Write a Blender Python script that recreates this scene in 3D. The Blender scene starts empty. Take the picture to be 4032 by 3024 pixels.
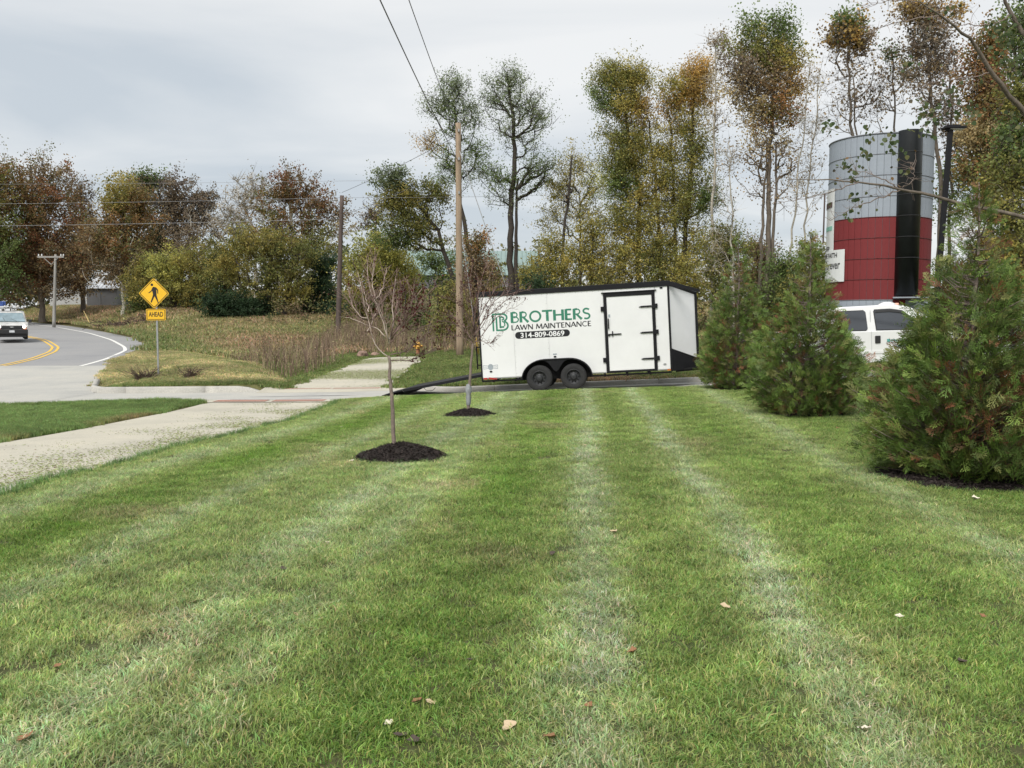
import bpy, math, random
import numpy as np
from mathutils import Vector, Matrix, Euler

random.seed(7)
RNG = np.random.default_rng(7)
rad = math.radians
SC = bpy.context.scene
COL = SC.collection

# ------------------------------------------------------------------ camera, sky, sun, exposure
F_PX, HOR = 3500.0, 1270.0
CAMZ = 1.6
PITCH = math.atan((1512 - HOR) / F_PX)
cam_d = bpy.data.cameras.new("camera")
cam_d.sensor_width = 36.0
cam_d.lens = F_PX / 4032 * 36.0
cam_d.clip_start = 0.1
cam_d.clip_end = 3000
cam = bpy.data.objects.new("camera", cam_d)
cam.location = (0, 0, CAMZ)
cam.rotation_euler = (rad(90) - PITCH, 0, 0)
COL.objects.link(cam)
SC.camera = cam

SUN_EL, SUN_AZ = rad(50), rad(202)      # azimuth clockwise from +Y: behind the camera, a little to the left
world = bpy.data.worlds.new("World")
SC.world = world
world.use_nodes = True
wn, wl = world.node_tree.nodes, world.node_tree.links
wn.clear()
w_out = wn.new("ShaderNodeOutputWorld")
w_bg = wn.new("ShaderNodeBackground")
w_bg.inputs["Strength"].default_value = 0.1
sky = wn.new("ShaderNodeTexSky")
sky.sky_type = 'NISHITA'
sky.sun_disc = False
sky.sun_elevation = SUN_EL
sky.sun_rotation = SUN_AZ
sky.air_density = 1.0
sky.dust_density = 2.0
tc = wn.new("ShaderNodeTexCoord")
sep = wn.new("ShaderNodeSeparateXYZ")
wl.new(tc.outputs["Generated"], sep.inputs[0])
zc = wn.new("ShaderNodeMath"); zc.operation = 'MAXIMUM'; zc.inputs[1].default_value = 0.0
wl.new(sep.outputs["Z"], zc.inputs[0])
za = wn.new("ShaderNodeMath"); za.operation = 'ADD'; za.inputs[1].default_value = 0.16
wl.new(zc.outputs[0], za.inputs[0])
dx = wn.new("ShaderNodeMath"); dx.operation = 'DIVIDE'
wl.new(sep.outputs["X"], dx.inputs[0]); wl.new(za.outputs[0], dx.inputs[1])
dy = wn.new("ShaderNodeMath"); dy.operation = 'DIVIDE'
wl.new(sep.outputs["Y"], dy.inputs[0]); wl.new(za.outputs[0], dy.inputs[1])
comb = wn.new("ShaderNodeCombineXYZ")
wl.new(dx.outputs[0], comb.inputs[0]); wl.new(dy.outputs[0], comb.inputs[1])
mp = wn.new("ShaderNodeMapping")
mp.inputs["Rotation"].default_value = (0, 0, rad(-14))
mp.inputs["Location"].default_value = (3.1, 1.2, 0)
mp.inputs["Scale"].default_value = (0.42, 1.0, 1)
wl.new(comb.outputs[0], mp.inputs[0])
n1 = wn.new("ShaderNodeTexNoise")
n1.inputs["Scale"].default_value = 0.75; n1.inputs["Detail"].default_value = 7
n1.inputs["Roughness"].default_value = 0.5; n1.inputs["Distortion"].default_value = 0.6
wl.new(mp.outputs[0], n1.inputs["Vector"])
cr = wn.new("ShaderNodeValToRGB")
cr.color_ramp.elements[0].position = 0.38; cr.color_ramp.elements[0].color = (2.62, 2.85, 3.06, 1)
cr.color_ramp.elements[1].position = 0.60; cr.color_ramp.elements[1].color = (4.0, 4.02, 3.98, 1)
wl.new(n1.outputs["Fac"], cr.inputs[0])
wm = wn.new("ShaderNodeMix"); wm.data_type = 'RGBA'
wm.inputs["Factor"].default_value = 0.93
wl.new(sky.outputs[0], wm.inputs["A"]); wl.new(cr.outputs[0], wm.inputs["B"])
wl.new(wm.outputs["Result"], w_bg.inputs["Color"])
wl.new(w_bg.outputs[0], w_out.inputs[0])

sun_d = bpy.data.lights.new("sun", 'SUN')
sun_d.energy = 1.5
sun_d.angle = rad(28)
sun_d.color = (1.0, 0.965, 0.91)
sun = bpy.data.objects.new("sun", sun_d)
sd = Vector((math.sin(SUN_AZ) * math.cos(SUN_EL), math.cos(SUN_AZ) * math.cos(SUN_EL), math.sin(SUN_EL)))
sun.rotation_euler = sd.to_track_quat('Z', 'Y').to_euler()
sun.location = (0, -20, 30)
COL.objects.link(sun)
SC.view_settings.view_transform = 'Standard'
SC.view_settings.look = 'None'
SC.view_settings.exposure = 1.17
SC.view_settings.gamma = 1.0
SC.view_settings.use_curve_mapping = False
SC.cycles.max_bounces = 6
SC.cycles.transparent_max_bounces = 6

# ------------------------------------------------------------------ pixel <-> place (measurements of the photograph)
CP, SP_ = math.cos(PITCH), math.sin(PITCH)
def P(px, py, D):
    u = (px - 2016) / F_PX; v = (1512 - py) / F_PX
    y = CP + v * SP_; z = -SP_ + v * CP
    s = D / y
    return Vector((u * s, D, CAMZ + z * s))
def PN(px, py, D):
    return np.array(P(px, py, D))

# ------------------------------------------------------------------ terrain
def sstep(a, b, x):
    t = np.clip((np.asarray(x, float) - a) / (b - a), 0, 1)
    return t * t * (3 - 2 * t)
def ze(x): return np.interp(x, [-30, -13, -8, -5, -3, 1.45, 5, 10, 20, 40], [-.60, -.52, -.45, -.44, -.33, -.125, -.005, .17, .42, .82])
def zd(x): return np.interp(x, [-30, -13, -8, -5, -3, 0, 10, 20, 40], [-.60, -.54, -.50, -.47, -.405, -.262, .205, .6, 1.2])
def zbase(x): return np.interp(x, [-30, -12.9, -12.0, -8, -7, -3.4, -2.9, 0, 10, 40], [-.60, -.57, -.40, -.31, -.46, -.42, -.37, -.26, .16, .9])
def zdr(x, y):
    return zd(x) - .13 * sstep(-3.5, -1.5, x) * np.clip((np.asarray(y) - edge_near(x)) / 3.6, 0, 1)
def edge_near(x): return 22.75 - .105 * np.clip(x, -6, 40)
def edge_far(x): return 26.4 - .08 * np.clip(x, -6, 40)
RE_Y = [20, 29.9, 37.9, 42.6, 48.3, 53.5, 61.8, 76, 94, 110, 200]
RE_X = [-15.5, -15.8, -17.3, -18.4, -19.7, -21.5, -25.5, -34.5, -46.5, -59.5, -130]
def road_right(y): return np.interp(y, RE_Y, RE_X)
RG_Y = [27, 34, 41, 49, 53, 60]; RG_X = [-7.6, -9.9, -13, -17.8, -21, -24.5]
def ridge_x(y): return np.interp(y, RG_Y, RG_X)
def ground(x, y):
    x = np.asarray(x, float); y = np.asarray(y, float)
    en, ef = edge_near(x), edge_far(x)
    near = ze(x) * sstep(5, 22, y) + 0.012 * np.sin(x * 1.3 + y * .6) * sstep(2, 6, y) * (1 - sstep(18, 21, y))
    drv = zdr(x, y)
    d = np.maximum(y - 26, 0)
    slope = .027 * np.minimum(d, 110) + .003 * np.maximum(d - 110, 0)
    rr = road_right(y)
    hill = sstep(0, 9, x - rr) * np.clip(.07 * (y - 60), 0, 3.6) * (1 - .75 * sstep(-8, 12, x)) * (1 - .5 * sstep(-36, -46, x))
    xc = (ridge_x(y) - 7.2) / 2
    hw = np.maximum((-7.2 - ridge_x(y)) / 2, .6)
    ditch = -.55 * np.exp(-((x - xc) / (hw * .75)) ** 2) * sstep(28.5, 33, y) * (1 - sstep(52, 64, y))
    mound = .22 * np.exp(-((x - ridge_x(y) + 2.2) / 1.7) ** 2) * sstep(28, 33, y) * (1 - sstep(44, 52, y))
    far = zbase(x) + slope + hill + ditch + mound
    z = np.where(y < en, near, np.where(y < ef, drv, far))
    return z
def gz(x, y): return float(ground(x, y))

# ------------------------------------------------------------------ mesh + object helpers
class MB:
    def __init__(self): self.v = []; self.f = []; self.c = []; self.n = 0; self.m = []
    def add(self, v, f, c=None, mi=0):
        v = np.asarray(v, float).reshape(-1, 3); f = np.asarray(f, int)
        self.v.append(v); self.f.append(f + self.n); self.n += len(v); self.m.append(np.full(len(f), mi))
        if c is None: c = (1, 1, 1)
        c = np.asarray(c, float)
        if c.ndim == 1: c = np.tile(c[:3], (len(v), 1))
        self.c.append(c)
    def mesh(self, name, mats, smooth=False, colors=True):
        V = np.concatenate(self.v); C = np.concatenate(self.c)
        me = bpy.data.meshes.new(name)
        me.vertices.add(len(V)); me.vertices.foreach_set("co", V.ravel())
        loops = np.concatenate([f.ravel() for f in self.f])
        sizes = np.concatenate([np.full(len(f), f.shape[1]) for f in self.f])
        me.loops.add(len(loops)); me.loops.foreach_set("vertex_index", loops.astype(np.int32))
        me.polygons.add(len(sizes))
        st = np.concatenate([[0], np.cumsum(sizes)[:-1]])
        me.polygons.foreach_set("loop_start", st.astype(np.int32))
        try: me.polygons.foreach_set("loop_total", sizes.astype(np.int32))
        except Exception: pass
        me.polygons.foreach_set("material_index", np.concatenate(self.m).astype(np.int32))
        me.polygons.foreach_set("use_smooth", np.full(len(sizes), smooth))
        if colors:
            a = me.color_attributes.new("col", 'FLOAT_COLOR', 'POINT')
            a.data.foreach_set("color", np.concatenate([C, np.ones((len(C), 1))], 1).ravel())
        me.update(calc_edges=True); me.validate()
        for m in (mats if isinstance(mats, (list, tuple)) else [mats]): me.materials.append(m)
        return me
    def box(self, c, s, rz=0, mi=0, col=None):
        c = np.array(c, float); h = np.array(s, float) / 2
        v = np.array([[a, b, d] for a in (-1, 1) for b in (-1, 1) for d in (-1, 1)]) * h
        if rz:
            cr_, sr = math.cos(rz), math.sin(rz)
            v = np.stack([v[:, 0] * cr_ - v[:, 1] * sr, v[:, 0] * sr + v[:, 1] * cr_, v[:, 2]], 1)
        f = [[0, 1, 3, 2], [4, 6, 7, 5], [0, 4, 5, 1], [2, 3, 7, 6], [0, 2, 6, 4], [1, 5, 7, 3]]
        self.add(v + c, f, col, mi)
    def tube(self, pts, rs, n=6, col=None, mi=0, cap=True):
        pts = np.asarray(pts, float); m = len(pts)
        rs = np.broadcast_to(np.asarray(rs, float), (m,))
        t = np.gradient(pts, axis=0); t /= np.linalg.norm(t, axis=1)[:, None] + 1e-9
        ref = np.array([0, 0, 1.0]) if abs(t[:, 2]).mean() < .8 else np.array([1.0, 0, 0])
        a = np.cross(t, ref); a /= np.linalg.norm(a, axis=1)[:, None] + 1e-9
        b = np.cross(t, a)
        th = np.arange(n) * 2 * math.pi / n
        V = pts[:, None, :] + rs[:, None, None] * (np.cos(th)[None, :, None] * a[:, None, :] + np.sin(th)[None, :, None] * b[:, None, :])
        i = np.arange(m - 1)[:, None] * n; j = np.arange(n)[None, :]; k = (j + 1) % n
        f = np.stack([i + j, i + k, i + n + k, i + n + j], -1).reshape(-1, 4)
        base = self.n
        self.add(V.reshape(-1, 3), f, col, mi)
        if cap and n > 2:
            cc = np.ones(3) if col is None else np.asarray(col, float)[:3] if np.asarray(col).ndim == 1 else np.ones(3)
            self.f.append(np.array([list(range(base, base + n))[::-1]])); self.m.append(np.array([mi]))
            self.f.append(np.array([list(range(base + (m - 1) * n, base + m * n))])); self.m.append(np.array([mi]))
    def prism(self, poly, d0, d1, plane='xz', mi=0, col=None):
        n = len(poly)
        def mk(p, d):
            if plane == 'xz': return (p[0], d, p[1])
            if plane == 'xy': return (p[0], p[1], d)
            return (d, p[0], p[1])
        base = self.n
        v = [mk(p, d0) for p in poly] + [mk(p, d1) for p in poly]
        f = [[i, (i + 1) % n, n + (i + 1) % n, n + i] for i in range(n)]
        self.add(v, f, col, mi)
        self.f.append(np.array([list(range(base, base + n))[::-1]])); self.m.append(np.array([mi]))
        self.f.append(np.array([list(range(base + n, base + 2 * n))])); self.m.append(np.array([mi]))
    def lathe(self, prof, n=24, c=(0, 0, 0), axis='z', mi=0, col=None):
        prof = np.asarray(prof, float); th = np.arange(n) * 2 * math.pi / n
        r, h = prof[:, 0][:, None], prof[:, 1][:, None] + 0 * th[None, :]
        X, Y = r * np.cos(th), r * np.sin(th)
        if axis == 'z': V = np.stack([X, Y, h], -1)
        elif axis == 'y': V = np.stack([X, h, Y], -1)
        else: V = np.stack([h, X, Y], -1)
        m = len(prof)
        i = np.arange(m - 1)[:, None] * n; j = np.arange(n)[None, :]; k = (j + 1) % n
        f = np.stack([i + j, i + k, i + n + k, i + n + j], -1).reshape(-1, 4)
        self.add(V.reshape(-1, 3) + np.array(c), f, col, mi)

def obj(name, me, parent=None, loc=None, rot=None):
    o = bpy.data.objects.new(name, me); COL.objects.link(o)
    if parent is not None: o.parent = parent
    if loc is not None: o.location = loc
    if rot is not None: o.rotation_euler = rot
    return o
def tag(o, label=None, cat=None, group=None, kind=None):
    if label: o["label"] = label
    if cat: o["category"] = cat
    if group: o["group"] = group
    if kind: o["kind"] = kind
    return o
def empty(name, loc, rot=(0, 0, 0)):
    o = bpy.data.objects.new(name, None); COL.objects.link(o)
    o.location = loc; o.rotation_euler = rot; o.empty_display_size = .3
    return o
def part(name, mb, m, parent, smooth=False, label=None):
    o = obj(name, mb.mesh(name, m, smooth), parent)
    if label: o["label"] = label
    return o
def bevel(o, w=.01, seg=2):
    b = o.modifiers.new("bevel", 'BEVEL'); b.width = w; b.segments = seg; b.limit_method = 'ANGLE'; b.angle_limit = rad(35)
    return o
def fix_normals(me):
    import bmesh
    bm = bmesh.new(); bm.from_mesh(me); bmesh.ops.recalc_face_normals(bm, faces=bm.faces); bm.to_mesh(me); bm.free()

# ------------------------------------------------------------------ materials
def mat(name, col, rough=.7, metal=0, var=.12, vscale=4, bump=0, bscale=40, col2=None, spec=.5, emit=None, coat=0, stretch=None):
    m = bpy.data.materials.new(name); m.use_nodes = True
    nt = m.node_tree; N, L = nt.nodes, nt.links
    b = N["Principled BSDF"]
    b.inputs["Roughness"].default_value = rough; b.inputs["Metallic"].default_value = metal
    b.inputs["Specular IOR Level"].default_value = spec
    if coat: b.inputs["Coat Weight"].default_value = coat; b.inputs["Coat Roughness"].default_value = .08
    tcn = N.new("ShaderNodeTexCoord"); vec = tcn.outputs["Object"]
    if stretch:
        mpn = N.new("ShaderNodeMapping"); mpn.inputs["Scale"].default_value = stretch
        L.new(vec, mpn.inputs[0]); vec = mpn.outputs[0]
    c = np.array(col[:3], float)
    if var or col2 is not None:
        nz = N.new("ShaderNodeTexNoise"); nz.inputs["Scale"].default_value = vscale; nz.inputs["Detail"].default_value = 6
        nz.inputs["Roughness"].default_value = .62
        L.new(vec, nz.inputs["Vector"])
        r = N.new("ShaderNodeValToRGB"); e = r.color_ramp.elements
        e[0].position = .32; e[1].position = .68
        lo = c * (1 - var); hi = np.clip(c * (1 + var), 0, 1) if col2 is None else np.array(col2[:3])
        e[0].color = (*lo, 1); e[1].color = (*hi, 1)
        L.new(nz.outputs["Fac"], r.inputs[0]); L.new(r.outputs[0], b.inputs["Base Color"])
    else: b.inputs["Base Color"].default_value = (*c, 1)
    if bump:
        nb = N.new("ShaderNodeTexNoise"); nb.inputs["Scale"].default_value = bscale; nb.inputs["Detail"].default_value = 5
        L.new(vec, nb.inputs["Vector"])
        bp = N.new("ShaderNodeBump"); bp.inputs["Strength"].default_value = bump; bp.inputs["Distance"].default_value = .02
        L.new(nb.outputs["Fac"], bp.inputs["Height"]); L.new(bp.outputs[0], b.inputs["Normal"])
    if emit:
        b.inputs["Emission Color"].default_value = (*emit[:3], 1); b.inputs["Emission Strength"].default_value = emit[3]
    return m

def mat_leaf(name, trans=.35, rough=.6, inst=False):
    m = bpy.data.materials.new(name); m.use_nodes = True
    N, L = m.node_tree.nodes, m.node_tree.links; N.clear()
    out = N.new("ShaderNodeOutputMaterial")
    at = N.new("ShaderNodeAttribute"); at.attribute_name = "col"
    col = at.outputs["Color"]
    if inst:
        ai = N.new("ShaderNodeAttribute"); ai.attribute_type = 'INSTANCER'; ai.attribute_name = "tone"
        geo = N.new("ShaderNodeNewGeometry")
        nz = N.new("ShaderNodeTexNoise"); nz.inputs["Scale"].default_value = 3.2; nz.inputs["Detail"].default_value = 5
        L.new(geo.outputs["Position"], nz.inputs["Vector"])
        mr = N.new("ShaderNodeMapRange"); mr.inputs["From Min"].default_value = .3; mr.inputs["From Max"].default_value = .7
        mr.inputs["To Min"].default_value = .74; mr.inputs["To Max"].default_value = 1.26
        L.new(nz.outputs["Fac"], mr.inputs["Value"])
        m1 = N.new("ShaderNodeMix"); m1.data_type = 'RGBA'; m1.blend_type = 'MULTIPLY'; m1.inputs["Factor"].default_value = 1
        L.new(col, m1.inputs["A"]); L.new(ai.outputs["Color"], m1.inputs["B"])
        m2 = N.new("ShaderNodeVectorMath"); m2.operation = 'SCALE'
        L.new(m1.outputs["Result"], m2.inputs[0]); L.new(mr.outputs[0], m2.inputs["Scale"])
        col = m2.outputs[0]
    d = N.new("ShaderNodeBsdfPrincipled"); d.inputs["Roughness"].default_value = rough
    d.inputs["Specular IOR Level"].default_value = .3
    t = N.new("ShaderNodeBsdfTranslucent"); mx = N.new("ShaderNodeMixShader"); mx.inputs[0].default_value = trans
    L.new(col, d.inputs["Base Color"]); L.new(col, t.inputs["Color"])
    L.new(d.outputs[0], mx.inputs[1]); L.new(t.outputs[0], mx.inputs[2]); L.new(mx.outputs[0], out.inputs[0])
    return m

def mat_ground(name, cols, scale=.35, fine=30, bump=.4, rough=.95):
    m = bpy.data.materials.new(name); m.use_nodes = True
    N, L = m.node_tree.nodes, m.node_tree.links
    b = N["Principled BSDF"]; b.inputs["Roughness"].default_value = rough; b.inputs["Specular IOR Level"].default_value = .2
    g = N.new("ShaderNodeNewGeometry")
    n_a = N.new("ShaderNodeTexNoise"); n_a.inputs["Scale"].default_value = scale; n_a.inputs["Detail"].default_value = 9; n_a.inputs["Roughness"].default_value = .66
    L.new(g.outputs["Position"], n_a.inputs["Vector"])
    r = N.new("ShaderNodeValToRGB"); e = r.color_ramp.elements
    e[0].position = .3; e[0].color = (*cols[0], 1); e[1].position = .7; e[1].color = (*cols[-1], 1)
    for i, c in enumerate(cols[1:-1]):
        q = e.new(.3 + .4 * (i + 1) / (len(cols) - 1)); q.color = (*c, 1)
    L.new(n_a.outputs["Fac"], r.inputs[0])
    n_b = N.new("ShaderNodeTexNoise"); n_b.inputs["Scale"].default_value = fine; n_b.inputs["Detail"].default_value = 4
    L.new(g.outputs["Position"], n_b.inputs["Vector"])
    mr = N.new("ShaderNodeMapRange"); mr.inputs["From Min"].default_value = .3; mr.inputs["From Max"].default_value = .7
    mr.inputs["To Min"].default_value = .82; mr.inputs["To Max"].default_value = 1.16
    L.new(n_b.outputs["Fac"], mr.inputs["Value"])
    s = N.new("ShaderNodeVectorMath"); s.operation = 'SCALE'
    L.new(r.outputs[0], s.inputs[0]); L.new(mr.outputs[0], s.inputs["Scale"]); L.new(s.outputs[0], b.inputs["Base Color"])
    bp = N.new("ShaderNodeBump"); bp.inputs["Strength"].default_value = bump; bp.inputs["Distance"].default_value = .01
    L.new(n_b.outputs["Fac"], bp.inputs["Height"]); L.new(bp.outputs[0], b.inputs["Normal"])
    return m

M_LEAF = mat_leaf("leaf", .45)
M_GRASS = mat_leaf("grass_blade", .48, .42, True)
M_NEEDLE = mat_leaf("conifer_spray", .15, .6)
M_STALK = mat_leaf("dry_stalk", .15, .8)
M_BARK = mat("bark_grey_brown", (.14, .115, .09), .9, var=.35, vscale=9, bump=.6, bscale=30, stretch=(1, 1, .3))
M_BARKD = mat("bark_dark", (.045, .036, .028), .9, var=.35, vscale=9, bump=.6)
M_BARKW = mat("bark_pale", (.38, .35, .29), .85, var=.4, vscale=3, bump=.3)
M_BARKY = mat("bark_young", (.20, .155, .13), .8, var=.3, vscale=20, bump=.4)
M_SOIL = mat_ground("field_soil", [(.10, .095, .04), (.15, .13, .06), (.12, .12, .045), (.19, .15, .075)], .25, 14, .5)
M_SOIL_LAWN = mat_ground("lawn_soil", [(.055, .07, .025), (.09, .085, .04)], .9, 40, .6)
M_CONC = mat_ground("path_concrete", [(.40, .375, .31), (.48, .45, .37), (.53, .49, .395)], .8, 60, .25, .85)
M_CONC2 = mat_ground("drive_concrete", [(.36, .355, .335), (.43, .42, .385), (.47, .45, .40)], .5, 50, .25, .85)
M_KERB = mat_ground("kerb_concrete", [(.36, .35, .32), (.50, .48, .43)], 1.5, 40, .4, .9)
M_ASPH = mat_ground("road_asphalt", [(.25, .25, .255), (.29, .288, .288), (.31, .305, .30)], .22, 70, .3, .85)
M_LINEW = mat("road_paint_white", (.72, .71, .67), .7, var=.12, vscale=8)
M_LINEY = mat("road_paint_yellow", (.72, .46, .075), .7, var=.15, vscale=6)
M_PAD = mat("warning_pad_brick", (.36, .20, .155), .85, var=.2, vscale=30)
M_MULCH = mat("mulch_black", (.022, .018, .015), .95, var=.6, vscale=25, bump=1, bscale=50)

# ------------------------------------------------------------------ setting: ground sheets
def in_ribbon(x, y):
    """how far inside the paved areas a point is (>0 inside)"""
    x = np.asarray(x, float); y = np.asarray(y, float)
    rr = road_right(y)
    road = np.minimum(rr - x, x - (rr - 11.5)) * (y > 22)
    drv = np.minimum(y - edge_near(x), edge_far(x) - y)
    path_near = np.where(y < 23.5, np.minimum(x + 7.85, -4.45 - .05 * np.clip(18 - y, 0, 10) - x), -9)
    path_far = np.where((y > 25) & (y < 42), np.minimum(x + 7.0, -3.7 - x), -9)
    apron = np.where((y > 21) & (y < 38), np.minimum(np.interp(y, [21, 26.7, 29, 32, 35, 38], [-12.5, -12.5, -13.7, -14.8, -16, -17]) - x, x + 30), -9)
    return np.maximum.reduce([road, drv, path_near, path_far, apron])

def sheet(name, xs, ys, m, dz=0.0, sink=True, mask=None, zf=ground):
    X, Y = np.meshgrid(xs, ys); Z = zf(X, Y) + dz
    if sink:
        k = in_ribbon(X, Y); Z = Z - .22 * sstep(.0, .3, k)
    nx, ny = len(xs), len(ys)
    i = np.arange(ny - 1)[:, None] * nx + np.arange(nx - 1)[None, :]
    f = np.stack([i, i + 1, i + nx + 1, i + nx], -1).reshape(-1, 4)
    if mask is not None:
        cx = (X[:-1, :-1] + X[1:, 1:]) / 2; cy = (Y[:-1, :-1] + Y[1:, 1:]) / 2
        f = f[mask(cx, cy).ravel()]
    mb = MB(); mb.add(np.stack([X, Y, Z], -1).reshape(-1, 3), f)
    o = obj(name, mb.mesh(name, m, True, False)); o["kind"] = "structure"
    return o
xs = np.concatenate([np.linspace(-500, -75, 18), np.arange(-70, 30, .5), np.linspace(32, 500, 22)])
ys = np.concatenate([np.linspace(-120, -5, 6), np.arange(0, 20, .5), np.arange(20, 46, .25), np.arange(46, 130, .9), np.linspace(132, 1500, 20)])
sheet("ground", xs, ys, M_SOIL)

def strip(name, left, right, m, dz, n=None, zf=ground):
    """paved strip between two plan polylines of equal length"""
    left = np.array(left, float); right = np.array(right, float)
    k = 9
    V = []
    for a, b in zip(left, right):
        for t in np.linspace(0, 1, k):
            p = a * (1 - t) + b * t; V.append((p[0], p[1], float(zf(*p)) + dz))
    m_ = len(left)
    i = np.arange(m_ - 1)[:, None] * k + np.arange(k - 1)[None, :]
    f = np.stack([i, i + 1, i + k + 1, i + k], -1).reshape(-1, 4)
    mb = MB(); mb.add(V, f); me = mb.mesh(name, m, True, False)
    fix_normals(me)
    o = obj(name, me); o["kind"] = "structure"; return o

def road_z(x, y):      # the road keeps its own even fall
    return -.45 + .03 * (np.asarray(y, float) - 26) + 0 * np.asarray(x)
yy = np.concatenate([np.arange(24, 60, 1.0), np.arange(60, 130, 2.0)])
def smooth(vals, k=5):
    v = np.pad(vals, (k, k), 'edge'); return np.convolve(v, np.ones(2 * k + 1) / (2 * k + 1), 'valid')
rrx = smooth(road_right(yy), 3)
_g = ground
def ground(x, y):      # blend the ground into the road's fall under and beside it
    z = _g(x, y)
    rr = road_right(y)
    w = sstep(3.5, 0, np.asarray(x) - rr) * sstep(27, 33, y) * (1 - sstep(120, 130, y))
    return z * (1 - w) + road_z(x, y) * w
bpy.data.objects.remove(bpy.data.objects["ground"])
sheet("ground", xs, ys, M_SOIL)
road = strip("road", np.stack([rrx - 11.5, yy], 1), np.stack([rrx, yy], 1), M_ASPH, 0.0)
# near road continues beside the apron out of frame
strip("road_apron", [(-30, 21.5), (-30, 24), (-30, 26.5), (-30, 29), (-30, 32), (-30, 35), (-22, 38)],
      [(-12.6, 21.5), (-12.6, 24), (-12.6, 26.7), (-13.7, 29), (-14.8, 32), (-16.0, 35), (-17.0, 38)], M_CONC2, .014)
xd = np.arange(-16, 45, .5)
strip("driveway", np.stack([xd, edge_near(xd) - .05], 1), np.stack([xd, edge_far(xd) - .05], 1), M_CONC2, .010,
      zf=lambda x, y: float(zdr(x, y)))
ypn = np.arange(3, 23.4, .6)
def path_r(y): return -4.45 - .05 * np.clip(18 - y, 0, 10) + .03 * np.sin(y * 1.9)
strip("near_path", np.stack([-7.8 + 0 * ypn, ypn], 1), np.stack([path_r(ypn), ypn], 1), M_CONC, .004)
strip("near_path_ramp", [(-8.6, 22.6), (-8.9, 23.5)], [(-4.0, 22.6), (-3.2, 23.15)], M_CONC, .016, zf=lambda x, y: max(float(zd(x)), gz(x, min(y, 22.9))))
ypf = np.arange(26.3, 42.1, .6)
strip("far_path", np.stack([np.interp(ypf, [26.3, 28, 30, 42], [-7.6, -7.25, -7.1, -7.0]), ypf], 1),
      np.stack([np.interp(ypf, [26.3, 27.5, 30, 38, 42], [-3.0, -3.5, -3.9, -3.9, -4.4]), ypf], 1), M_CONC, .012)

def line_strip(name, pts, w, m, dz):
    pts = np.array(pts, float)
    t = np.linspace(0, 1, len(pts)); tt = np.linspace(0, 1, 70)
    q = np.stack([np.interp(tt, t, pts[:, 0]), np.interp(tt, t, pts[:, 1])], 1)
    for _ in range(3):
        q[1:-1] = (q[:-2] + 2 * q[1:-1] + q[2:]) / 4
    d = np.gradient(q, axis=0); d /= np.linalg.norm(d, axis=1)[:, None]
    nrm = np.stack([-d[:, 1], d[:, 0]], 1)
    return strip(name, q - nrm * w / 2, q + nrm * w / 2, m, dz)
white_pts = [(-66, 113), (-54, 100), (-46.6, 90.9), (-35.8, 75.2), (-28.2, 62.6), (-23.3, 53.5), (-21.0, 48.3), (-19.4, 42.6), (-18.5, 38.5), (-18.3, 36.4)]
yel_pts = [(-60, 99), (-50, 86), (-37.9, 69.4), (-32.3, 61.9), (-27.0, 53), (-24.8, 48.3), (-22.9, 43), (-21.9, 39), (-21.6, 36.4), (-21.5, 33)]
line_strip("white_edge_line", white_pts, .2, M_LINEW, .012)
for off in (0, .3):
    line_strip("yellow_centre_line", [(a - off, b - off * .3) for a, b in yel_pts], .14, M_LINEY, .012)

# kerb stones
def kerb_run(pts, label_parent, seg=2.4):
    root = empty(label_parent, (0, 0, 0)); root["kind"] = "structure"
    pts = np.array(pts, float)
    L_ = np.concatenate([[0], np.cumsum(np.linalg.norm(np.diff(pts, axis=0), axis=1))])
    s = 0
    while s < L_[-1] - .2:
        e = min(s + seg, L_[-1]); n = 7
        ss = np.linspace(s + .006, e - .006, n)
        X = np.interp(ss, L_, pts[:, 0]); Y = np.interp(ss, L_, pts[:, 1])
        d = np.stack([np.gradient(X), np.gradient(Y)], 1); d /= np.linalg.norm(d, axis=1)[:, None]
        nr = np.stack([-d[:, 1], d[:, 0]], 1)
        V = []
        for i in range(n):
            hgt = (.19 if KERB_TAPER else .15) * float(sstep(0, .9, min(ss[i] - 0, L_[-1] - ss[i]) if KERB_TAPER else 5))
            zb = float(zdr(X[i], Y[i]))
            if KERB_TAPER and Y[i] > 26.65: zb = max(zb, float(ground(X[i] - .5, Y[i])) - .01)
            for off, h in ((0, -.1), (.02, hgt * .85), (.05, hgt), (.17, hgt + .004), (.17, -.1)):
                V.append((X[i] + nr[i, 0] * off, Y[i] + nr[i, 1] * off, zb + max(h, -.1)))
        i = np.arange(n - 1)[:, None] * 5 + np.arange(4)[None, :]
        f = np.stack([i, i + 1, i + 6, i + 5], -1).reshape(-1, 4)
        mb = MB(); mb.add(V, f); mb.f.append(np.array([[0, 1, 2, 3, 4]])); mb.m.append(np.array([0]))
        mb.f.append(np.array([[(n - 1) * 5 + q for q in range(5)]])); mb.m.append(np.array([0]))
        me = mb.mesh("kerb_stone", M_KERB, True, False); fix_normals(me)
        obj("kerb_stone", me, root)
        s = e
KERB_TAPER = True
kerb_run([(-14.2, 30.2), (-13.5, 28.5), (-13.0, 27.3), (-12.4, 26.66), (-11.4, 26.6), (-8.9, 26.60), (-7.3, 26.60)], "left_kerb")
KERB_TAPER = False
kerb_run([(x, edge_far(x) - .24) for x in np.arange(-2.9, 30, 1.0)], "far_kerb")

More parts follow.
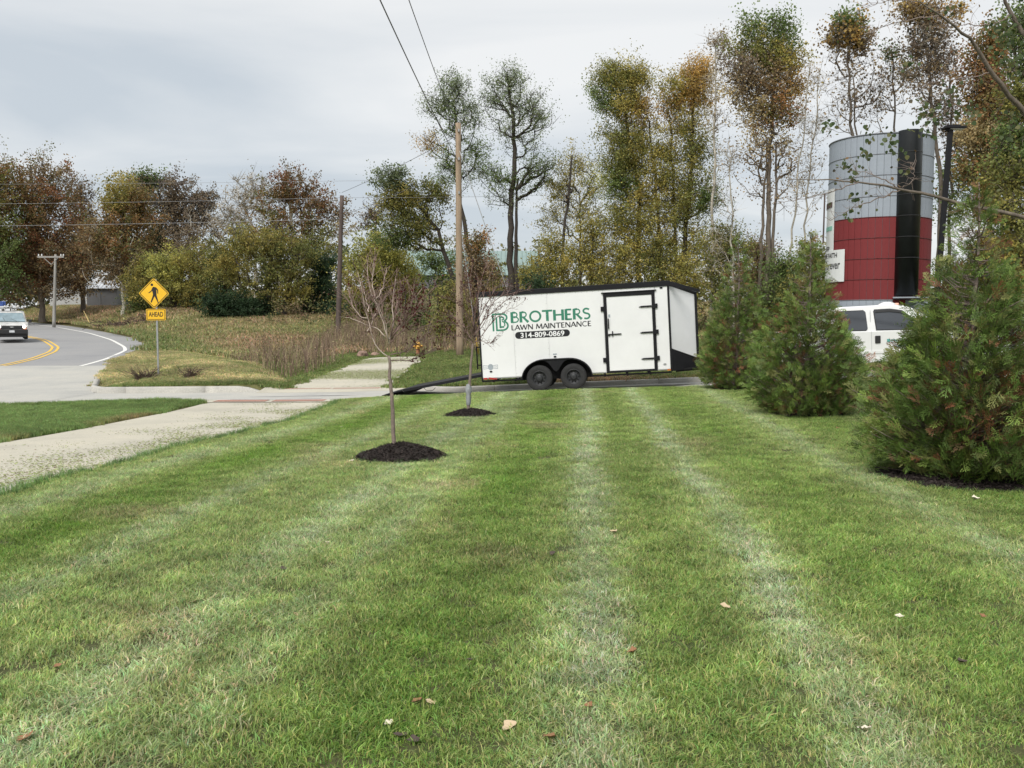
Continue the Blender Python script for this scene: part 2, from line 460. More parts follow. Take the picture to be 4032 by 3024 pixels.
# warning pads with domes
def warning_pad(x0, y0, w, d, zf, label):
    r = empty("warning_pad", (x0, y0, 0)); tag(r, label, "warning pad", "red warning pads at the crossing")
    mb = MB()
    z = lambda x, y: zf(x0 + x, y0 + y)
    mb.add([(0, 0, z(0, 0)), (w, 0, z(w, 0)), (w, d, z(w, d)), (0, d, z(0, d))], [[0, 1, 2, 3]])
    part("pad_tile", mb, M_PAD, r)
    db = MB(); nx, ny = int(w / .075), int(d / .075)
    for i in range(nx):
        for j in range(ny):
            x, y = .04 + i * .075, .04 + j * .075
            db.lathe([(.018, 0), (.012, .008), (.001, .009)], 6, (x, y, z(x, y)))
    q = part("domes", db, M_PAD, r); q["kind"] = "stuff"
zp = lambda dzz: (lambda x, y: gz(x, y) + dzz)
warning_pad(-6.95, 26.5, 1.45, .62, zp(.018), "brick red warning pad across the driveway, beside the kerb end")
warning_pad(-5.45, 26.5, 1.45, .62, zp(.018), "brick red warning pad across the driveway, beside the trailer ramp")
zq = lambda x, y: max(float(zd(x)), gz(x, min(y, 22.9))) + .024
warning_pad(-7.7, 22.75, 1.35, .5, zq, "red warning pad on the near kerb cut, by the grass tip")
warning_pad(-6.2, 22.75, 1.35, .5, zq, "red warning pad on the near kerb cut, by the mown lawn")
# worn crossing lines
for (xa, xb, yy0) in ((-8.0, -5.2, 24.0), (-7.4, -4.4, 24.9)):
    strip("crossing_line", [(xa, yy0), (xb, yy0 + .1)], [(xa, yy0 + .16), (xb, yy0 + .26)], mat("worn_paint", (.52, .51, .49), .8, var=.1), .016, zf=lambda x, y: float(zd(x)))

# ------------------------------------------------------------------ lawn and grasses
def grass_patch(name, half, n, h0, h1, w, lean, leanvar, dry, seed, curl=.4):
    r = np.random.default_rng(seed)
    p = r.uniform(-half, half, (n, 2)) + r.normal(0, half * .12, (n, 2))
    # small tufts
    tc_ = r.uniform(-half, half, (max(n // 14, 1), 2)); k = r.integers(0, len(tc_), n)
    mixw = (r.random(n) < .5)[:, None]
    p = np.where(mixw, tc_[k] + r.normal(0, half * .1, (n, 2)), p)
    h = r.uniform(h0, h1, n) * np.where(r.random(n) < .06, 1.25, 1)
    az = r.normal(0, leanvar, n) + np.where(r.random(n) < .25, r.uniform(-3.1, 3.1, n), 0)
    ln = np.abs(r.normal(lean, .22, n)) + .08
    d = np.stack([-np.sin(az), np.cos(az)], 1)            # lean away along +Y
    wa = r.uniform(0, math.pi, n); wv = np.stack([np.cos(wa), np.sin(wa)], 1) * (w * r.uniform(.7, 1.3, n))[:, None]
    z0 = np.zeros(n)
    b = np.concatenate([p, z0[:, None] - .005], 1)
    mid = np.concatenate([p + d * (h * ln * .35)[:, None], (h * .62 * np.sqrt(np.maximum(1 - (ln * .5) ** 2, .2)))[:, None]], 1)
    tip = np.concatenate([p + d * (h * (ln + curl * ln))[:, None], (h * np.sqrt(np.maximum(1 - ln ** 2 * .8, .12)))[:, None]], 1)
    wv3 = np.concatenate([wv, np.zeros((n, 1))], 1)
    V = np.stack([b - wv3 / 2, b + wv3 / 2, mid + wv3 * .42, mid - wv3 * .42, tip], 1).reshape(-1, 3)
    o5 = np.arange(n)[:, None] * 5
    q = o5 + np.array([0, 1, 2, 3]); t = o5 + np.array([3, 2, 4])
    g = r.normal(1, .34, n).clip(.3, 2.0); isdry = r.random(n) < dry
    base = np.where(isdry[:, None], np.array([1.75, 1.25, 1.9]) * (.8 + .5 * r.random(n))[:, None], np.array([1, 1, 1.0])[None] * g[:, None])
    base[:, 0] *= r.normal(1, .13, n)
    C = np.repeat(base, 5, 0)
    mb = MB(); mb.add(V, q, C); mb.f.append(t); mb.m.append(np.zeros(n, int))
    me = mb.mesh(name, M_GRASS, True)
    return me

def scatter(name, meshes, P3, rotz, scale, idx, tone, label=None, cat=None, tilt=None):
    """one object of instanced grass patches (geometry nodes)"""
    me = bpy.data.meshes.new(name)
    me.vertices.add(len(P3)); me.vertices.foreach_set("co", np.asarray(P3, float).ravel())
    for nm, tp, dat, key in (("rz", 'FLOAT', rotz, "value"), ("sc", 'FLOAT', scale, "value"), ("idx", 'INT', idx, "value"), ("tone", 'FLOAT_COLOR', np.concatenate([tone, np.ones((len(tone), 1))], 1), "color")):
        a = me.attributes.new(nm, tp, 'POINT'); a.data.foreach_set(key, np.asarray(dat).ravel())
    o = bpy.data.objects.new(name, me); COL.objects.link(o)
    src = bpy.data.collections.new(name + "_source")
    for i, m in enumerate(meshes):
        so = bpy.data.objects.new("%s_patch_%02d" % (name, i), m); src.objects.link(so)
    ng = bpy.data.node_groups.new(name + "_nodes", 'GeometryNodeTree')
    ng.interface.new_socket("Geometry", in_out='INPUT', socket_type='NodeSocketGeometry')
    ng.interface.new_socket("Geometry", in_out='OUTPUT', socket_type='NodeSocketGeometry')
    N, L = ng.nodes, ng.links
    gi = N.new("NodeGroupInput"); go = N.new("NodeGroupOutput")
    ci = N.new("GeometryNodeCollectionInfo"); ci.inputs["Collection"].default_value = src
    ci.inputs["Separate Children"].default_value = True; ci.inputs["Reset Children"].default_value = True
    ip = N.new("GeometryNodeInstanceOnPoints"); ip.inputs["Pick Instance"].default_value = True
    m2p = N.new("GeometryNodeMeshToPoints")
    L.new(gi.outputs[0], m2p.inputs["Mesh"])
    def na(n_, t_):
        a = N.new("GeometryNodeInputNamedAttribute"); a.data_type = t_; a.inputs["Name"].default_value = n_; return a.outputs[0]
    cx = N.new("ShaderNodeCombineXYZ"); L.new(na("rz", 'FLOAT'), cx.inputs[2])
    e2r = N.new("FunctionNodeEulerToRotation"); L.new(cx.outputs[0], e2r.inputs[0])
    L.new(m2p.outputs[0], ip.inputs["Points"]); L.new(ci.outputs[0], ip.inputs["Instance"])
    L.new(na("idx", 'INT'), ip.inputs["Instance Index"]); L.new(e2r.outputs[0], ip.inputs["Rotation"]); L.new(na("sc", 'FLOAT'), ip.inputs["Scale"])
    L.new(ip.outputs[0], go.inputs[0])
    md = o.modifiers.new("grass", 'NODES'); md.node_group = ng
    o["kind"] = "stuff"
    if label: o["label"] = label
    if cat: o["category"] = cat
    return o

MULCH = []   # (x, y, r)
def mulch_spot(px, py_base, D, r):
    p = P(px, py_base, D); MULCH.append((p.x, D, r)); return p.x, D, r
mt1 = mulch_spot(1578, 1790, 10.95, .57)
mt2 = mulch_spot(1850, 1606, 16.7, .52)
ma1 = mulch_spot(2900, 1530, 21.2, .6)
ma2 = mulch_spot(3175, 1630, 15.4, .66)
ma3 = mulch_spot(3815, 1870, 9.25, .98)

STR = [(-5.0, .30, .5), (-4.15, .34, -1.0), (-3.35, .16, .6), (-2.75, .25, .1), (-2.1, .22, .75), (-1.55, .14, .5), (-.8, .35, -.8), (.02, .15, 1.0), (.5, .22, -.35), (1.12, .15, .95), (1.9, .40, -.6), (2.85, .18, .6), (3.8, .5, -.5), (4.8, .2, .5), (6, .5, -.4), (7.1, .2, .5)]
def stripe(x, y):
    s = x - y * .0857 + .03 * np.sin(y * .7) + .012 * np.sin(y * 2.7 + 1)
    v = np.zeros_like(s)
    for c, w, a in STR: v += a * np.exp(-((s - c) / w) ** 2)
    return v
def vnoise(x, y, f, seed=0):
    r = np.random.default_rng(seed); out = 0
    for k in range(6):
        a = r.uniform(0, 6.28); fr = f * r.uniform(.6, 1.7); ph = r.uniform(0, 6.28)
        out = out + np.sin((x * math.cos(a) + y * math.sin(a)) * fr + ph + 1.3 * np.sin((x * math.sin(a) - y * math.cos(a)) * fr * .7 + ph))
    return out / 3.2
G_MID = np.array([.315, .430, .130]); G_LIGHT = np.array([.49, .60, .33]); G_DARK = np.array([.205, .360, .062])  # stripes: sheen and shade of bent blades painted in, plus pale clippings
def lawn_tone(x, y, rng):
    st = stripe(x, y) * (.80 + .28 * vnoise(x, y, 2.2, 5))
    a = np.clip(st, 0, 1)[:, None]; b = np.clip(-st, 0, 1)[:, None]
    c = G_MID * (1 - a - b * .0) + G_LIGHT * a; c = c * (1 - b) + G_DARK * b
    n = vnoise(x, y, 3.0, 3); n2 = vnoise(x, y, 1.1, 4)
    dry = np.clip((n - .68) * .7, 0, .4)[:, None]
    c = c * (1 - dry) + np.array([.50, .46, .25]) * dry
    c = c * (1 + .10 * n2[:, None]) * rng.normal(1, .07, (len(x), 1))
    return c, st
def not_mulch(x, y, g=.02):
    ok = np.ones(len(x), bool)
    for mx, my, r in MULCH: ok &= np.hypot(x - mx, y - my) > r + g
    return ok
def jgrid(x0, x1, y0, y1, s, rng):
    X, Y = np.meshgrid(np.arange(x0, x1, s), np.arange(y0, y1, s)); X = X.ravel(); Y = Y.ravel()
    return X + rng.uniform(-.5, .5, len(X)) * s, Y + rng.uniform(-.5, .5, len(X)) * s
def in_view(x, y, m=1.0): return np.abs(x) < y * .60 + m

near_m = []
for v_ in range(8): near_m.append(grass_patch("lawn_blades", .115, 400, .022, .052, .0052, .62 if v_ < 4 else .36, 1.3, .24, 100 + v_))
rng = np.random.default_rng(11)
x, y = jgrid(-8, 11, 2.4, 10.5, .14, rng)
x2, y2 = jgrid(-8, 14, 10.5, 23.4, .17, rng)
x = np.concatenate([x, x2]); y = np.concatenate([y, y2])
k = in_view(x, y) & (x > path_r(y) + .10) & (y < edge_near(x) - .06) & not_mulch(x, y)
x, y = x[k], y[k]
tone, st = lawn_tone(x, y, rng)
vs = np.where(st > .15, 0, 4)
idx = np.where(rng.random(len(x)) < .8, vs, 4 - vs) + rng.integers(0, 4, len(x))
rz = np.where(st > -.1, rng.normal(0, .4, len(x)), math.pi + rng.normal(0, .5, len(x)))
rz = np.where(rng.random(len(x)) < .25, rng.uniform(0, 6.28, len(x)), rz)
tuft = vnoise(x, y, 4.5, 9)
scl = np.clip(1.0 + .16 * tuft + rng.normal(0, .08, len(x)) + .18 * sstep(10, 20, y), .7, 1.6)
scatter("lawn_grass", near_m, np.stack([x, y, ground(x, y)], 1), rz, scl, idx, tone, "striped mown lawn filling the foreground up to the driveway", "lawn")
lawn_soil_x = np.arange(-5.2, 45, .25)
sheet("lawn_soil", np.arange(-5.0, 20, .25), np.arange(0, 24, .25), M_SOIL_LAWN, .012, False,
      mask=lambda X, Y: (X > path_r(Y) + .12) & (Y < edge_near(X) - .12))

# edge tufts along the path and mulch
ed = [grass_patch("edge_blades", .07, 60, .05, .12, .0045, .45, 1.5, .06, 140 + i) for i in range(3)]
ye = np.arange(7.5, 22.8, .085); xe = path_r(ye) + .06 + rng.normal(0, .035, len(ye))
keep = rng.random(len(ye)) < .75; xe, ye = xe[keep], ye[keep]
xm = []; ym = []
for mx, my, r in MULCH:
    for a in np.arange(0, 6.28, .16 / r):
        q = r + rng.normal(0, .03); xm.append(mx + q * math.cos(a)); ym.append(my + q * math.sin(a))
xm = np.array(xm); ym = np.array(ym)
xk = np.arange(-3.0, 14, .12); yk = edge_near(xk) - .08
xa = np.concatenate([xe, xm, xk]); ya = np.concatenate([ye, ym, yk])
hs = np.concatenate([rng.uniform(.6, 1.25, len(xe)), rng.uniform(.35, .7, len(xm)), rng.uniform(.4, .7, len(xk))])
tn = np.tile(np.array([.20, .32, .11]), (len(xa), 1)) * rng.normal(1, .12, (len(xa), 1))
scatter("edge_grass", ed, np.stack([xa, ya, ground(xa, ya)], 1), rng.uniform(0, 6.28, len(xa)), hs, rng.integers(0, 3, len(xa)), tn, "longer untrimmed grass fringe along the concrete path edge", "grass")

# grass strip left of the near path
st_m = [grass_patch("strip_blades", .2, 300, .06, .12, .007, .35, 1.5, .08, 150 + i) for i in range(4)]
x, y = jgrid(-18, -7.85, 10, 24, .16, rng)
lim = np.interp(x, [-18, -12.7, -9.4, -7.9], [21.6, 22.3, 23.2, 22.6])
k = (y < lim) & in_view(x, y) & (x < -7.95 + .05 * np.sin(y * 2)); x, y = x[k], y[k]
tn = np.array([.22, .32, .10]) * (1 + .15 * vnoise(x, y, 1.5, 21)[:, None]) * rng.normal(1, .08, (len(x), 1))
dryk = sstep(.45, .0, -7.95 - x) * sstep(.2, .8, vnoise(x, y, 1.4, 22)); tn = tn * (1 - dryk[:, None]) + np.array([.34, .30, .13]) * dryk[:, None]
hsx = np.clip(.8 + .35 * sstep(.6, .0, lim[k] - y) + rng.normal(0, .1, len(x)), .5, 1.4)
scatter("strip_grass", st_m, np.stack([x, y, ground(x, y)], 1), rng.uniform(0, 6.28, len(x)), hsx, rng.integers(0, 4, len(x)), tn, "long dark green grass strip between the path and the driveway mouth", "grass")

# verge, mound, field
fm = [grass_patch("field_blades", .4, 330, .05, .14, .02, .5, 1.8, .25, 160 + i, .3) for i in range(4)]
x1, y1 = jgrid(-25, 24, 26, 46, .27, rng)
k = (y1 > edge_far(x1) + .25) & (in_ribbon(x1, y1) < np.where((x1 < -11.5) & (y1 < 29), -.22, -.03)) & in_view(x1, y1, 2)
x1, y1 = x1[k], y1[k]
rgx = ridge_x(y1)
GREEN = np.array([.18, .25, .07]); YEL = np.array([.50, .50, .22]); TAN = np.array([.42, .33, .18])
tn = np.tile(GREEN, (len(x1), 1))
my_ = ((x1 < rgx + 1.0) & (x1 < -7.4)).astype(float) * sstep(27.4, 29.3, y1) * np.clip(.75 + .45 * vnoise(x1, y1, 1.3, 31), .15, 1)
tn = tn * (1 - my_[:, None]) + YEL * my_[:, None]
vt = ((x1 > 1.0) * sstep(28.5, 27, y1) * np.clip(.3 + .8 * vnoise(x1, y1, .9, 32), 0, .85)); tn = tn * (1 - vt[:, None]) + TAN * 1.2 * vt[:, None]
tn *= (1 + .14 * vnoise(x1, y1, .9, 33)[:, None]) * rng.normal(1, .08, (len(x1), 1))
scl1 = np.clip(rng.normal(.85, .12, len(x1)), .5, 1.3) * np.where(x1 < -7.4, .68, 1)
x2, y2 = jgrid(-85, 34, 46, 135, .8, rng)
k = (x2 > road_right(y2) + .4) & in_view(x2, y2, 3); x2, y2 = x2[k], y2[k]
bl = np.clip(.5 + .6 * vnoise(x2, y2, .25, 34), 0, 1)[:, None]
tn2 = np.array([.37, .32, .16]) * bl + np.array([.31, .34, .13]) * (1 - bl)
gshoulder = sstep(3.5, .5, x2 - road_right(y2))[:, None] * sstep(90, 60, y2)[:, None]; tn2 = tn2 * (1 - gshoulder) + np.array([.22, .28, .09]) * gshoulder
tn2 = tn2 * rng.normal(1, .1, (len(x2), 1))
X = np.concatenate([x1, x2]); Y = np.concatenate([y1, y2])
scatter("field_grass", fm, np.stack([X, Y, ground(X, Y)], 1), rng.uniform(0, 6.28, len(X)), np.concatenate([scl1, np.clip(rng.normal(2.2, .3, len(x2)), 1.4, 3)]),
        rng.integers(0, 4, len(X)), np.concatenate([tn, tn2]), "green and yellowed verge grass running from the kerb back to the trees", "grass")

# clippings on the paths
def clippings(name, fx, n, label):
    r = np.random.default_rng(hash(name) % 999 if False else len(name)); mb = MB()
    xy = fx(n, r); x, y = xy[:, 0], xy[:, 1]
    z = np.array([max(gz(a, b), -9) for a, b in zip(x, y)]) + .018
    a = r.uniform(0, 6.28, n); l = r.uniform(.006, .018, n); w = r.uniform(.002, .005, n)
    d = np.stack([np.cos(a), np.sin(a), 0 * a], 1); e = np.stack([-np.sin(a), np.cos(a), 0 * a], 1)
    c = np.stack([x, y, z], 1)
    V = np.stack([c - d * l[:, None] - e * w[:, None], c + d * l[:, None] - e * w[:, None], c + d * l[:, None] + e * w[:, None] + [0, 0, .006], c - d * l[:, None] + e * w[:, None] + [0, 0, .004]], 1).reshape(-1, 3)
    f = np.arange(n)[:, None] * 4 + np.arange(4)
    C = np.where((r.random(n) < .85)[:, None], np.array([.26, .30, .12]), np.array([.16, .11, .06])) * r.normal(1, .2, (n, 1))
    mb.add(V, f, np.repeat(np.clip(C, .01, 1), 4, 0))
    o = obj(name, mb.mesh(name, M_STALK)); tag(o, label, "clippings", kind="stuff")
def fx_near(n, r):
    y = r.uniform(7, 22.6, n * 3); u = np.abs(r.normal(0, .9, n * 3)); x = path_r(y) + .05 - u
    k = (x > -7.6) & (vnoise(x, y, 2.0, 41) + r.normal(0, .4, len(x)) > .15 - .6 * sstep(1.3, 0, u)); return np.stack([x[k], y[k]], 1)[:n]
def fx_far(n, r):
    y = r.uniform(27.3, 41, n * 3); x = r.uniform(-6.9, -4.0, n * 3)
    k = vnoise(x * .5, y * .9, .9, 42) + r.normal(0, .35, len(x)) > .1; return np.stack([x[k], y[k]], 1)[:n]
clippings("grass_clippings", fx_near, 11000, "mown grass clippings blown over the near concrete path")
clippings("clippings_cover", fx_far, 22000, "grass clippings strewn over the far path beyond the driveway")

# weeds in the ditch and behind the path
def weeds():
    r = np.random.default_rng(55); mb = MB()
    n = 12500
    x = r.uniform(-26, 9, n); y = r.uniform(33, 66, n)
    inside = (x > ridge_x(y) + .6) & (x < -7.5) | (y > 43.2 + .5 * np.sin(x))
    inside &= (x > road_right(y) + 4.5) & ((x > -13) | (y < 44))
    x, y = x[inside], y[inside]; n = len(x)
    dens = vnoise(x, y, .5, 56); k = dens > -.45; x, y, dens = x[k], y[k], dens[k]; n = len(x)
    z = ground(x, y)
    h = r.uniform(.45, 1.15, n) * (1 + .35 * dens) * np.where(x < -12, .62, 1.15)
    cols = np.array([[.20, .14, .10], [.28, .21, .14], [.15, .105, .08], [.36, .31, .17], [.17, .19, .07]])
    ci = r.choice(5, n, p=[.33, .25, .2, .12, .10])
    C = cols[ci] * r.normal(1, .15, (n, 1))
    Vs, Cs = [], []
    for kk in range(5):
        a = r.uniform(0, 6.28, n); l = r.normal(.16, .1, n)
        t0 = 0 if kk < 1 else r.uniform(.2, .7, n)
        bx = x + 0 * a; base = np.stack([bx, y, z + h * t0], 1)
        hh = h * (1 if kk == 0 else r.uniform(.3, .6, n)); ll = l if kk == 0 else r.uniform(.25, .6, n)
        tip = base + np.stack([np.cos(a) * ll * hh, np.sin(a) * ll * hh, hh], 1)
        w = np.where(ci == 3, .02, .028) * (1 if kk == 0 else .8)
        wv = np.stack([w * np.cos(a + 1.57), w * np.sin(a + 1.57) * .6, 0 * a], 1)
        Vs.append(np.stack([base - wv / 2, base + wv / 2, tip], 1).reshape(-1, 3)); Cs.append(np.repeat(C, 3, 0))
    V = np.concatenate(Vs); C = np.clip(np.concatenate(Cs), .01, 1)
    mb.add(V, np.arange(len(V)).reshape(-1, 3), C)
    # curled dead leaves and seed heads
    m = 26000; j = r.integers(0, n, m)
    c = np.stack([x[j], y[j], z[j] + h[j] * r.uniform(.1, 1.05, m)], 1) + r.normal(0, .1, (m, 3)) * [1, 1, .3]
    A = r.normal(0, 1, (m, 3)); A /= np.linalg.norm(A, axis=1)[:, None]; B = np.cross(A, r.normal(0, 1, (m, 3))); B /= np.linalg.norm(B, axis=1)[:, None]
    s = r.uniform(.018, .05, m)[:, None]
    V = np.stack([c - A * s, c + B * s * .5, c + A * s, c - B * s * .5], 1).reshape(-1, 3)
    mb.add(V, np.arange(m * 4).reshape(-1, 4), np.clip(np.repeat(C[j] * r.normal(1.1, .2, (m, 1)), 4, 0), .01, 1))
    o = obj("dry_weeds", mb.mesh("dry_weeds", M_STALK)); tag(o, "tall brown dead weeds filling the ditch and the ground beyond the path", "weeds", kind="stuff")
weeds()
#@@PART2
# ------------------------------------------------------------------ text helpers
def text_mesh(s, size=1.0, bold=0.0, m=None, width=1.0):
    cu = bpy.data.curves.new("lettering", 'FONT'); cu.body = s; cu.size = size; cu.offset = bold * size
    cu.resolution_u = 4; cu.space_character = 1.0
    o = bpy.data.objects.new("lettering", cu); COL.objects.link(o)
    dg = bpy.context.evaluated_depsgraph_get()
    me = bpy.data.meshes.new_from_object(o.evaluated_get(dg))
    bpy.data.objects.remove(o)
    v = np.zeros(len(me.vertices) * 3); me.vertices.foreach_get("co", v); v = v.reshape(-1, 3)
    v[:, 0] *= width
    me.vertices.foreach_set("co", v.ravel())
    me.materials.clear()
    if m: me.materials.append(m)
    return me, v
def place_text(name, s, parent, x0, x1, z0, cap, y, m, bold=.02, rot=0):
    """lettering on a face looking towards -y: starts at x0, ends at x1, baseline z0, capital height cap"""
    me, v = text_mesh(s, 1, bold, m)
    w = v[:, 0].max() - v[:, 0].min(); caph = .729
    q = v.copy(); q[:, 0] = (v[:, 0] - v[:, 0].min()) * (x1 - x0) / w
    zz = v[:, 1] * cap / caph
    out = np.stack([x0 + q[:, 0], np.full(len(v), y), z0 + zz + math.tan(rot) * q[:, 0]], 1)
    me.vertices.foreach_set("co", out.ravel()); me.name = name
    return obj(name, me, parent)
def stroke(mb, pts, w, y, closed=False, flare=0.0):
    """flat thick polyline in the xz plane at depth y, mitred"""
    p = np.array(pts, float); n = len(p)
    d = np.diff(p, axis=0); d /= np.linalg.norm(d, axis=1)[:, None] + 1e-9
    nr = np.stack([-d[:, 1], d[:, 0]], 1)
    N_ = np.zeros_like(p)
    for i in range(n):
        if i == 0: v = nr[0]; s = 1
        elif i == n - 1: v = nr[-1]; s = 1
        else:
            v = nr[i - 1] + nr[i]; v /= np.linalg.norm(v) + 1e-9; s = min(1 / max(v @ nr[i], .35), 1.8)
        N_[i] = v * s
    ww = np.broadcast_to(np.asarray(w, float), (n,)).copy()
    if flare and n >= 2: ww[0] *= 1 + flare; ww[-1] *= 1 + flare
    a = p + N_ * ww[:, None] / 2; b = p - N_ * ww[:, None] / 2
    V = np.concatenate([np.stack([a[:, 0], np.full(n, y), a[:, 1]], 1), np.stack([b[:, 0], np.full(n, y), b[:, 1]], 1)])
    f = [[i, i + 1, n + i + 1, n + i] for i in range(n - 1)]
    mb.add(V, f)
def arc(cx, cy, rx, ry, a0, a1, n=10):
    return [(cx + rx * math.cos(rad(a)), cy + ry * math.sin(rad(a))) for a in np.linspace(a0, a1, n)]
GL = {  # flared roman capitals, unit height: (advance, strokes[(points, weight)])
 'B': (.66, [([(.12, 0), (.12, 1)], 1), ([(.12, .95), (.34, .95)] + arc(.34, .74, .17, .21, 90, -90, 8) + [(.12, .53)], .62), ([(.12, .53), (.36, .53)] + arc(.36, .29, .23, .24, 90, -90, 9) + [(.12, .05)], .62)]),
 'R': (.70, [([(.12, 0), (.12, 1)], 1), ([(.12, .95), (.33, .95)] + arc(.33, .72, .20, .23, 90, -90, 9) + [(.12, .49)], .62), ([(.32, .49), (.44, .28), (.66, 0)], .95)]),
 'O': (.98, [(arc(.49, .5, .38, .46, 0, 362, 26), .95)]),
 'T': (.80, [([(.40, 0), (.40, .95)], 1), ([(.02, .95), (.78, .95)], .7)]),
 'H': (.86, [([(.13, 0), (.13, 1)], 1), ([(.73, 0), (.73, 1)], 1), ([(.13, .52), (.73, .52)], .6)]),
 'E': (.60, [([(.12, 0), (.12, 1)], 1), ([(.12, .95), (.52, .95)], .65), ([(.12, .51), (.46, .51)], .6), ([(.12, .05), (.54, .05)], .65)]),
 'S': (.62, [([(.52, .86)] + arc(.31, .74, .21, .21, 55, 250, 10) + arc(.30, .27, .24, .24, 65, -130, 12), .85)]),
 'L': (.54, [([(.12, 1), (.12, 0)], 1), ([(.12, .05), (.50, .05)], .65)]),
 'A': (.80, [([(.04, 0), (.40, 1)], .75), ([(.40, 1), (.76, 0)], 1), ([(.18, .33), (.62, .33)], .55)]),
 'W': (1.12, [([(.04, 1), (.30, 0)], 1), ([(.30, 0), (.56, .95)], .7), ([(.56, .95), (.82, 0)], 1), ([(.82, 0), (1.08, 1)], .7)]),
 'N': (.86, [([(.12, 0), (.12, 1)], .75), ([(.12, 1), (.74, 0)], 1), ([(.74, 0), (.74, 1)], .75)]),
 'M': (1.02, [([(.08, 0), (.18, 1)], .75), ([(.18, 1), (.51, .12)], 1), ([(.51, .12), (.84, 1)], .75), ([(.84, 1), (.94, 0)], 1)]),
 'I': (.28, [([(.14, 0), (.14, 1)], 1)]),
 'C': (.82, [(arc(.46, .5, .36, .46, 50, 310, 18), .9)]),
 ' ': (.38, [])}
def roman(name, s, parent, x0, x1, z0, cap, wt, y, m, flare=.35):
    adv = sum(GL[c][0] for c in s); sx = (x1 - x0) / adv
    mb = MB(); x = 0; k = 0
    for c in s:
        for pts, w in GL[c][1]:
            k += 1
            stroke(mb, [(x0 + (x + px) * sx, z0 + pz * cap) for px, pz in pts], wt * w, y - .0002 * (k % 3), flare=flare if len(pts) < 4 else .1)
        x += GL[c][0]
    return obj(name, mb.mesh(name, m, False, False), parent)

# ------------------------------------------------------------------ enclosed trailer
M_TWHITE = mat("trailer_white", (.78, .785, .78), .32, var=.035, vscale=1.6, spec=.5, coat=.25)
M_TBLACK = mat("trailer_black_trim", (.012, .012, .014), .5, var=.15, vscale=6, spec=.22)
M_TDARK = mat("undercoat_black", (.008, .008, .008), .8, var=.2, spec=.2)
M_TYRE = mat("tyre_rubber", (.022, .022, .022), .85, var=.25, vscale=14, bump=.3, bscale=60)
M_RIM = mat("rim_black", (.035, .036, .038), .45, .3, var=.1)
M_GREEN = mat("logo_green", (.035, .20, .125), .45, var=.04)
M_INK = mat("print_black", (.012, .012, .016), .4, var=0)
M_WPRINT = mat("print_white", (.82, .83, .83), .4, var=0)
M_RED = mat("reflector_red", (.42, .03, .03), .3, var=.2, vscale=60)
M_AMBER = mat("reflector_amber", (.55, .16, .03), .3, var=0)
M_GREYPRINT = mat("print_grey", (.33, .37, .40), .4, var=.1)
M_SEAM = mat("panel_seam", (.47, .48, .48), .5, var=.1)
M_STEEL = mat("galvanised_steel", (.36, .37, .37), .45, .5, var=.15, vscale=20)

A0 = P(1898, 1499, 23.85); A1 = P(2645, 1462, 23.33)
dv = A1 - A0; TL = dv.length
TYAW = math.atan2(dv.y, dv.x); TPITCH = math.asin(dv.z / TL)
tr = empty("enclosed_trailer", A0, (0, -TPITCH, TYAW))
tag(tr, "white enclosed cargo trailer with black trim, green lettering and its rear ramp down", "trailer")
TW, TH = 2.10, 2.36
S = TL / 5.05
def X_(v): return v * S
# body shell: side profile with nose built separately
mb = MB(); mb.box((X_(5.05) / 2, TW / 2 + .004, TH / 2 + .02), (X_(5.05), TW - .02, TH - .04)); bevel(part("body", mb, M_TWHITE, tr), .01)
# side skin panels with real seams
seams = [0.03, .93, 1.86, 3.33, 4.70, 5.00]
sk = [0.03, 0.93, 1.86, 3.34]
for a, b in zip(sk[:-1], sk[1:]):
    mb = MB(); mb.box((X_((a + b) / 2), 0, 1.17), (X_(b - a) - .006, .012, 2.20)); part("side_panel", mb, M_TWHITE, tr)
mb = MB(); mb.box((X_(4.865), 0, 1.17), (X_(.33) - .004, .012, 2.20)); part("side_panel", mb, M_TWHITE, tr)
mb = MB(); mb.box((X_(4.015), 0, 2.215), (X_(1.35) - .006, .012, .11)); part("side_panel", mb, M_TWHITE, tr)
nz = .78
NX, NY = X_(5.05 + nz), TW / 2
def nose_tri(mb, z_a, z_b, za2, zb2, inset=0.0):
    """vertical nose walls from side edges (z_a..z_b) to the nose line (za2..zb2)"""
    x0 = X_(5.05); p = [(x0, 0 + inset), (NX, NY - .16), (NX, NY + .16), (x0, TW - inset)]
    V = []; 
    for (x, y), (za, zb) in zip(p, [(z_a, z_b), (za2, zb2), (za2, zb2), (z_a, z_b)]): V += [(x, y, za), (x, y, zb)]
    mb.add(V, [[0, 2, 3, 1], [2, 4, 5, 3], [4, 6, 7, 5], [1, 3, 5, 7], [6, 4, 2, 0]])
mb = MB(); nose_tri(mb, .60, TH - .06, .27, 2.03); o = part("nose", mb, M_TWHITE, tr); fix_normals(o.data)
mb = MB(); nose_tri(mb, 0.0, .585, .02, .265, -.006); o = part("stone_guard", mb, M_TBLACK, tr); fix_normals(o.data)
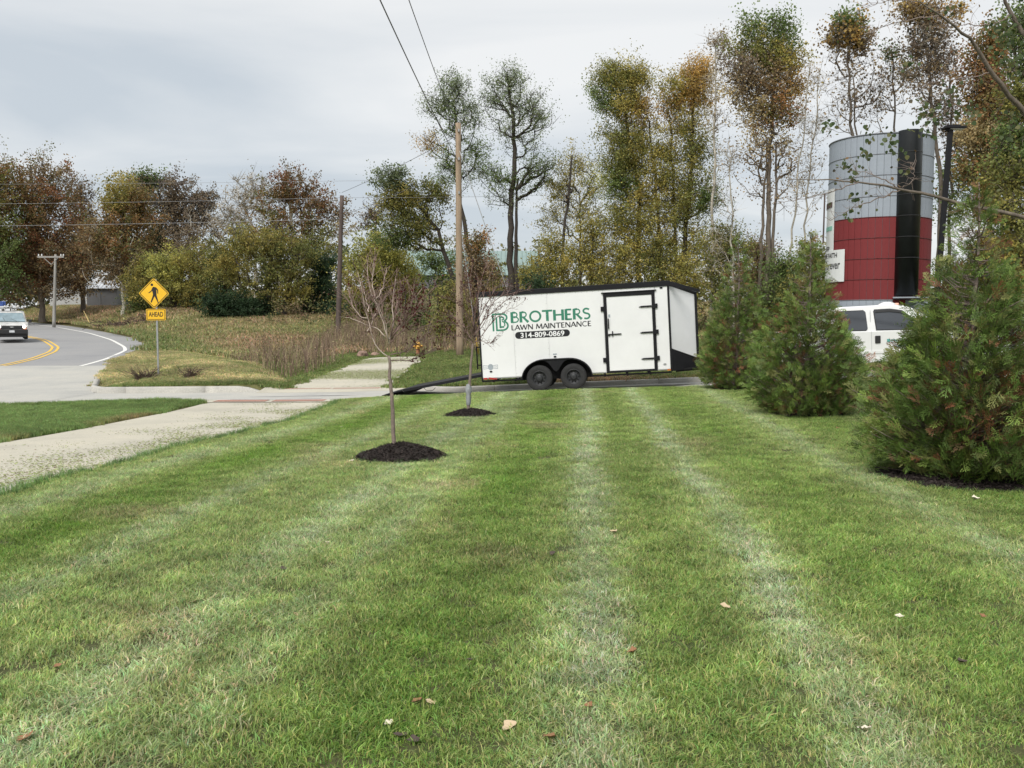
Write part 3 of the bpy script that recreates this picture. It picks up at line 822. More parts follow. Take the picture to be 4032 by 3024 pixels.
# roof and trims
mb = MB()
mb.prism([(-.03, TH - .125), (X_(5.05), TH - .125), (NX + .03, 2.03), (NX + .03, 2.10), (X_(5.05), TH + .02), (-.03, TH + .0)], -.03, .02)
o = part("roof_trim", mb, M_TBLACK, tr); bevel(o, .006)
mb = MB(); mb.box((X_(5.05) / 2, TW / 2, TH - .004), (X_(5.05), TW - .02, .03)); part("roof", mb, M_TBLACK, tr)
mb = MB()
V = [(X_(5.05), .0, TH + .01), (X_(5.05), TW, TH + .01), (NX, NY + .18, 2.09), (NX, NY - .18, 2.09)]
V += [(a, b, c - .02) for a, b, c in V]; mb.add(V, [[0, 1, 2, 3], [4, 7, 6, 5], [0, 3, 7, 4], [1, 5, 6, 2], [3, 2, 6, 7]])
o = part("nose_roof", mb, M_TBLACK, tr); fix_normals(o.data)
# nose edge trim: along the roofline of the near nose face
mb = MB(); mb.tube([(X_(5.05), -.005, TH - .05), (NX, NY - .17, 2.045)], .055, 4); mb.tube([(NX, NY - .17, .05), (NX, NY - .17, 2.05)], .045, 6)
mb.tube([(X_(5.05), -.008, .60), (NX, NY - .17, .275)], .012, 4)
part("nose_trim", mb, M_TBLACK, tr)
mb = MB(); mb.box((X_(5.05), -.004, TH / 2 - .03), (.055, .03, TH - .12)); part("front_corner_trim", mb, M_TBLACK, tr)
mb = MB(); mb.box((.012, .0, TH / 2), (.04, .035, TH)); part("rear_corner_trim", mb, M_TBLACK, tr)
mb = MB(); mb.box((X_(5.05) / 2, .02, -.02), (X_(5.05), .05, .045)); mb.box((X_(5.05) / 2, TW - .02, -.02), (X_(5.05), .05, .045))
for q in np.arange(.3, 5, .6): mb.box((X_(q), TW / 2, -.03), (.05, TW - .1, .06))
part("chassis_frame", mb, M_TDARK, tr)
# rear door frame inside + bars hanging behind the rear corner
mb = MB(); mb.box((-.10, .02, .62), (.035, .04, .62)); mb.box((-.06, .02, .90), (.09, .03, .03)); mb.box((-.06, .02, .42), (.09, .03, .03)); mb.box((-.12, .02, 1.55), (.03, .03, .9))
part("door_bar", mb, M_TDARK, tr)
# ramp
r0 = Vector((-.02, 0, .05)); gp = Vector((-3.57, 24.15, gz(-3.57, 24.15) + .02))
gl = Matrix.LocRotScale(A0, Euler((0, -TPITCH, TYAW)), None).inverted() @ gp
rl = math.hypot(gl.x, gl.z - .1); ra = math.atan2(gl.z - .1, gl.x)
ramp_m = MB()
ux, uz = math.cos(ra), math.sin(ra)
def rp(t, h): return (t * ux - h * uz * -1 * -1, .1 + t * uz + h * ux) if False else (t * ux + h * uz * 1.0, .1 + t * uz - h * ux)
hinge = rl - .62
ramp_m.prism([rp(.0, -.0), rp(hinge, 0), rp(hinge, .075), rp(0.0, .075)], .06, TW - .06)
o = part("ramp", ramp_m, M_TBLACK, tr); fix_normals(o.data); bevel(o, .006)
mb = MB(); mb.prism([rp(hinge + .01, .03), rp(rl, -.005), rp(rl, .015), rp(hinge + .01, .06)], .10, TW - .10)
o = part("ramp_flap", mb, M_TBLACK, tr); fix_normals(o.data)
mb = MB()
for yb in (.25, TW - .25):
    mb = MB(); mb.prism([rp(hinge - .55, -.0), rp(hinge + .02, -.0), rp(hinge + .02, -.035), rp(hinge - .3, -.06)], yb - .05, yb + .05)
    o = part("ramp_foot", mb, M_TDARK, tr); fix_normals(o.data)
hx, hz = rp(hinge - .75, .0)
mb = MB(); q = [(hx - .16, .03, hz - .02), (hx - .10, .02, hz - .085), (hx + .08, .02, hz - .10), (hx + .16, .03, hz - .03)]; mb.tube(q, .008, 5); part("ramp_handle", mb, M_TDARK, tr)

rv = MB()
for x in [q * .15 + .08 for q in range(33)]:
    for z in (TH - .155, .03):
        if z < .1 and (1.0 < x < 3.1 or x > 3.25): continue
        rv.box((X_(x), -.0075, z), (.014, .004, .014))
for x in (.95, 1.84, 4.72):
    for z in np.arange(.62 if x in (1.84,) else .15, 2.15, .15): rv.box((X_(x) , -.0075, z), (.012, .004, .012))
q_ = part("rivets", rv, M_SEAM, tr); q_["kind"] = "stuff"
# side door
DX0, DX1, DZ0, DZ1 = X_(3.35), X_(4.69), .035, 2.14
mb = MB()
mb.box(((DX0 + DX1) / 2, -.012, DZ1 - .05), (DX1 - DX0, .03, .10)); mb.box(((DX0 + DX1) / 2, -.02, DZ1 + .012), (DX1 - DX0 + .1, .05, .022))
mb.box((DX0 + .04, -.012, (DZ0 + DZ1) / 2 - .05), (.08, .03, DZ1 - DZ0 - .10)); mb.box((DX1 - .04, -.012, (DZ0 + DZ1) / 2 - .05), (.08, .03, DZ1 - DZ0 - .10))
mb.box(((DX0 + DX1) / 2, -.0125, DZ0 + .025), (DX1 - DX0 - .165, .028, .05))
part("door_frame", mb, M_TBLACK, tr)
mb = MB(); mb.box(((DX0 + DX1) / 2, -.004, (DZ0 + DZ1) / 2 - .02), (DX1 - DX0 - .17, .02, DZ1 - DZ0 - .16))
door = part("side_door", mb, M_TWHITE, tr)
for z in (1.74, 1.06, .37):
    mb = MB(); mb.box((DX1 - .01, -.035, z), (.15, .02, .115)); mb.prism([(DX1 - .09, z + .02), (DX1 - .36, z + .018), (DX1 - .42, z - .003), (DX1 - .36, z - .022), (DX1 - .09, z - .02)], -.042, -.018)
    o = part("hinge", mb, M_TBLACK, door); fix_normals(o.data)
for z in (1.735, .385):
    mb = MB(); mb.box((DX0 - .035, -.024, z), (.09, .036, .12)); part("door_holdback", mb, M_TBLACK, tr)
mb = MB(); mb.box((DX0 + .26, -.032, 1.055), (.34, .02, .03)); mb.box((DX0 + .20, -.036, 1.07), (.028, .02, .14)); mb.box((DX0 + .11, -.03, 1.04), (.05, .03, .05))
part("bar_lock", mb, M_TBLACK, door)
mb = MB(); mb.box((DX0 + .105, -.045, 1.34), (.03, .03, .27)); part("door_handle", mb, M_TBLACK, door)
mb = MB(); mb.box((DX0 + .135, -.0155, 1.54), (.05, .002, .08)); part("sticker", mb, M_GREYPRINT, door)
# marker lights
for (x, z, w, m) in ((4.87, 2.20, .08, M_TDARK), (4.88, .20, .08, M_STEEL), (2.00, .545, .075, M_TDARK), (.26, .235, .075, M_TDARK)):
    mb = MB(); n = 14
    mb.prism([(X_(x) + math.cos(a) * w / 2, z + math.sin(a) * .022) for a in np.arange(n) * 2 * math.pi / n], -.022, .0); o = part("marker_light", mb, m, tr); fix_normals(o.data)
mb = MB(); mb.box((X_(2.0), -.0075, .61), (.10, .003, .035)); part("sticker", mb, M_GREYPRINT, tr)
mb = MB(); mb.box((X_(.10), -.009, .05), (.10, .004, .045)); part("red_reflector", mb, M_RED, tr)
mb = MB()
for i in range(7): mb.box((X_(.20) + i * .033, -.009, .055 - .004 * i), (.03, .004, .05 if i < 5 else .03))
part("red_reflector", mb, M_RED, tr)
mb = MB(); mb.box((X_(4.98), -.014, .045), (.09, .012, .035)); part("amber_reflector", mb, M_AMBER, tr)
# maker's badge: plain grey winged roundel
mb = MB(); n = 20; bx, bz = X_(.255), .355
mb.prism([(bx + math.cos(a) * .075, bz + math.sin(a) * .082) for a in np.arange(n) * 2 * math.pi / n], -.0085, -.006)
for s_ in (-1, 1):
    stroke(mb, [(bx + s_ * .07, bz + .035), (bx + s_ * .19, bz + .05), (bx + s_ * .19, bz - .05), (bx + s_ * .07, bz - .035)], .012, -.0075)
    for q in (.09, .12, .15): stroke(mb, [(bx + s_ * q, bz + .02), (bx + s_ * (q + .018), bz - .02)], .009, -.0076)
o = part("maker_badge", mb, M_GREYPRINT, tr); fix_normals(o.data)
# lettering
YT = -.0075
roman("lettering_brothers", "BROTHERS", tr, X_(.86), X_(3.0), 1.50, .285, .054, YT, M_GREEN)
roman("lettering_lawn_maintenance", "LAWN MAINTENANCE", tr, X_(.87), X_(3.01), 1.305, .135, .023, YT, M_INK)
mb = MB(); hl, hh = X_(.64), .092; cx_, cz_ = X_(1.695), 1.16
mb.prism(arc(cx_ + hl, cz_, hh, hh, -90, 90, 12) + arc(cx_ - hl, cz_, hh, hh, 90, 270, 12), -.0085, -.0062); o = part("number_plate_pill", mb, M_INK, tr); fix_normals(o.data)
place_text("lettering_number", "314-809-0869", tr, X_(1.11), X_(2.28), 1.093, .138, -.0095, M_WPRINT, .018)
mb = MB(); lx, lz, lw, lh, t_ = X_(.37), 1.305, .42, .47, .046
f_ = lambda pts: [(lx + a * lw, lz + b * lh) for a, b in pts]
stroke(mb, f_([(.05, 0), (.05, .96), (.62, .96)] + arc(.66, .75, .28, .20, 80, -60, 8) + [(.80, .545)] + arc(.66, .29, .33, .25, 50, -90, 9) + [(.27, .045), (.27, .80)]), t_, YT)
stroke(mb, f_([(.50, .80), (.50, .22), (.74, .22)]), t_, YT - .0003)
stroke(mb, f_([(.50, .78), (.66, .78)] + arc(.66, .70, .08, .075, 80, -90, 6) + [(.60, .62)]), t_ * .8, YT - .0006)
stroke(mb, f_([(.62, .53), (.70, .52)] + arc(.66, .36, .13, .16, 70, -40, 6)), t_ * .7, YT - .0009)
part("logo", mb, M_GREEN, tr)
# fender and wheels
fx0, fx1, fz = X_(1.09), X_(2.98), .50
def fender_curve(k=0.0, n=9):
    L = [(fx0 + k, -.02)]
    L += [(fx0 + k + (.62 - k) * (1 - math.cos(a)), -.02 + (fz - k + .02) * math.sin(a)) for a in np.linspace(.15, math.pi / 2, n)]
    L += [(fx1 - k - (.62 - k) * (1 - math.cos(a)), -.02 + (fz - k + .02) * math.sin(a)) for a in np.linspace(math.pi / 2, .15, n)]
    L += [(fx1 - k, -.02)]
    return L
mb = MB(); out_, inn = fender_curve(0), fender_curve(.03); n = len(out_)
V = [(a, -.24, b) for a, b in out_] + [(a, -.24, b) for a, b in inn] + [(a, -.005, b) for a, b in out_] + [(a, -.005, b) for a, b in inn]
fcs = []
for i in range(n - 1): fcs += [[i, i + 1, n + i + 1, n + i], [i, 2 * n + i, 2 * n + i + 1, i + 1], [n + i, n + i + 1, 3 * n + i + 1, 3 * n + i]]
mb.add(V, fcs); o = part("fender", mb, M_TBLACK, tr, True); fix_normals(o.data)
mb = MB(); mb.prism(fender_curve(.02), -.012, -.0065); o = part("wheel_well", mb, M_TDARK, tr); fix_normals(o.data)
w1, w2 = X_(1.57), X_(2.475); WR = .345
mb = MB(); sk_ = []
for xx in np.linspace(w1 + .02, w2 - .02, 15): sk_.append((xx, max(.04, .42 - .42 * (abs((xx - w1) / (w2 - w1) - .5) * 2) ** 0 * 1) * 0 + .46 - .30 * math.exp(-((xx - (w1 + w2) / 2) / .16) ** 2)))
mb.prism([(w1 + .02, .47)] + sk_ + [(w2 - .02, .47)], -.225, -.205); o = part("fender_skirt", mb, M_TBLACK, tr); fix_normals(o.data)
def wheel_mesh(R, W, rimr, holes=10):
    t = MB()
    t.lathe([(rimr, -W / 2 + .01), (rimr + .02, -W / 2), (R * .86, -W / 2 - .006), (R * .96, -W / 2 + .02), (R, -W / 2 + .05), (R, W / 2 - .05), (R * .96, W / 2 - .02), (R * .86, W / 2), (rimr, W / 2)], 40, axis='y')
    for i in range(40):     # tread blocks
        a = i * 2 * math.pi / 40
        t.box((0, 0, 0), (0, 0, 0)) if False else None
    r_ = MB()
    r_.lathe([(rimr + .012, -W / 2 + .004), (rimr, -W / 2 - .004), (rimr * .93, -W / 2 + .02), (rimr * .88, -W / 2 + .05), (rimr * .5, -W / 2 + .045), (rimr * .42, -W / 2 + .03), (rimr * .40, -W / 2 - .01), (rimr * .28, -W / 2 - .02), (.001, -W / 2 - .02)], 32, axis='y')
    h_ = MB()
    for i in range(holes):
        a = i * 2 * math.pi / holes; c = (math.cos(a) * rimr * .7, math.sin(a) * rimr * .7)
        h_.lathe([(.001, -W / 2 + .040), (rimr * .11, -W / 2 + .040)], 8, (c[0], 0, c[1]), axis='y')
    return t, r_, h_
M_HOLE = mat("rim_hole", (.004, .004, .004), .9, var=0)
tm, rm_, hm = wheel_mesh(WR, .22, .19)
tme, rme, hme = tm.mesh("tyre", M_TYRE, True, False), rm_.mesh("rim", M_RIM, True, False), hm.mesh("rim_holes", M_HOLE, False, False)
fix_normals(tme); fix_normals(rme)
for yy_ in (-.12, TW + .10):
    for ww_ in (w1, w2):
        w = obj("wheel", tme, tr, (ww_, yy_, .0 if yy_ < 0 else -.06)); 
        if yy_ > 0: w.rotation_euler = (0, 0, math.pi)
        obj("rim", rme, w); obj("rim_holes", hme, w)["kind"] = "stuff"
mb = MB()
for ww_ in (w1, w2): mb.tube([(ww_, 0, .0), (ww_, TW, .0)], .04, 8)
mb.box(((w1 + w2) / 2, .12, .02), (.32, .06, .10)); mb.box(((w1 + w2) / 2 - .12, .1, -.1), (.05, .05, .2))
part("axle", mb, M_TDARK, tr)
mb = MB(); mb.tube([(X_(5.2), .35, .0), (NX + .9, NY, .03)], .05, 6); mb.tube([(X_(5.2), TW - .35, .0), (NX + .9, NY, .03)], .05, 6); mb.tube([(NX + .45, NY, -.28), (NX + .45, NY, .5)], .035, 8)
part("tongue", mb, M_TDARK, tr)

# ------------------------------------------------------------------ pickup truck
M_VWHITE = mat("vehicle_white", (.78, .78, .775), .25, var=.02, vscale=1, coat=.6)
M_GLASSD = mat("dark_window_glass", (.055, .06, .07), .08, var=.1, vscale=1, spec=.8)
M_PLAST = mat("black_plastic", (.02, .02, .021), .6, var=.1)
M_BLUEINK = mat("magnet_blue", (.07, .22, .36), .5, var=0); M_TEALINK = mat("magnet_teal", (.10, .36, .33), .5, var=0)
M_BEACON = mat("beacon_lens", (.85, .42, .30), .2, var=0)
txo = 6.05; tyo = 22.62
tk = empty("pickup_truck", (txo, tyo - .0, gz(txo + 3, 23.4)), (0, -.045, TYAW))
tk.location.z = float(zd(txo)) + .0
tag(tk, "white crew cab pickup with dark windows parked behind the two evergreens", "pickup truck")
CW = 1.98
def shell(mb, prof, y0, y1, inset_top=0.0, ztop=None, zref=None):
    """extrude a closed xz profile across the width, leaning in above zref"""
    n = len(prof)
    def yy_(z, side):
        k = 0 if ztop is None else max(0, min(1, (z - zref) / (ztop - zref))) * inset_top
        return (y0 + k) if side == 0 else (y1 - k)
    V = [(x, yy_(z, 0), z) for x, z in prof] + [(x, yy_(z, 1), z) for x, z in prof]
    mb.add(V, [[i, (i + 1) % n, n + (i + 1) % n, n + i] for i in range(n)])
    mb.f.append(np.array([list(range(n))[::-1]]) + mb.n - 2 * n); mb.m.append(np.array([0]))
    mb.f.append(np.array([list(range(n, 2 * n))]) + mb.n - 2 * n); mb.m.append(np.array([0]))
mb = MB(); shell(mb, [(0, .55), (.0, 1.30), (2.02, 1.30), (2.02, .5), (1.75, .5), (1.6, .82), (1.3, .95), (.98, .82), (.85, .5)], 0, CW); o = part("bed", mb, M_VWHITE, tk); fix_normals(o.data); bevel(o, .03, 3)
mb = MB(); shell(mb, [(2.06, .42), (2.06, 1.25), (4.75, 1.22), (6.0, 1.12), (6.2, .95), (6.2, .5), (5.75, .48), (5.6, .82), (5.3, .95), (4.98, .82), (4.85, .48)], 0, CW); o = part("body", mb, M_VWHITE, tk); fix_normals(o.data); bevel(o, .03, 3)
mb = MB(); shell(mb, [(2.06, 1.22), (2.12, 1.80), (2.3, 1.865), (3.5, 1.875), (3.9, 1.84), (4.12, 1.74), (4.85, 1.20)], 0.01, CW - .01, .16, 1.87, 1.2); o = part("cab", mb, M_VWHITE, tk); fix_normals(o.data); bevel(o, .03, 3)
def side_y(z): return .01 + max(0, (z - 1.2) / .67) * .16
def side_panel(name, poly, m, off, parent, th=.012):
    mb = MB(); n = len(poly)
    V = [(x, side_y(z) - off, z) for x, z in poly] + [(x, side_y(z) - off + th, z) for x, z in poly]
    mb.add(V, [[i, (i + 1) % n, n + (i + 1) % n, n + i] for i in range(n)])
    mb.f.append(np.array([list(range(n))])); mb.m.append(np.array([0]))
    o = part(name, mb, m, parent); fix_normals(o.data); return o
for nm, poly in (("rear_door_window", [(2.28, 1.27), (2.93, 1.26), (2.95, 1.3), (2.93, 1.71), (2.9, 1.745), (2.34, 1.745), (2.28, 1.71)]),
                 ("front_door_window", [(3.17, 1.26), (3.14, 1.70), (3.17, 1.75), (3.55, 1.755), (3.80, 1.70), (4.32, 1.30), (4.30, 1.23), (3.9, 1.24)])):
    side_panel("window_gasket", [(a + (.022 if a > 3.0 + (nm[0] == 'f') * .7 else -.022), b + (.02 if b > 1.5 else -.02)) for a, b in poly], M_PLAST, .006, tk)
    side_panel(nm, poly, M_GLASSD, .014, tk)
side_panel("rain_visor", [(3.15, 1.69), (3.18, 1.745), (3.55, 1.75), (3.80, 1.695), (3.95, 1.58), (3.93, 1.56), (3.78, 1.655), (3.5, 1.70)], M_PLAST, .035, tk)
for x in (3.03, 4.22):
    mb = MB(); mb.box((x, -.001, .85), (.012, .006, .74)); part("door_gap", mb, M_SEAM, tk)
mb = MB(); mb.box((3.03, .075, 1.5), (.012, .01, .5)); part("door_gap", mb, M_SEAM, tk)
mb = MB(); mb.box((3.18, -.012, 1.015), (.135, .03, .19)); o = part("door_handle", mb, M_PLAST, tk); bevel(o, .015)
mb = MB(); mb.box((2.45, -.012, 1.015), (.135, .03, .19)); o = part("door_handle", mb, M_PLAST, tk); bevel(o, .015)
mb = MB(); mb.box((3.6, -.006, .70), (2.7, .02, .07)); mb.box((3.6, -.004, .53), (2.7, .014, .02)); part("side_moulding", mb, M_VWHITE, tk)
mb = MB(); mb.lathe([(.001, .045), (.05, .04), (.07, .0)], 16, (3.80, .5, 1.865)); part("beacon", mb, M_BEACON, tk, True)
mb = MB(); mb.lathe([(.001, .085), (.10, .08), (.18, .045), (.24, 0)], 16, (3.58, .55, 1.865)); part("roof_pod", mb, M_VWHITE, tk, True)
mb = MB(); mb.box((4.30, -.16, 1.33), (.12, .22, .3)); o = part("side_mirror", mb, M_PLAST, tk); bevel(o, .03)
place_text("lettering_door_magnet", "BROTHERS", tk, 3.50, 3.98, .955, .052, -.004, M_TEALINK, .03)
mb = MB(); mb.box((3.44, -.003, .975), (.075, .004, .085)); part("magnet_logo", mb, M_TEALINK, tk)
place_text("lettering_door_tagline", "LAWN MAINTENANCE", tk, 3.50, 3.98, .925, .018, -.004, M_BLUEINK, .02)
place_text("lettering_door_number", "314-809-0869", tk, 3.53, 3.92, .82, .034, -.004, M_BLUEINK, .03)
tm2, rm2, hm2 = wheel_mesh(.40, .26, .22)
t2, r2 = tm2.mesh("tyre", M_TYRE, True, False), rm2.mesh("rim", M_STEEL, True, False); fix_normals(t2); fix_normals(r2)
for yy_ in (.12, CW - .12):
    for xx_ in (1.3, 5.3):
        w = obj("wheel", t2, tk, (xx_, yy_, .40), (0, 0, 0 if yy_ < 1 else math.pi)); obj("rim", r2, w)
mb = MB(); mb.box((6.28, CW / 2, .62), (.16, CW, .28)); o = part("bumper", mb, M_STEEL, tk); bevel(o, .03)
mb = MB(); mb.box((-.08, CW / 2, .62), (.16, CW * .95, .2)); o = part("bumper", mb, M_STEEL, tk); bevel(o, .03)

# second vehicle at the right edge
v2 = empty("parked_car", (15.2, 26.6, gz(15, 25.0)), (0, 0, rad(-8)))
tag(v2, "pale car whose windscreen just shows through branches at the picture's right edge", "car")
mb = MB(); shell(mb, [(0, .35), (.05, .95), (.9, 1.02), (3.6, 1.0), (4.6, .85), (4.7, .35)], 0, 1.85); o = part("body", mb, M_VWHITE, v2); fix_normals(o.data); bevel(o, .05, 3)
mb = MB(); shell(mb, [(.25, 1.0), (.55, 1.62), (1.0, 1.72), (2.4, 1.72), (2.8, 1.6), (3.7, 1.0)], .08, 1.77, .18, 1.7, 1.0); o = part("cabin", mb, M_VWHITE, v2); fix_normals(o.data); bevel(o, .04, 3)
mb = MB(); mb.prism([(.5, 1.07), (.72, 1.55), (1.5, 1.6), (1.5, 1.07)], .10, .30); mb.prism([(1.58, 1.07), (1.58, 1.6), (2.45, 1.58), (3.2, 1.07)], .10, .30)
o = part("side_window", mb, mat("pale_glass", (.30, .42, .40), .1, var=.2), v2); fix_normals(o.data)
for yy_ in (.1, 1.75):
    for xx_ in (.9, 3.8):
        w = obj("wheel", t2, v2, (xx_, yy_, .33)); w.scale = (.8, .8, .8); r_o = obj("rim", r2, w)

# ------------------------------------------------------------------ white van on the road
vb = P(48, 1335, 58)
van = empty("white_van", (vb.x, vb.y, float(road_z(0, 58)) - .01), (0, 0, rad(30))); van.scale = (.96, 1, .91)
tag(van, "dirty white work van with lit headlights and a loaded roof rack on the road", "van")
def loft(name, secs, m, parent, smooth=False, bw=0):
    """sections: list of (y, [(x,z)...]) all with equal counts"""
    mb = MB(); n = len(secs[0][1])
    V = [(x, y, z) for y, s in secs for x, z in s]
    f = [[a * n + i, a * n + (i + 1) % n, (a + 1) * n + (i + 1) % n, (a + 1) * n + i] for a in range(len(secs) - 1) for i in range(n)]
    mb.add(V, f); mb.f.append(np.array([list(range(n))])); mb.m.append(np.array([0])); mb.f.append(np.array([list(range((len(secs) - 1) * n, len(secs) * n))])); mb.m.append(np.array([0]))
    o = part(name, mb, m, parent, smooth); fix_normals(o.data)
    if bw: bevel(o, bw, 2)
    return o
def vsec(w0, wm, wt, z0, zm, zt):
    return [(-w0, z0), (-wm, zm * .5 + z0 * .5), (-wm, zm), (-wt, zt - .05), (-wt + .12, zt), (wt - .12, zt), (wt, zt - .05), (wm, zm), (wm, zm * .5 + z0 * .5), (w0, z0)]
M_DIRTY = mat("road_dirt_white", (.80, .79, .76), .4, var=.0, col2=(.36, .35, .34), vscale=1.8)
loft("body", [(0.02, vsec(.92, .98, .90, .45, 1.0, 1.03)), (.95, vsec(.93, 1.0, .90, .32, 1.08, 1.22)), (1.0, vsec(.93, 1.0, .88, .32, 1.2, 1.26)), (1.75, vsec(.93, 1.0, .80, .32, 1.2, 2.0)), (2.1, vsec(.93, 1.0, .80, .32, 1.2, 2.08)), (5.6, vsec(.93, 1.0, .80, .34, 1.2, 2.06)), (5.7, vsec(.9, .96, .76, .45, 1.2, 2.0))], M_DIRTY, van, False, .03)
mb = MB(); wsn = [(-.84, .965, 1.29), (.84, .965, 1.29), (.70, 1.655, 1.92), (-.70, 1.655, 1.92)]
mb.add([(a, b - .03, c) for a, b, c in wsn] + [(a, b + .03, c - .02) for a, b, c in wsn], [[0, 1, 2, 3], [0, 4, 5, 1], [1, 5, 6, 2], [2, 6, 7, 3], [3, 7, 4, 0]])
o = part("windscreen", mb, mat("van_windscreen", (.22, .29, .32), .07, var=.25, vscale=2.5, spec=.8), van); fix_normals(o.data)
mb = MB()
for xx_ in (-.42, -.10): mb.tube([(xx_ - .05, .96, 1.30), (xx_, 1.62, 1.90)], .012, 4)
mb.tube([(-.44, 1.25, 1.58), (-.12, 1.28, 1.6)], .01, 4); part("ladder_reflection_bar", mb, M_PLAST, van) if False else None
mb = MB(); mb.tube([(-.35, .93, 1.28), (-.50, 1.25, 1.60)], .014, 4); mb.tube([(.35, .93, 1.28), (-.02, 1.16, 1.50)], .014, 4); part("wiper", mb, M_PLAST, van)
mb = MB(); mb.box((0, .0, .86), (1.30, .10, .24)); o = part("grille", mb, M_PLAST, van); bevel(o, .02)
mb = MB(); stroke(mb, [(-.11, .885), (.11, .885)], .045, -.056); stroke(mb, [(0, .92), (0, .85)], .08, -.0565); part("bowtie_badge", mb, mat("chrome", (.7, .7, .7), .2, .9, var=0), van)
M_HL = mat("headlight_lit", (.9, .9, .85), .2, var=0, emit=(1, .96, .85, 3.0)); M_IND = mat("indicator_amber", (.8, .22, .08), .3, var=0, emit=(1, .25, .1, .5))
for s_ in (-1, 1):
    mb = MB(); mb.box((s_ * .75, .0, .86), (.26, .09, .26)); h = part("headlight_housing", mb, mat("lamp_housing", (.20, .07, .05), .4, var=.1), van)
    mb = MB(); mb.lathe([(.001, -.075), (.075, -.07), (.105, -.045)], 16, (s_ * .745, 0, .91), axis='y'); hl_ = part("headlight", mb, M_HL, h)
    mb = MB(); mb.box((s_ * .79, -.05, .775), (.15, .02, .06)); part("indicator", mb, M_IND, h)
mb = MB(); mb.box((0, -.03, .55), (1.92, .16, .32)); o = part("bumper", mb, M_PLAST, van); bevel(o, .04, 3)
mb = MB(); mb.box((0, .06, .30), (1.74, .10, .26)); part("air_dam", mb, M_PLAST, van)
mb = MB(); mb.box((0, -.118, .575), (.31, .012, .155)); part("licence_plate", mb, mat("plate_white", (.62, .64, .66), .5, var=.35, vscale=30), van)
for s_ in (-1, 1):
    mb = MB(); mb.box((s_ * 1.13, .95, 1.32), (.20, .12, .24)); o = part("side_mirror", mb, M_PLAST, van); bevel(o, .03)
t3, r3 = wheel_mesh(.36, .24, .21)[:2]; t3, r3 = t3.mesh("tyre", M_TYRE, True, False), r3.mesh("rim", M_STEEL, True, False); fix_normals(t3); fix_normals(r3)
for xx_ in (-.84, .84):
    for yy_ in (.95, 4.5): w = obj("wheel", t3, van, (xx_, yy_, .36), (0, 0, rad(90 if xx_ > 0 else -90))); obj("rim", r3, w)
mb = MB(); mb.box((0, 2.9, .4), (1.7, 5.0, .2)); part("underbody", mb, M_TDARK, van)
mb = MB()
for yy_ in (1.9, 3.2, 4.6): mb.tube([(-.82, yy_, 2.05), (-.82, yy_, 2.28), (.82, yy_, 2.28), (.82, yy_, 2.05)], .022, 6)
for xx_ in (-.8, .8): mb.tube([(xx_, 1.7, 2.28), (xx_, 5.2, 2.28)], .02, 6)
part("roof_rack", mb, mat("rack_grey", (.35, .35, .35), .5, .3), van)
ppb = van.matrix_basis
for i, (xx_, zz_, rr_, c_) in enumerate(((.45, 2.39, .09, (.62, .60, .57)), (.05, 2.38, .08, (.55, .53, .50)), (-.35, 2.37, .075, (.66, .66, .64)))):
    mb = MB(); mb.lathe([(.001, 0), (rr_, 0), (rr_, 3.0), (.001, 3.0)], 14, (xx_, 1.55, zz_), axis='y')
    o = obj("pipe_bundle", mb.mesh("pipe_bundle", mat("rack_load_%s" % "abc"[i], c_, .6, var=.25), True, False), None)
    o.matrix_basis = ppb.copy()
    tag(o, ["pale roll of pipe on the right side of the van's roof rack", "short grey roll in the middle of the van's roof rack", "whitish pipe on the left part of the van's roof rack"][i], "pipe", "load on the van's roof rack")
mb = MB(); mb.box((-.55, 1.9, 2.58), (.52, .6, .34)); mb.box((-.45, 1.56, 2.60), (.05, .08, .24))
o = obj("tool_bin", mb.mesh("tool_bin", mat("blue_bin", (.05, .10, .32), .5, var=.5, vscale=5), False, False)); o.matrix_basis = ppb.copy(); bevel(o, .03)
tag(o, "blue bin strapped on top of the van's roof rack", "bin")

# ------------------------------------------------------------------ pedestrian sign
sg = P(620, 1508, 30.2); sz = gz(sg.x, 30.2)
ps = empty("pedestrian_sign", (sg.x, 30.2, sz)); tag(ps, "yellow diamond walking-person warning sign with AHEAD plate on a steel post", "road sign")
M_SY = mat("sign_yellow", (.80, .47, .02), .45, var=.03, vscale=6); M_SK = mat("sign_black", (.015, .01, .008), .5, var=0)
zo = lambda py: P(612, py, 30.2).z - sz
top, bot = zo(1094), zo(1216); cz = (top + bot) / 2; hd = (top - bot) / 2
pm = MB(); pm.box((.03, .03, (zo(1100)) / 2), (.055, .035, zo(1100))); part("post", pm, M_STEEL, ps)
def rounded_poly(pts, r, n=5):
    out = []; m = len(pts)
    for i in range(m):
        a, b, c = np.array(pts[i - 1]), np.array(pts[i]), np.array(pts[(i + 1) % m])
        u = (a - b) / np.linalg.norm(a - b); w = (c - b) / np.linalg.norm(c - b)
        for t in np.linspace(0, 1, n): p = (1 - t) ** 2 * (b + u * r) + 2 * t * (1 - t) * b + t * t * (b + w * r); out.append(tuple(p))
    return out
cxs = -.035
dia = lambda h: [(cxs, cz - h), (cxs + h, cz), (cxs, cz + h), (cxs - h, cz)]
mb = MB(); mb.prism(rounded_poly(dia(hd), .07), -.006, 0); dpl = part("diamond_plate", mb, M_SY, ps); fix_normals(dpl.data)
def frame_mb(poly_o, poly_i, y):
    mb = MB(); n = len(poly_o)
    mb.add([(a, y, b) for a, b in poly_o] + [(a, y, b) for a, b in poly_i], [[i, (i + 1) % n, n + (i + 1) % n, n + i] for i in range(n)]); return mb
part("border", frame_mb(rounded_poly(dia(hd - .03), .06), rounded_poly(dia(hd - .062), .05), -.008), M_SK, dpl)
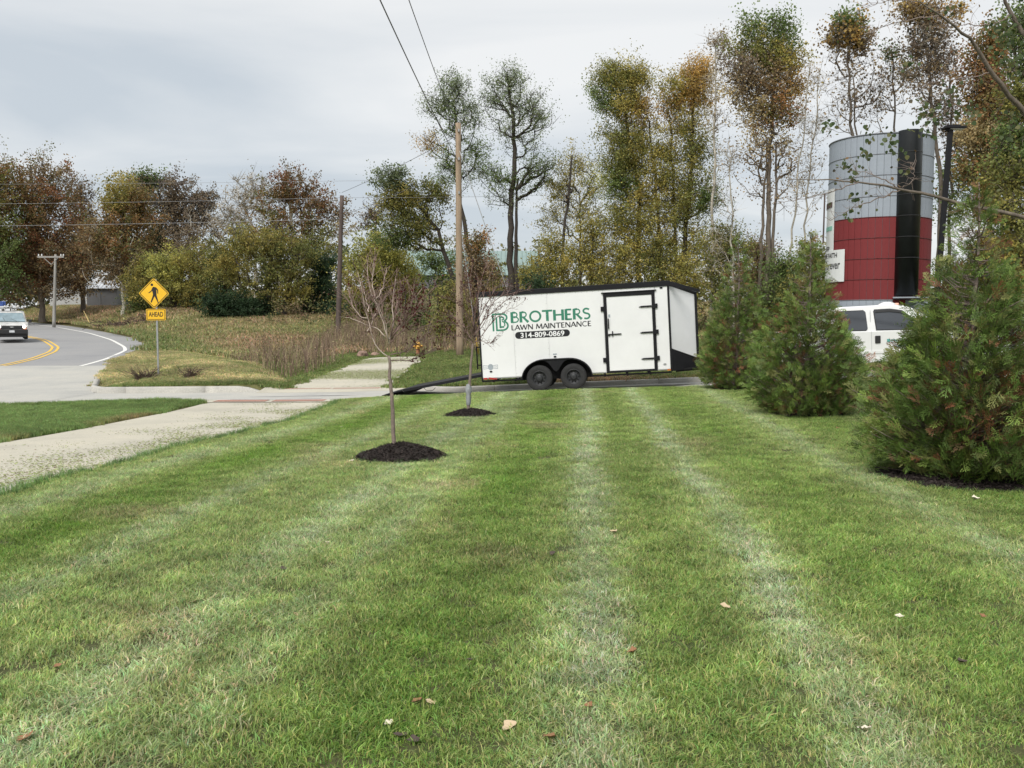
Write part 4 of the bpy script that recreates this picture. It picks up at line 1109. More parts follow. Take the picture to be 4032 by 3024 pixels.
# walking figure (offsets measured on the plate, unit = half diagonal)
fg = MB(); U = hd / 1.0
px2 = lambda a, b: (cxs + (a - 405) / 222 * hd, cz - (b - 340) / 222 * hd)
fg.prism([px2(379 + 19 * math.cos(t), 217 + 19 * math.sin(t)) for t in np.arange(16) * 2 * math.pi / 16], -.0085, -.0065)
fg.prism([px2(*p) for p in [(392, 250), (408, 246), (440, 256), (462, 280), (468, 300), (467, 345), (456, 345), (453, 300), (440, 285), (444, 320), (442, 365), (470, 474), (456, 478), (452, 462), (415, 383), (410, 388), (375, 462), (373, 472), (354, 470), (358, 452), (384, 385), (392, 355), (382, 305), (352, 328), (330, 338), (324, 331), (345, 316), (366, 302), (380, 268)]], -.0086, -.0066)
o = part("walking_figure", fg, M_SK, dpl); fix_normals(o.data)
pt, pb = zo(1216.5), zo(1261)
xl, xr = P(576, 1240, 30.2).x - sg.x, P(652.5, 1240, 30.2).x - sg.x
rect = lambda k: [(xl + k, pb + k), (xr - k, pb + k), (xr - k, pt - k), (xl + k, pt - k)]
mb = MB(); mb.prism(rounded_poly(rect(0), .04), -.006, 0); apl = part("lower_plate", mb, M_SY, ps); fix_normals(apl.data)
part("border", frame_mb(rounded_poly(rect(.02), .03), rounded_poly(rect(.038), .025), -.008), M_SK, apl)
place_text("lettering_ahead", "AHEAD", apl, xl + .085, xr - .085, pb + .125, .165, -.0085, M_SK, .02)

# ------------------------------------------------------------------ poles, wires
M_POLEN = mat("pole_new_wood", (.30, .225, .155), .85, var=.28, vscale=6, bump=.5, stretch=(1, 1, .12)); M_POLED = mat("pole_old_wood", (.10, .075, .065), .9, var=.3, vscale=6, bump=.5, stretch=(1, 1, .12))
M_POLEG = mat("pole_grey_wood", (.30, .29, .27), .85, var=.2, vscale=6, stretch=(1, 1, .12)); M_WIREF = mat("wire_faded", (.30, .30, .31), .6, var=0); M_WIRE = mat("wire_dark", (.14, .14, .15), .6, var=0); M_GUY = mat("guy_steel", (.5, .5, .5), .5, .3, var=0)
M_POLEN2 = M_POLEN
def pole(name, label, bx, tx, ty, D, r, m, extra=None):
    xg = (bx - 2016) / F_PX * D * 1.0; zg = gz(xg, D); top = P(tx, ty, D)
    root = empty(name, (xg, D, zg)); tag(root, label, "utility pole")
    mb = MB(); hgt = top.z - zg; n = 12
    mb.tube([(0 + (top.x - xg) * t, 0, -.3 + (hgt + .3) * t) for t in np.linspace(0, 1, n)], np.linspace(r * 1.12, r * .78, n), 12)
    part("shaft", mb, m, root, True); return root, top, hgt
pa, pa_top, ha = pole("utility_pole", "tall new tan wooden pole standing just behind the trailer's ramp end", 1811, 1804, 485, 40.6, .155, M_POLEN)
for z in (ha - .35, ha - 1.6, ha - 3.1):
    mb = MB(); mb.box((0, -.15, z), (.06, .10, .12)); part("bracket", mb, M_STEEL, pa)
pb_, pb_top, hb = pole("utility_pole", "dark weathered pole rising out of the brown weeds", 1330, 1346, 770, 60, .165, M_POLED)
for z in (hb - .3, hb - 1.4):
    mb = MB(); mb.tube([(-.12, 0, z), (.14, 0, z)], .06, 6); part("insulator", mb, M_POLEG, pb_)
mb = MB(); mb.tube([(0, 0, hb), (0, 0, hb + .28)], .05, 6); part("insulator", mb, M_POLEG, pb_)
pc, pc_top, hc = pole("utility_pole", "short grey pole with a crossarm beside the far road bend", 216, 219, 1002, 89, .15, M_POLEG)
mb = MB(); mb.box((0, -.1, hc - .25), (2.6, .12, .16)); part("crossarm", mb, M_POLEG, pc)
mb = MB(); mb.tube([(-.75, -.1, hc - .3), (0, -.1, hc - 1.0)], .04, 5); mb.tube([(.75, -.1, hc - .3), (0, -.1, hc - 1.0)], .04, 5); part("brace", mb, M_POLEG, pc)
for xx_ in (-1.22, -.9, 1.0, 1.25):
    mb = MB(); mb.lathe([(.03, 0), (.07, .04), (.05, .1), (.07, .14), (.03, .2)], 8, (xx_, -.1, hc - .17)); part("insulator", mb, M_VWHITE, pc)
def wire(name, label, a, b, r, m, sag=0.0, cat="wire", n=24, grp=None):
    a, b = np.array(a, float), np.array(b, float); t = np.linspace(0, 1, n)[:, None]
    p = a * (1 - t) + b * t; p[:, 2] -= (4 * sag * t * (1 - t))[:, 0]
    mb = MB(); mb.tube(p, r, 4); o = obj(name, mb.mesh(name, m, True, False)); tag(o, label, cat, grp); return o
at_ = lambda D, z: np.array([P(1806, 900, D).x, D - .1, z])
def through(a, px, py, D, k):
    """end point reached by running on from a through the sighted place"""
    b = PN(px, py, D); a = np.array(a, float); return a + (b - a) * k
w1a = [pa_top.x, 40.5, pa_top.z - 1.7]; w2a = [pa_top.x, 40.5, pa_top.z - .4]
wire("overhead_wire", "left thicker overhead wire rising from the tan pole to the picture's top", w1a, through(w1a, 1516, 0, 20, 1.6), .016, M_WIRE, .25, grp="wires above the lawn")
wire("overhead_wire", "right thinner overhead wire reaching the top of the tan pole", w2a, through(w2a, 1622, 0, 20, 1.6), .011, M_WIRE, .2, grp="wires above the lawn")
wire("span_wire", "slanting wire joining the tops of the dark and the tan poles", [pb_top.x, 60, pb_top.z + .2], [pa_top.x, 40.7, pa_top.z - .5], .014, M_WIRE, .1)
wire("span_wire", "lower slanting wire between the dark and the tan poles", [pb_top.x, 60, pb_top.z - 1.3], [pa_top.x, 40.7, pa_top.z - 1.8], .012, M_WIRE, .15)
wire("guy_wire", "steel guy wire slanting down right from the tan pole to behind the trailer", [pa_top.x + .05, 40.5, pa_top.z - 1.2], [pa_top.x + 3.2, 41.5, gz(1, 41)], .016, M_GUY)
wire("guy_wire", "short guy wire with a yellow guard beside the tan pole", [pa_top.x + .05, 40.5, pa_top.z - 4.2], [pa_top.x + .9, 40.6, gz(-1.4, 40.6)], .012, M_GUY)
mb = MB(); q = np.array([pa_top.x + .9, 40.6, gz(-1.4, 40.6)]); mb.tube([q, q + [-.2, 0, 1.25]], .035, 6)
tag(obj("guy_guard", mb.mesh("guy_guard", mat("guard_yellow", (.42, .27, .05), .6), True, False)), "yellow plastic guard on the guy wire by the tan pole", "guy guard")
for (y0_, y1_, r_, lb, D0, xe_, De) in ((720, 700, .022, "topmost long wire crossing above the left treetops", 80, 2100, 66), (798, 778, .024, "middle long wire running left from the dark pole's head", 75, 1342, 60), (886, 862, .03, "lowest long wire crossing in front of the left trees", 75, 1338, 60)):
    wire("roadside_wire", lb, PN(-700, y0_ + 6, D0), PN(xe_, y1_, De), r_ * .42, M_WIREF, .15, grp="wires along the road")
wire("roadside_wire", "wire running right from the dark pole's head behind the treetops", PN(1342, 778, 60.0), PN(2300, 762, 70), .009, M_WIREF, .1, grp="wires along the road")
mb = MB(); gp1 = PN(330, 1225, 92); gp0 = np.array([PN(356, 1262, 88)[0], 88, gz(PN(356, 1262, 88)[0], 88)]); mb.tube([gp0, gp1], .05, 5)
tag(obj("marker_stake", mb.mesh("marker_stake", mat("stake_tan", (.5, .38, .15), .7), True, False)), "leaning yellowish stake in the grass behind the far road edge", "stake")

# street light
lt = P(3742, 512, 26.9); lxb = P(3697, 1140, 26.9).x; lzb = gz(lxb, 26.9)
lp = empty("street_light", (lxb - .15, 26.9, lzb)); tag(lp, "tall black square-posted lamp between the silo and the right-hand trees", "street light")
hL = lt.z - lzb
mb = MB(); n = 6; tx_ = lt.x - lxb + .15
V = []
for t in (0, 1):
    for a, b in ((-1, -1), (1, -1), (1, 1), (-1, 1)): V.append((tx_ * t + a * .065, b * .065, hL * t))
mb.add(V, [[0, 1, 5, 4], [1, 2, 6, 5], [2, 3, 7, 6], [3, 0, 4, 7], [4, 5, 6, 7]]); o = part("post", mb, M_TBLACK, lp); bevel(o, .01)
mb = MB(); mb.box((tx_ + .10, 0, hL + .06), (.62, .34, .07)); mb.box((tx_ + .05, 0, hL + .115), (.40, .24, .05)); mb.box((tx_ - .05, 0, hL), (.16, .14, .08)); o = part("lamp_head", mb, M_TBLACK, lp); bevel(o, .015)
mb = MB(); mb.box((tx_ + .16, 0, hL + .018), (.42, .26, .012)); part("lens", mb, mat("lamp_lens", (.55, .55, .52), .3, var=0), lp)

# ------------------------------------------------------------------ silo
SX, SY, SR = P(3457, 1000, 35).x, 35.0, 1.885
stz = P(3474, 517, 33).z; ROW = .765; NR = 11; NS = 48
sz0 = stz - ROW * NR
silo = empty("silo", (SX, SY, sz0), (0, 0, -math.atan2(SX, SY))); tag(silo, "round stave silo painted grey and dark red with a black chute", "silo")
M_SG = mat("silo_grey", (.30, .335, .38), .75, var=.1, vscale=1.2, bump=.15); M_SR = mat("silo_red", (.175, .019, .021), .75, var=.12, vscale=1.2, bump=.15)
M_SJ = mat("silo_joint", (.13, .14, .15), .9, var=.1)
th_w = 2 * math.pi / NS
def stave_mesh(m, nm):
    mb = MB(); k = 3
    a = np.linspace(-th_w / 2 + .003, th_w / 2 - .003, k)
    V = []
    for r_, z in ((SR, .006), (SR, ROW - .006), (SR - .03, .006), (SR - .03, ROW - .006)):
        for t in a: V.append((r_ * math.sin(t), -r_ * math.cos(t), z))
    f = []
    for i in range(k - 1): f += [[i, i + 1, k + i + 1, k + i], [2 * k + i, 2 * k + i + 1, i + 1, i], [k + i, k + i + 1, 3 * k + i + 1, 3 * k + i]]
    f += [[0, k, 3 * k, 2 * k], [k - 1, 3 * k - 1, 4 * k - 1, 2 * k - 1]]
    mb.add(V, f); me = mb.mesh(nm, m, False, False); fix_normals(me); return me
sg_me, sr_me = stave_mesh(M_SG, "stave"), stave_mesh(M_SR, "stave")
def row_m(r_): z = NR - 1 - r_; return sg_me if (z < 4 or z >= 8) else sr_me      # rows counted from the ground
rest = MB(); rest2 = MB()
for r_ in range(NR):
    off = th_w / 2 * 0
    for j in range(NS):
        a = j * th_w + off; rel = (a + math.pi) % (2 * math.pi) - math.pi
        front = abs(rel + rad(2)) < rad(88)
        hidden_low = r_ < 1
        me = row_m(r_)
        if front and not hidden_low:
            obj("stave", me, silo, (0, 0, r_ * ROW), (0, 0, a))
        else:
            v = np.zeros(len(me.vertices) * 3); me.vertices.foreach_get("co", v); v = v.reshape(-1, 3)
            ca, sa = math.cos(a), math.sin(a); w = np.stack([v[:, 0] * ca - v[:, 1] * sa, v[:, 0] * sa + v[:, 1] * ca, v[:, 2] + r_ * ROW], 1)
            (rest if me is sg_me else rest2).add(w, [[p for p in pl.vertices] for pl in me.polygons])
o = part("back_staves", rest, M_SG, silo); o["kind"] = "stuff"
o = part("back_staves", rest2, M_SR, silo); o["kind"] = "stuff"
mb = MB(); mb.lathe([(SR - .02, 0), (SR - .02, ROW * NR - .01), (SR - .12, ROW * NR - .01), (SR - .12, 0)], NS * 2); o = part("core", mb, M_SJ, silo); fix_normals(o.data)
for r_ in range(1, NR + 1):
    mb = MB(); n = 72
    z = r_ * ROW - (.02 if r_ == NR else 0)
    mb.tube([(SR * 1.003 * math.sin(t), -SR * 1.003 * math.cos(t), z) for t in np.linspace(0, 2 * math.pi, n)], .014 if r_ < NR else .028, 5)
    zi = NR - r_
    hm_ = M_SR if 4 <= zi < 8 else M_SG
    part("hoop", mb, mat("hoop_steel", (.11, .03, .03) if 4 <= zi < 8 else (.20, .21, .23), .6, .3), silo, True)
# chute: half round metal tube down the face
ca_ = rad(31); cpx, cpy = (SR + .02) * math.sin(ca_), -(SR + .02) * math.cos(ca_)
mb = MB(); nn = 12; prof = []
for t in np.linspace(-math.pi / 2 - .1, math.pi / 2 + .1, nn): prof.append((math.sin(t) * .43, -math.cos(t) * .42))
c0, s0 = math.cos(ca_ - .1), math.sin(ca_ - .1)
P2 = [(cpx + a * c0 - b * s0, cpy + a * s0 + b * c0) for a, b in prof]
zb_ = 2.59 - sz0; V = [(a, b, zb_) for a, b in P2] + [(a, b, NR * ROW + .03) for a, b in P2]
mb.add(V, [[i, i + 1, nn + i + 1, nn + i] for i in range(nn - 1)]); mb.f.append(np.array([list(range(nn))])); mb.m.append(np.array([0]))
M_CH = mat("chute_black", (.016, .018, .020), .38, .2, var=.2, vscale=2)
o = part("chute", mb, M_CH, silo, True); fix_normals(o.data)
mb = MB()
for r_ in range(5, NR): mb.tube([(a * 1.002, b * 1.004, r_ * ROW) for a, b in P2], .013, 4)
part("chute_band", mb, mat("band_dark", (.03, .03, .032), .5), silo)
def wrap(name, a0, a1, z0, z1, R, m, parent, nseg=14):
    mb = MB(); t = np.linspace(a0, a1, nseg)
    V = [(R * math.sin(x), -R * math.cos(x), z) for r__, z in ((0, z0), (0, z1)) for x in t]
    V += [((R - .015) * math.sin(x), -(R - .015) * math.cos(x), z) for r__, z in ((0, z0), (0, z1)) for x in t]
    n = nseg
    f = [[i, i + 1, n + i + 1, n + i] for i in range(n - 1)] + [[2 * n + i, 2 * n + i + 1, i + 1, i] for i in range(n - 1)] + [[n + i, n + i + 1, 3 * n + i + 1, 3 * n + i] for i in range(n - 1)] + [[0, n, 3 * n, 2 * n], [n - 1, 2 * n - 1, 4 * n - 1, 3 * n - 1]]
    mb.add(V, f); o = part(name, mb, m, parent); fix_normals(o.data); return o
def wrap_text(name, s, a_end, z0, cap, R, m, parent, wid=1.0, bold=.02):
    me, v = text_mesh(s, 1, bold, m); k = cap / .729
    x = (v[:, 0] - v[:, 0].max()) * k * wid; a = a_end + x / R
    out = np.stack([R * np.sin(a), -R * np.cos(a), z0 + v[:, 1] * k], 1)
    me.vertices.foreach_set("co", out.ravel()); return obj(name, me, parent)
zz = lambda py, D=34.4: P(3300, py, D).z - sz0
M_BOARD = mat("board_white", (.72, .73, .72), .5, var=.03)
bn = wrap("banner", rad(-112), rad(-57), zz(988), zz(737), SR + .035, M_BOARD, silo)
wrap("brown_sign", rad(-100), rad(-61), zz(811), zz(790), SR + .055, mat("sign_brown", (.10, .06, .05), .6), bn)
wrap("green_mark", rad(-96), rad(-60), zz(903), zz(886), SR + .045, mat("mark_green", (.25, .52, .42), .5), bn)
wrap_text("lettering_keep", "KEEP", rad(-66), zz(985), .19, SR + .04, M_INK, bn, .95)
sb_ = wrap("lower_board", rad(-112), rad(-37.5), zz(1110), zz(984), SR + .05, M_BOARD, silo)
wrap_text("lettering_the_faith", "THE FAITH", rad(-48.5), zz(1013), .185, SR + .056, M_INK, sb_, 1.0)
wrap_text("lettering_forever", "Forever", rad(-43.5), zz(1058), .33, SR + .056, M_INK, sb_, .78, .012)
mb = MB(); a_ = rad(-72); mb.tube([((SR + .2) * math.sin(a_), -(SR + .2) * math.cos(a_), zz(750)), ((SR + .2) * math.sin(a_ - .03), -(SR + .2) * math.cos(a_), zz(950))], .035, 6); part("conduit", mb, M_POLED, silo)
wrap("hatch_door", rad(17), rad(31), zz(1240, 33), zz(1181, 33), SR + .03, M_SR, silo)
mb = MB(); mb.box((SX * 0 + 1.15, -1.95, zz(1172, 33)), (1.2, .35, .05)); part("chute_ledge", mb, M_SG, silo)
mb = MB(); mb.tube([(1.35, -1.9, zz(1176, 33)), (1.75, -1.95, zz(1195, 33)), (2.1, -1.9, zz(1235, 33))], .09, 8); part("spout", mb, M_SG, silo, True)

# ------------------------------------------------------------------ far buildings
def building(name, label, px0, px1, D, depth, z_eave_py, z_ridge_py, wallm, roofm, ribs=0, skew=0.0, side=True, eaves=.3):
    x0, x1 = P(px0, 1000, D).x, P(px1, 1000, D).x; zg = gz((x0 + x1) / 2, D) - .3
    ze_, zr = P(2016, z_eave_py, D).z - zg, P(2016, z_ridge_py, D + depth / 2).z - zg
    r = empty(name, (x0, D, zg), (0, 0, skew)); tag(r, label, "building")
    W = x1 - x0
    mb = MB(); mb.box((W / 2, depth / 2, ze_ / 2), (W, depth, ze_)); part("wall", mb, wallm, r)
    for xg in (0.0, W):
        mb = MB(); V = [(xg - .05, 0, ze_ - .01), (xg - .05, depth, ze_ - .01), (xg - .05, depth / 2, zr - .06), (xg + .05, 0, ze_ - .01), (xg + .05, depth, ze_ - .01), (xg + .05, depth / 2, zr - .06)]
        mb.add(V[:3] + V[3:], [[0, 1, 2], [3, 5, 4]]); part("gable", mb, wallm, r)
    for s_, (ya, yb) in enumerate(((-eaves, depth / 2), (depth + eaves, depth / 2))):
        za_ = ze_ - eaves * (zr - ze_) / (depth / 2)
        mb = MB()
        V = [(-eaves, ya, za_), (W + eaves, ya, za_), (W + eaves, yb, zr), (-eaves, yb, zr)]; V += [(a, b, c - .06) for a, b, c in V]
        mb.add(V, [[0, 1, 2, 3], [4, 7, 6, 5], [0, 4, 5, 1], [1, 5, 6, 2], [2, 6, 7, 3], [3, 7, 4, 0]]); o = part("roof", mb, roofm, r); fix_normals(o.data)
        if ribs and s_ == 0:
            rb = MB()
            for q in np.arange(0, W + .01, ribs):
                rb.add([(q - .05, ya - .01, za_ + .005), (q + .05, ya - .01, za_ + .005), (q + .05, yb, zr + .005), (q - .05, yb, zr + .005), (q, ya - .01, za_ + .08), (q, yb, zr + .08)], [[0, 3, 5, 4], [1, 4, 5, 2]])
            w = part("roof_ribs", rb, roofm, o); w["kind"] = "stuff"
    return r, W, ze_
M_TEAL = mat("roof_teal", (.23, .31, .29), .5, .1, var=.08, vscale=.4); M_GW = mat("wall_purplish_grey", (.16, .15, .165), .8, var=.15, vscale=.5)
M_WROOF = mat("roof_bright_metal", (.68, .70, .72), .35, .3, var=.12, vscale=.6); M_SHW = mat("shed_wall_grey", (.20, .20, .205), .8, var=.12, vscale=.6)
building("barn", "long barn with a pale green ribbed roof seen behind the middle trees", 1590, 2115, 112, 14, 1078, 988, M_GW, M_TEAL, .55)
sh, shW, she = building("shed", "small grey shed with a shiny metal roof left of the road sign", 336, 450, 112, 5, 1131, 1102, M_SHW, M_WROOF, .45, rad(8))
mb = MB(); mb.box((shW * .45, -.03, 1.1), (.08, .05, 2.2)); part("downpipe", mb, M_SHW, sh)
building("farm_building", "larger white-roofed building half hidden behind the grey shed", 190, 385, 124, 8, 1096, 1062, mat("wall_pale", (.42, .42, .41), .8), M_WROOF, .6, rad(10))

# ------------------------------------------------------------------ fire hydrant, rubble, brush pile
hp = P(1646, 1398, 42.6); hy = empty("fire_hydrant", (hp.x, 42.6, gz(hp.x, 42.6)), (0, 0, .2)); tag(hy, "yellow fire hydrant with a rusty lower barrel at the end of the far path", "fire hydrant")
M_HY = mat("hydrant_yellow", (.60, .33, .06), .6, var=.3, vscale=9); M_HR = mat("hydrant_rust", (.24, .10, .045), .8, var=.4, vscale=9)
mb = MB(); mb.lathe([(.14, 0), (.14, .03), (.09, .035), (.09, .34)], 16); part("lower_barrel", mb, M_HR, hy, True)
mb = MB(); mb.lathe([(.12, .34), (.12, .37), (.095, .375), (.095, .52), (.13, .525), (.13, .56), (.10, .57), (.09, .63), (.05, .68), (.02, .69)], 16); part("upper_barrel", mb, M_HY, hy, True)
for s_ in (-1, 1):
    mb = MB(); mb.lathe([(.045, 0), (.045, .07), (.062, .07), (.062, .12), (.02, .13), (.02, .155), (.001, .155)], 10, axis='x')
    o = part("side_nozzle", mb, M_HY, hy, True); o.location = (s_ * .08, 0, .45); o.rotation_euler = (0, 0, 0 if s_ > 0 else math.pi)
mb = MB(); mb.lathe([(.06, 0), (.06, -.08), (.08, -.08), (.08, -.12), (.02, -.13), (.001, -.15)], 12, (0, -.07, .44), axis='y'); part("front_nozzle", mb, M_HY, hy, True)
mb = MB(); mb.lathe([(.022, .68), (.022, .73), (.001, .735)], 5); part("top_nut", mb, M_HY, hy)
def rock(name, x, y, z, s, m, label, cat, grp=None):
    import bmesh
    bm = bmesh.new(); bmesh.ops.create_icosphere(bm, subdivisions=2, radius=1)
    r = random.Random(int(abs(x * 100) + y * 10))
    for v in bm.verts: v.co = Vector((v.co.x * s[0], v.co.y * s[1], v.co.z * s[2])) * (1 + r.uniform(-.2, .2))
    me = bpy.data.meshes.new(name); bm.to_mesh(me); bm.free(); me.materials.append(m)
    o = obj(name, me, None, (x, y, z), (0, 0, r.uniform(0, 3))); tag(o, label, cat, grp); return o
M_ROCK = mat("rock_reddish", (.26, .17, .13), .9, var=.4, vscale=5, bump=.8)
rock("rubble_stone", -7.15, 42.6, gz(-7.1, 42.6) + .12, (.36, .26, .22), M_ROCK, "reddish stone lump at the left end of the far path", "stone", "stones at the far path's end")
rock("rubble_stone", -6.6, 42.9, gz(-6.6, 42.9) + .08, (.25, .2, .15), M_ROCK, "smaller reddish stone right of the lump at the path's end", "stone", "stones at the far path's end")

# brush pile
def brush_pile(x, y, L_, H_, n, label):
    r = np.random.default_rng(int(y)); mb = MB()
    for i in range(n):
        c = np.array([x + r.normal(0, L_ * .33), y + r.normal(0, .7), 0]); c[2] = gz(c[0], c[1]) + abs(r.normal(0, H_ * .4))
        d = r.normal(0, 1, 3) * [1, .6, .35]; d /= np.linalg.norm(d); l = r.uniform(.3, 1.2)
        mb.tube([c - d * l / 2, c + r.normal(0, .05, 3), c + d * l / 2], [.03, .025, .012], 3, np.array([.10, .07, .055]) * r.uniform(.6, 1.3), cap=False)
    o = obj("brush_pile", mb.mesh("brush_pile", M_STALK)); tag(o, label, "brush pile", kind="stuff")
bp_ = P(520, 1255, 80); brush_pile(bp_.x, 80, 4.2, .7, 420, "low dark heap of cut branches in the field left of the road sign")

# ------------------------------------------------------------------ mulch mounds
def mulch_mound(x, y, r, h, label):
    rg = np.random.default_rng(int(y * 10)); z0 = gz(x, y); mb = MB(); nr, na = 14, 40
    V = []
    for i in range(nr + 1):
        q = i / nr
        for j in range(na):
            a = j * 2 * math.pi / na; R = r * q * (1 + .06 * math.sin(3 * a + y) + .04 * math.sin(7 * a))
            px, py = R * math.cos(a), R * math.sin(a)
            V.append((px, py, gz(x + px, y + py) - z0 + h * (1 - q ** 1.5) + (rg.normal(0, .012) if i < nr else -.02)))
    f = [[i * na + j, i * na + (j + 1) % na, (i + 1) * na + (j + 1) % na, (i + 1) * na + j] for i in range(nr) for j in range(na)]
    mb.add(V, f, (.022, .017, .014))
    n = int(2600 * r * r / .3); q = np.sqrt(rg.random(n)); a = rg.uniform(0, 6.28, n)
    R = r * q * 1.04; px, py = R * np.cos(a), R * np.sin(a)
    pz = ground(x + px, y + py) - z0 + h * (1 - np.minimum(q, 1) ** 1.5) + rg.uniform(0, .02, n)
    c = np.stack([px, py, pz], 1); A = rg.normal(0, 1, (n, 3)) * [1, 1, .45]; A /= np.linalg.norm(A, axis=1)[:, None]
    B = np.cross(A, rg.normal(0, 1, (n, 3))); B /= np.linalg.norm(B, axis=1)[:, None]
    l = rg.uniform(.012, .045, n)[:, None]; w = rg.uniform(.003, .009, n)[:, None]
    VV = np.stack([c - A * l, c + B * w, c + A * l, c - B * w], 1).reshape(-1, 3)
    C = np.array([.024, .018, .016]) * rg.uniform(.5, 2.4, (n, 1))
    mb.add(VV, np.arange(n * 4).reshape(-1, 4), np.repeat(C, 4, 0))
    o = obj("mulch_mound", mb.mesh("mulch_mound", M_STALK), None, (x, y, z0)); tag(o, label, "mulch", "mulch rings around the planted trees"); return o
mulch_mound(*mt1, .19, "black mulch mound under the nearer thin young tree")
mulch_mound(*mt2, .15, "black mulch mound under the farther thin young tree")
mulch_mound(*ma1, .05, "dark mulch under the farthest evergreen, next to the trailer nose")
mulch_mound(*ma2, .06, "flat dark mulch under the middle evergreen")
mulch_mound(*ma3, .07, "wide flat dark mulch bed under the nearest evergreen")

#@@PART3
# ------------------------------------------------------------------ trees
C_RUST = [(.145, .066, .032), (.12, .075, .034), (.10, .075, .034)]
C_RUSTG = [(.14, .085, .034), (.12, .09, .034), (.085, .085, .03), (.16, .085, .036)]
C_BROWN = [(.14, .105, .06), (.12, .09, .055), (.17, .125, .065)]
C_PURP = [(.11, .085, .066), (.09, .08, .06), (.13, .10, .065)]
C_OLIVE = [(.11, .11, .032), (.085, .095, .030), (.14, .125, .035)]
C_OLIVEY = [(.185, .16, .042), (.145, .135, .04), (.12, .12, .035), (.21, .17, .048)]
C_YELG = [(.27, .25, .065), (.21, .21, .06), (.16, .17, .05)]
C_GREEN = [(.07, .10, .03), (.09, .115, .035), (.06, .085, .028)]
C_SAGE = [(.10, .125, .065), (.13, .15, .08), (.075, .095, .05)]
C_DARK = [(.022, .042, .018), (.03, .05, .022), (.018, .034, .016)]
C_ORANGE = [(.24, .15, .045), (.20, .14, .045), (.17, .13, .045)]
C_TAN = [(.24, .19, .10), (.20, .165, .09)]
C_LIME = [(.15, .20, .045), (.12, .17, .04)]

def grow(root, clusters, trunk_pts, r_base, rng, tip_r=.012, expo=.5, rise=.25):
    """branches from the trunk out to every leaf cluster; returns tubes as (points, radii)"""
    nodes = []; parent = []
    for i, p in enumerate(trunk_pts): nodes.append(p); parent.append(i - 1)
    ntr = len(trunk_pts)
    tp = np.array(trunk_pts)
    dist = np.array([np.min(np.linalg.norm(tp - c, axis=1)) for c in clusters])
    order = np.argsort(dist)
    leaf_nodes = []
    NA = np.zeros((ntr + 5 * len(clusters), 3)); NA[:ntr] = tp; cnt = ntr
    ok_from = max(1, int(ntr * .12))
    for ci in order:
        c = clusters[ci]
        cand = NA[ok_from:cnt]
        d = np.linalg.norm(cand - c, axis=1) + 1e-6
        hz = np.linalg.norm(cand[:, :2] - c[:2], axis=1)
        up = c[2] - cand[:, 2]
        cost = d * (1 + 2.0 * np.maximum(0, (.35 * hz - up)) / d) + .15 * d
        k = int(np.argmin(cost)) + ok_from
        a = NA[k]; L_ = np.linalg.norm(c - a)
        ctrl = a * .45 + c * .55 + np.array([0, 0, -rise * .35 * L_]) + rng.normal(0, .07 * L_, 3)
        prev = k
        for t in (.33, .66, 1.0):
            p = (1 - t) ** 2 * a + 2 * t * (1 - t) * ctrl + t * t * c + rng.normal(0, .02 * L_, 3) * (t < 1)
            NA[cnt] = p; parent.append(prev); prev = cnt; cnt += 1
        leaf_nodes.append(prev)
    w = np.zeros(cnt)
    for l in leaf_nodes: w[l] += 1
    for i in range(cnt - 1, 0, -1):
        if parent[i] >= 0: w[parent[i]] += w[i]
    tot = max(w[0], 1)
    R = np.maximum(tip_r, r_base * (w / tot) ** expo)
    R[:ntr] = r_base * np.linspace(1.0, .30, ntr) ** .9 * (1 + .35 * np.exp(-np.arange(ntr) / 1.2))
    tubes = [(NA[:ntr], R[:ntr])]
    i = ntr
    while i < cnt:
        k = parent[i]; pts = np.vstack([NA[k], NA[i:i + 3]]); rr = np.concatenate([[min(R[k], R[i] * 1.25)], R[i:i + 3]])
        tubes.append((pts, rr)); i += 3
    return tubes

def leaves(mb, c, n, spread, size, cols, rng, droop=0.0, flat=.75, aspect=.6, bright=2.3, axis=None):
    """leaf blades scattered in uneven sprays about cluster centres"""
    cnt = np.maximum(2, (n * rng.gamma(2.2, .45, len(c))).astype(int)); m = len(c); N = int(cnt.sum())
    own = np.repeat(np.arange(m), cnt); base = c[own]
    if axis is None: D_ = rng.normal(0, 1, (m, 3))
    else:
        D_ = c - axis; D_[:, 2] = np.abs(D_[:, 2]) * .5; D_ /= np.linalg.norm(D_, axis=1)[:, None] + 1e-6; D_ = D_ + rng.normal(0, .6, (m, 3)) + [0, 0, .25 - droop]
    D_ /= np.linalg.norm(D_, axis=1)[:, None]
    sp = (spread * rng.uniform(.5, 1.35, m))[own][:, None]
    off = rng.normal(0, .42, (N, 3))
    p = base + off * sp * np.array([1, 1, flat]) + D_[own] * sp * rng.uniform(-1.3, 1.7, (N, 1)) - np.array([0, 0, 1]) * droop * np.abs(rng.normal(0, .7, (N, 1))) * sp
    A = rng.normal(0, 1, (N, 3)) + np.array([0, 0, -droop * 2]); A /= np.linalg.norm(A, axis=1)[:, None]
    B = np.cross(A, rng.normal(0, 1, (N, 3))); B /= np.linalg.norm(B, axis=1)[:, None]
    s = size * rng.uniform(.55, 1.25, (N, 1))
    V = np.stack([p - A * s * .5, p + B * s * aspect * .5, p + A * s * .5, p - B * s * aspect * .5], 1).reshape(-1, 3)
    cols = np.array(cols, float)
    ci = rng.integers(0, len(cols), m); cc = cols[ci] * rng.normal(1, .16, (m, 1))
    C = cc[own] * rng.normal(1, .20, (N, 1)) * bright
    sw = rng.random(N) < .2; C[sw] = cols[rng.integers(0, len(cols), sw.sum())] * bright
    mb.add(V, np.arange(N * 4).reshape(-1, 4), np.repeat(np.clip(C, .008, .9), 4, 0))

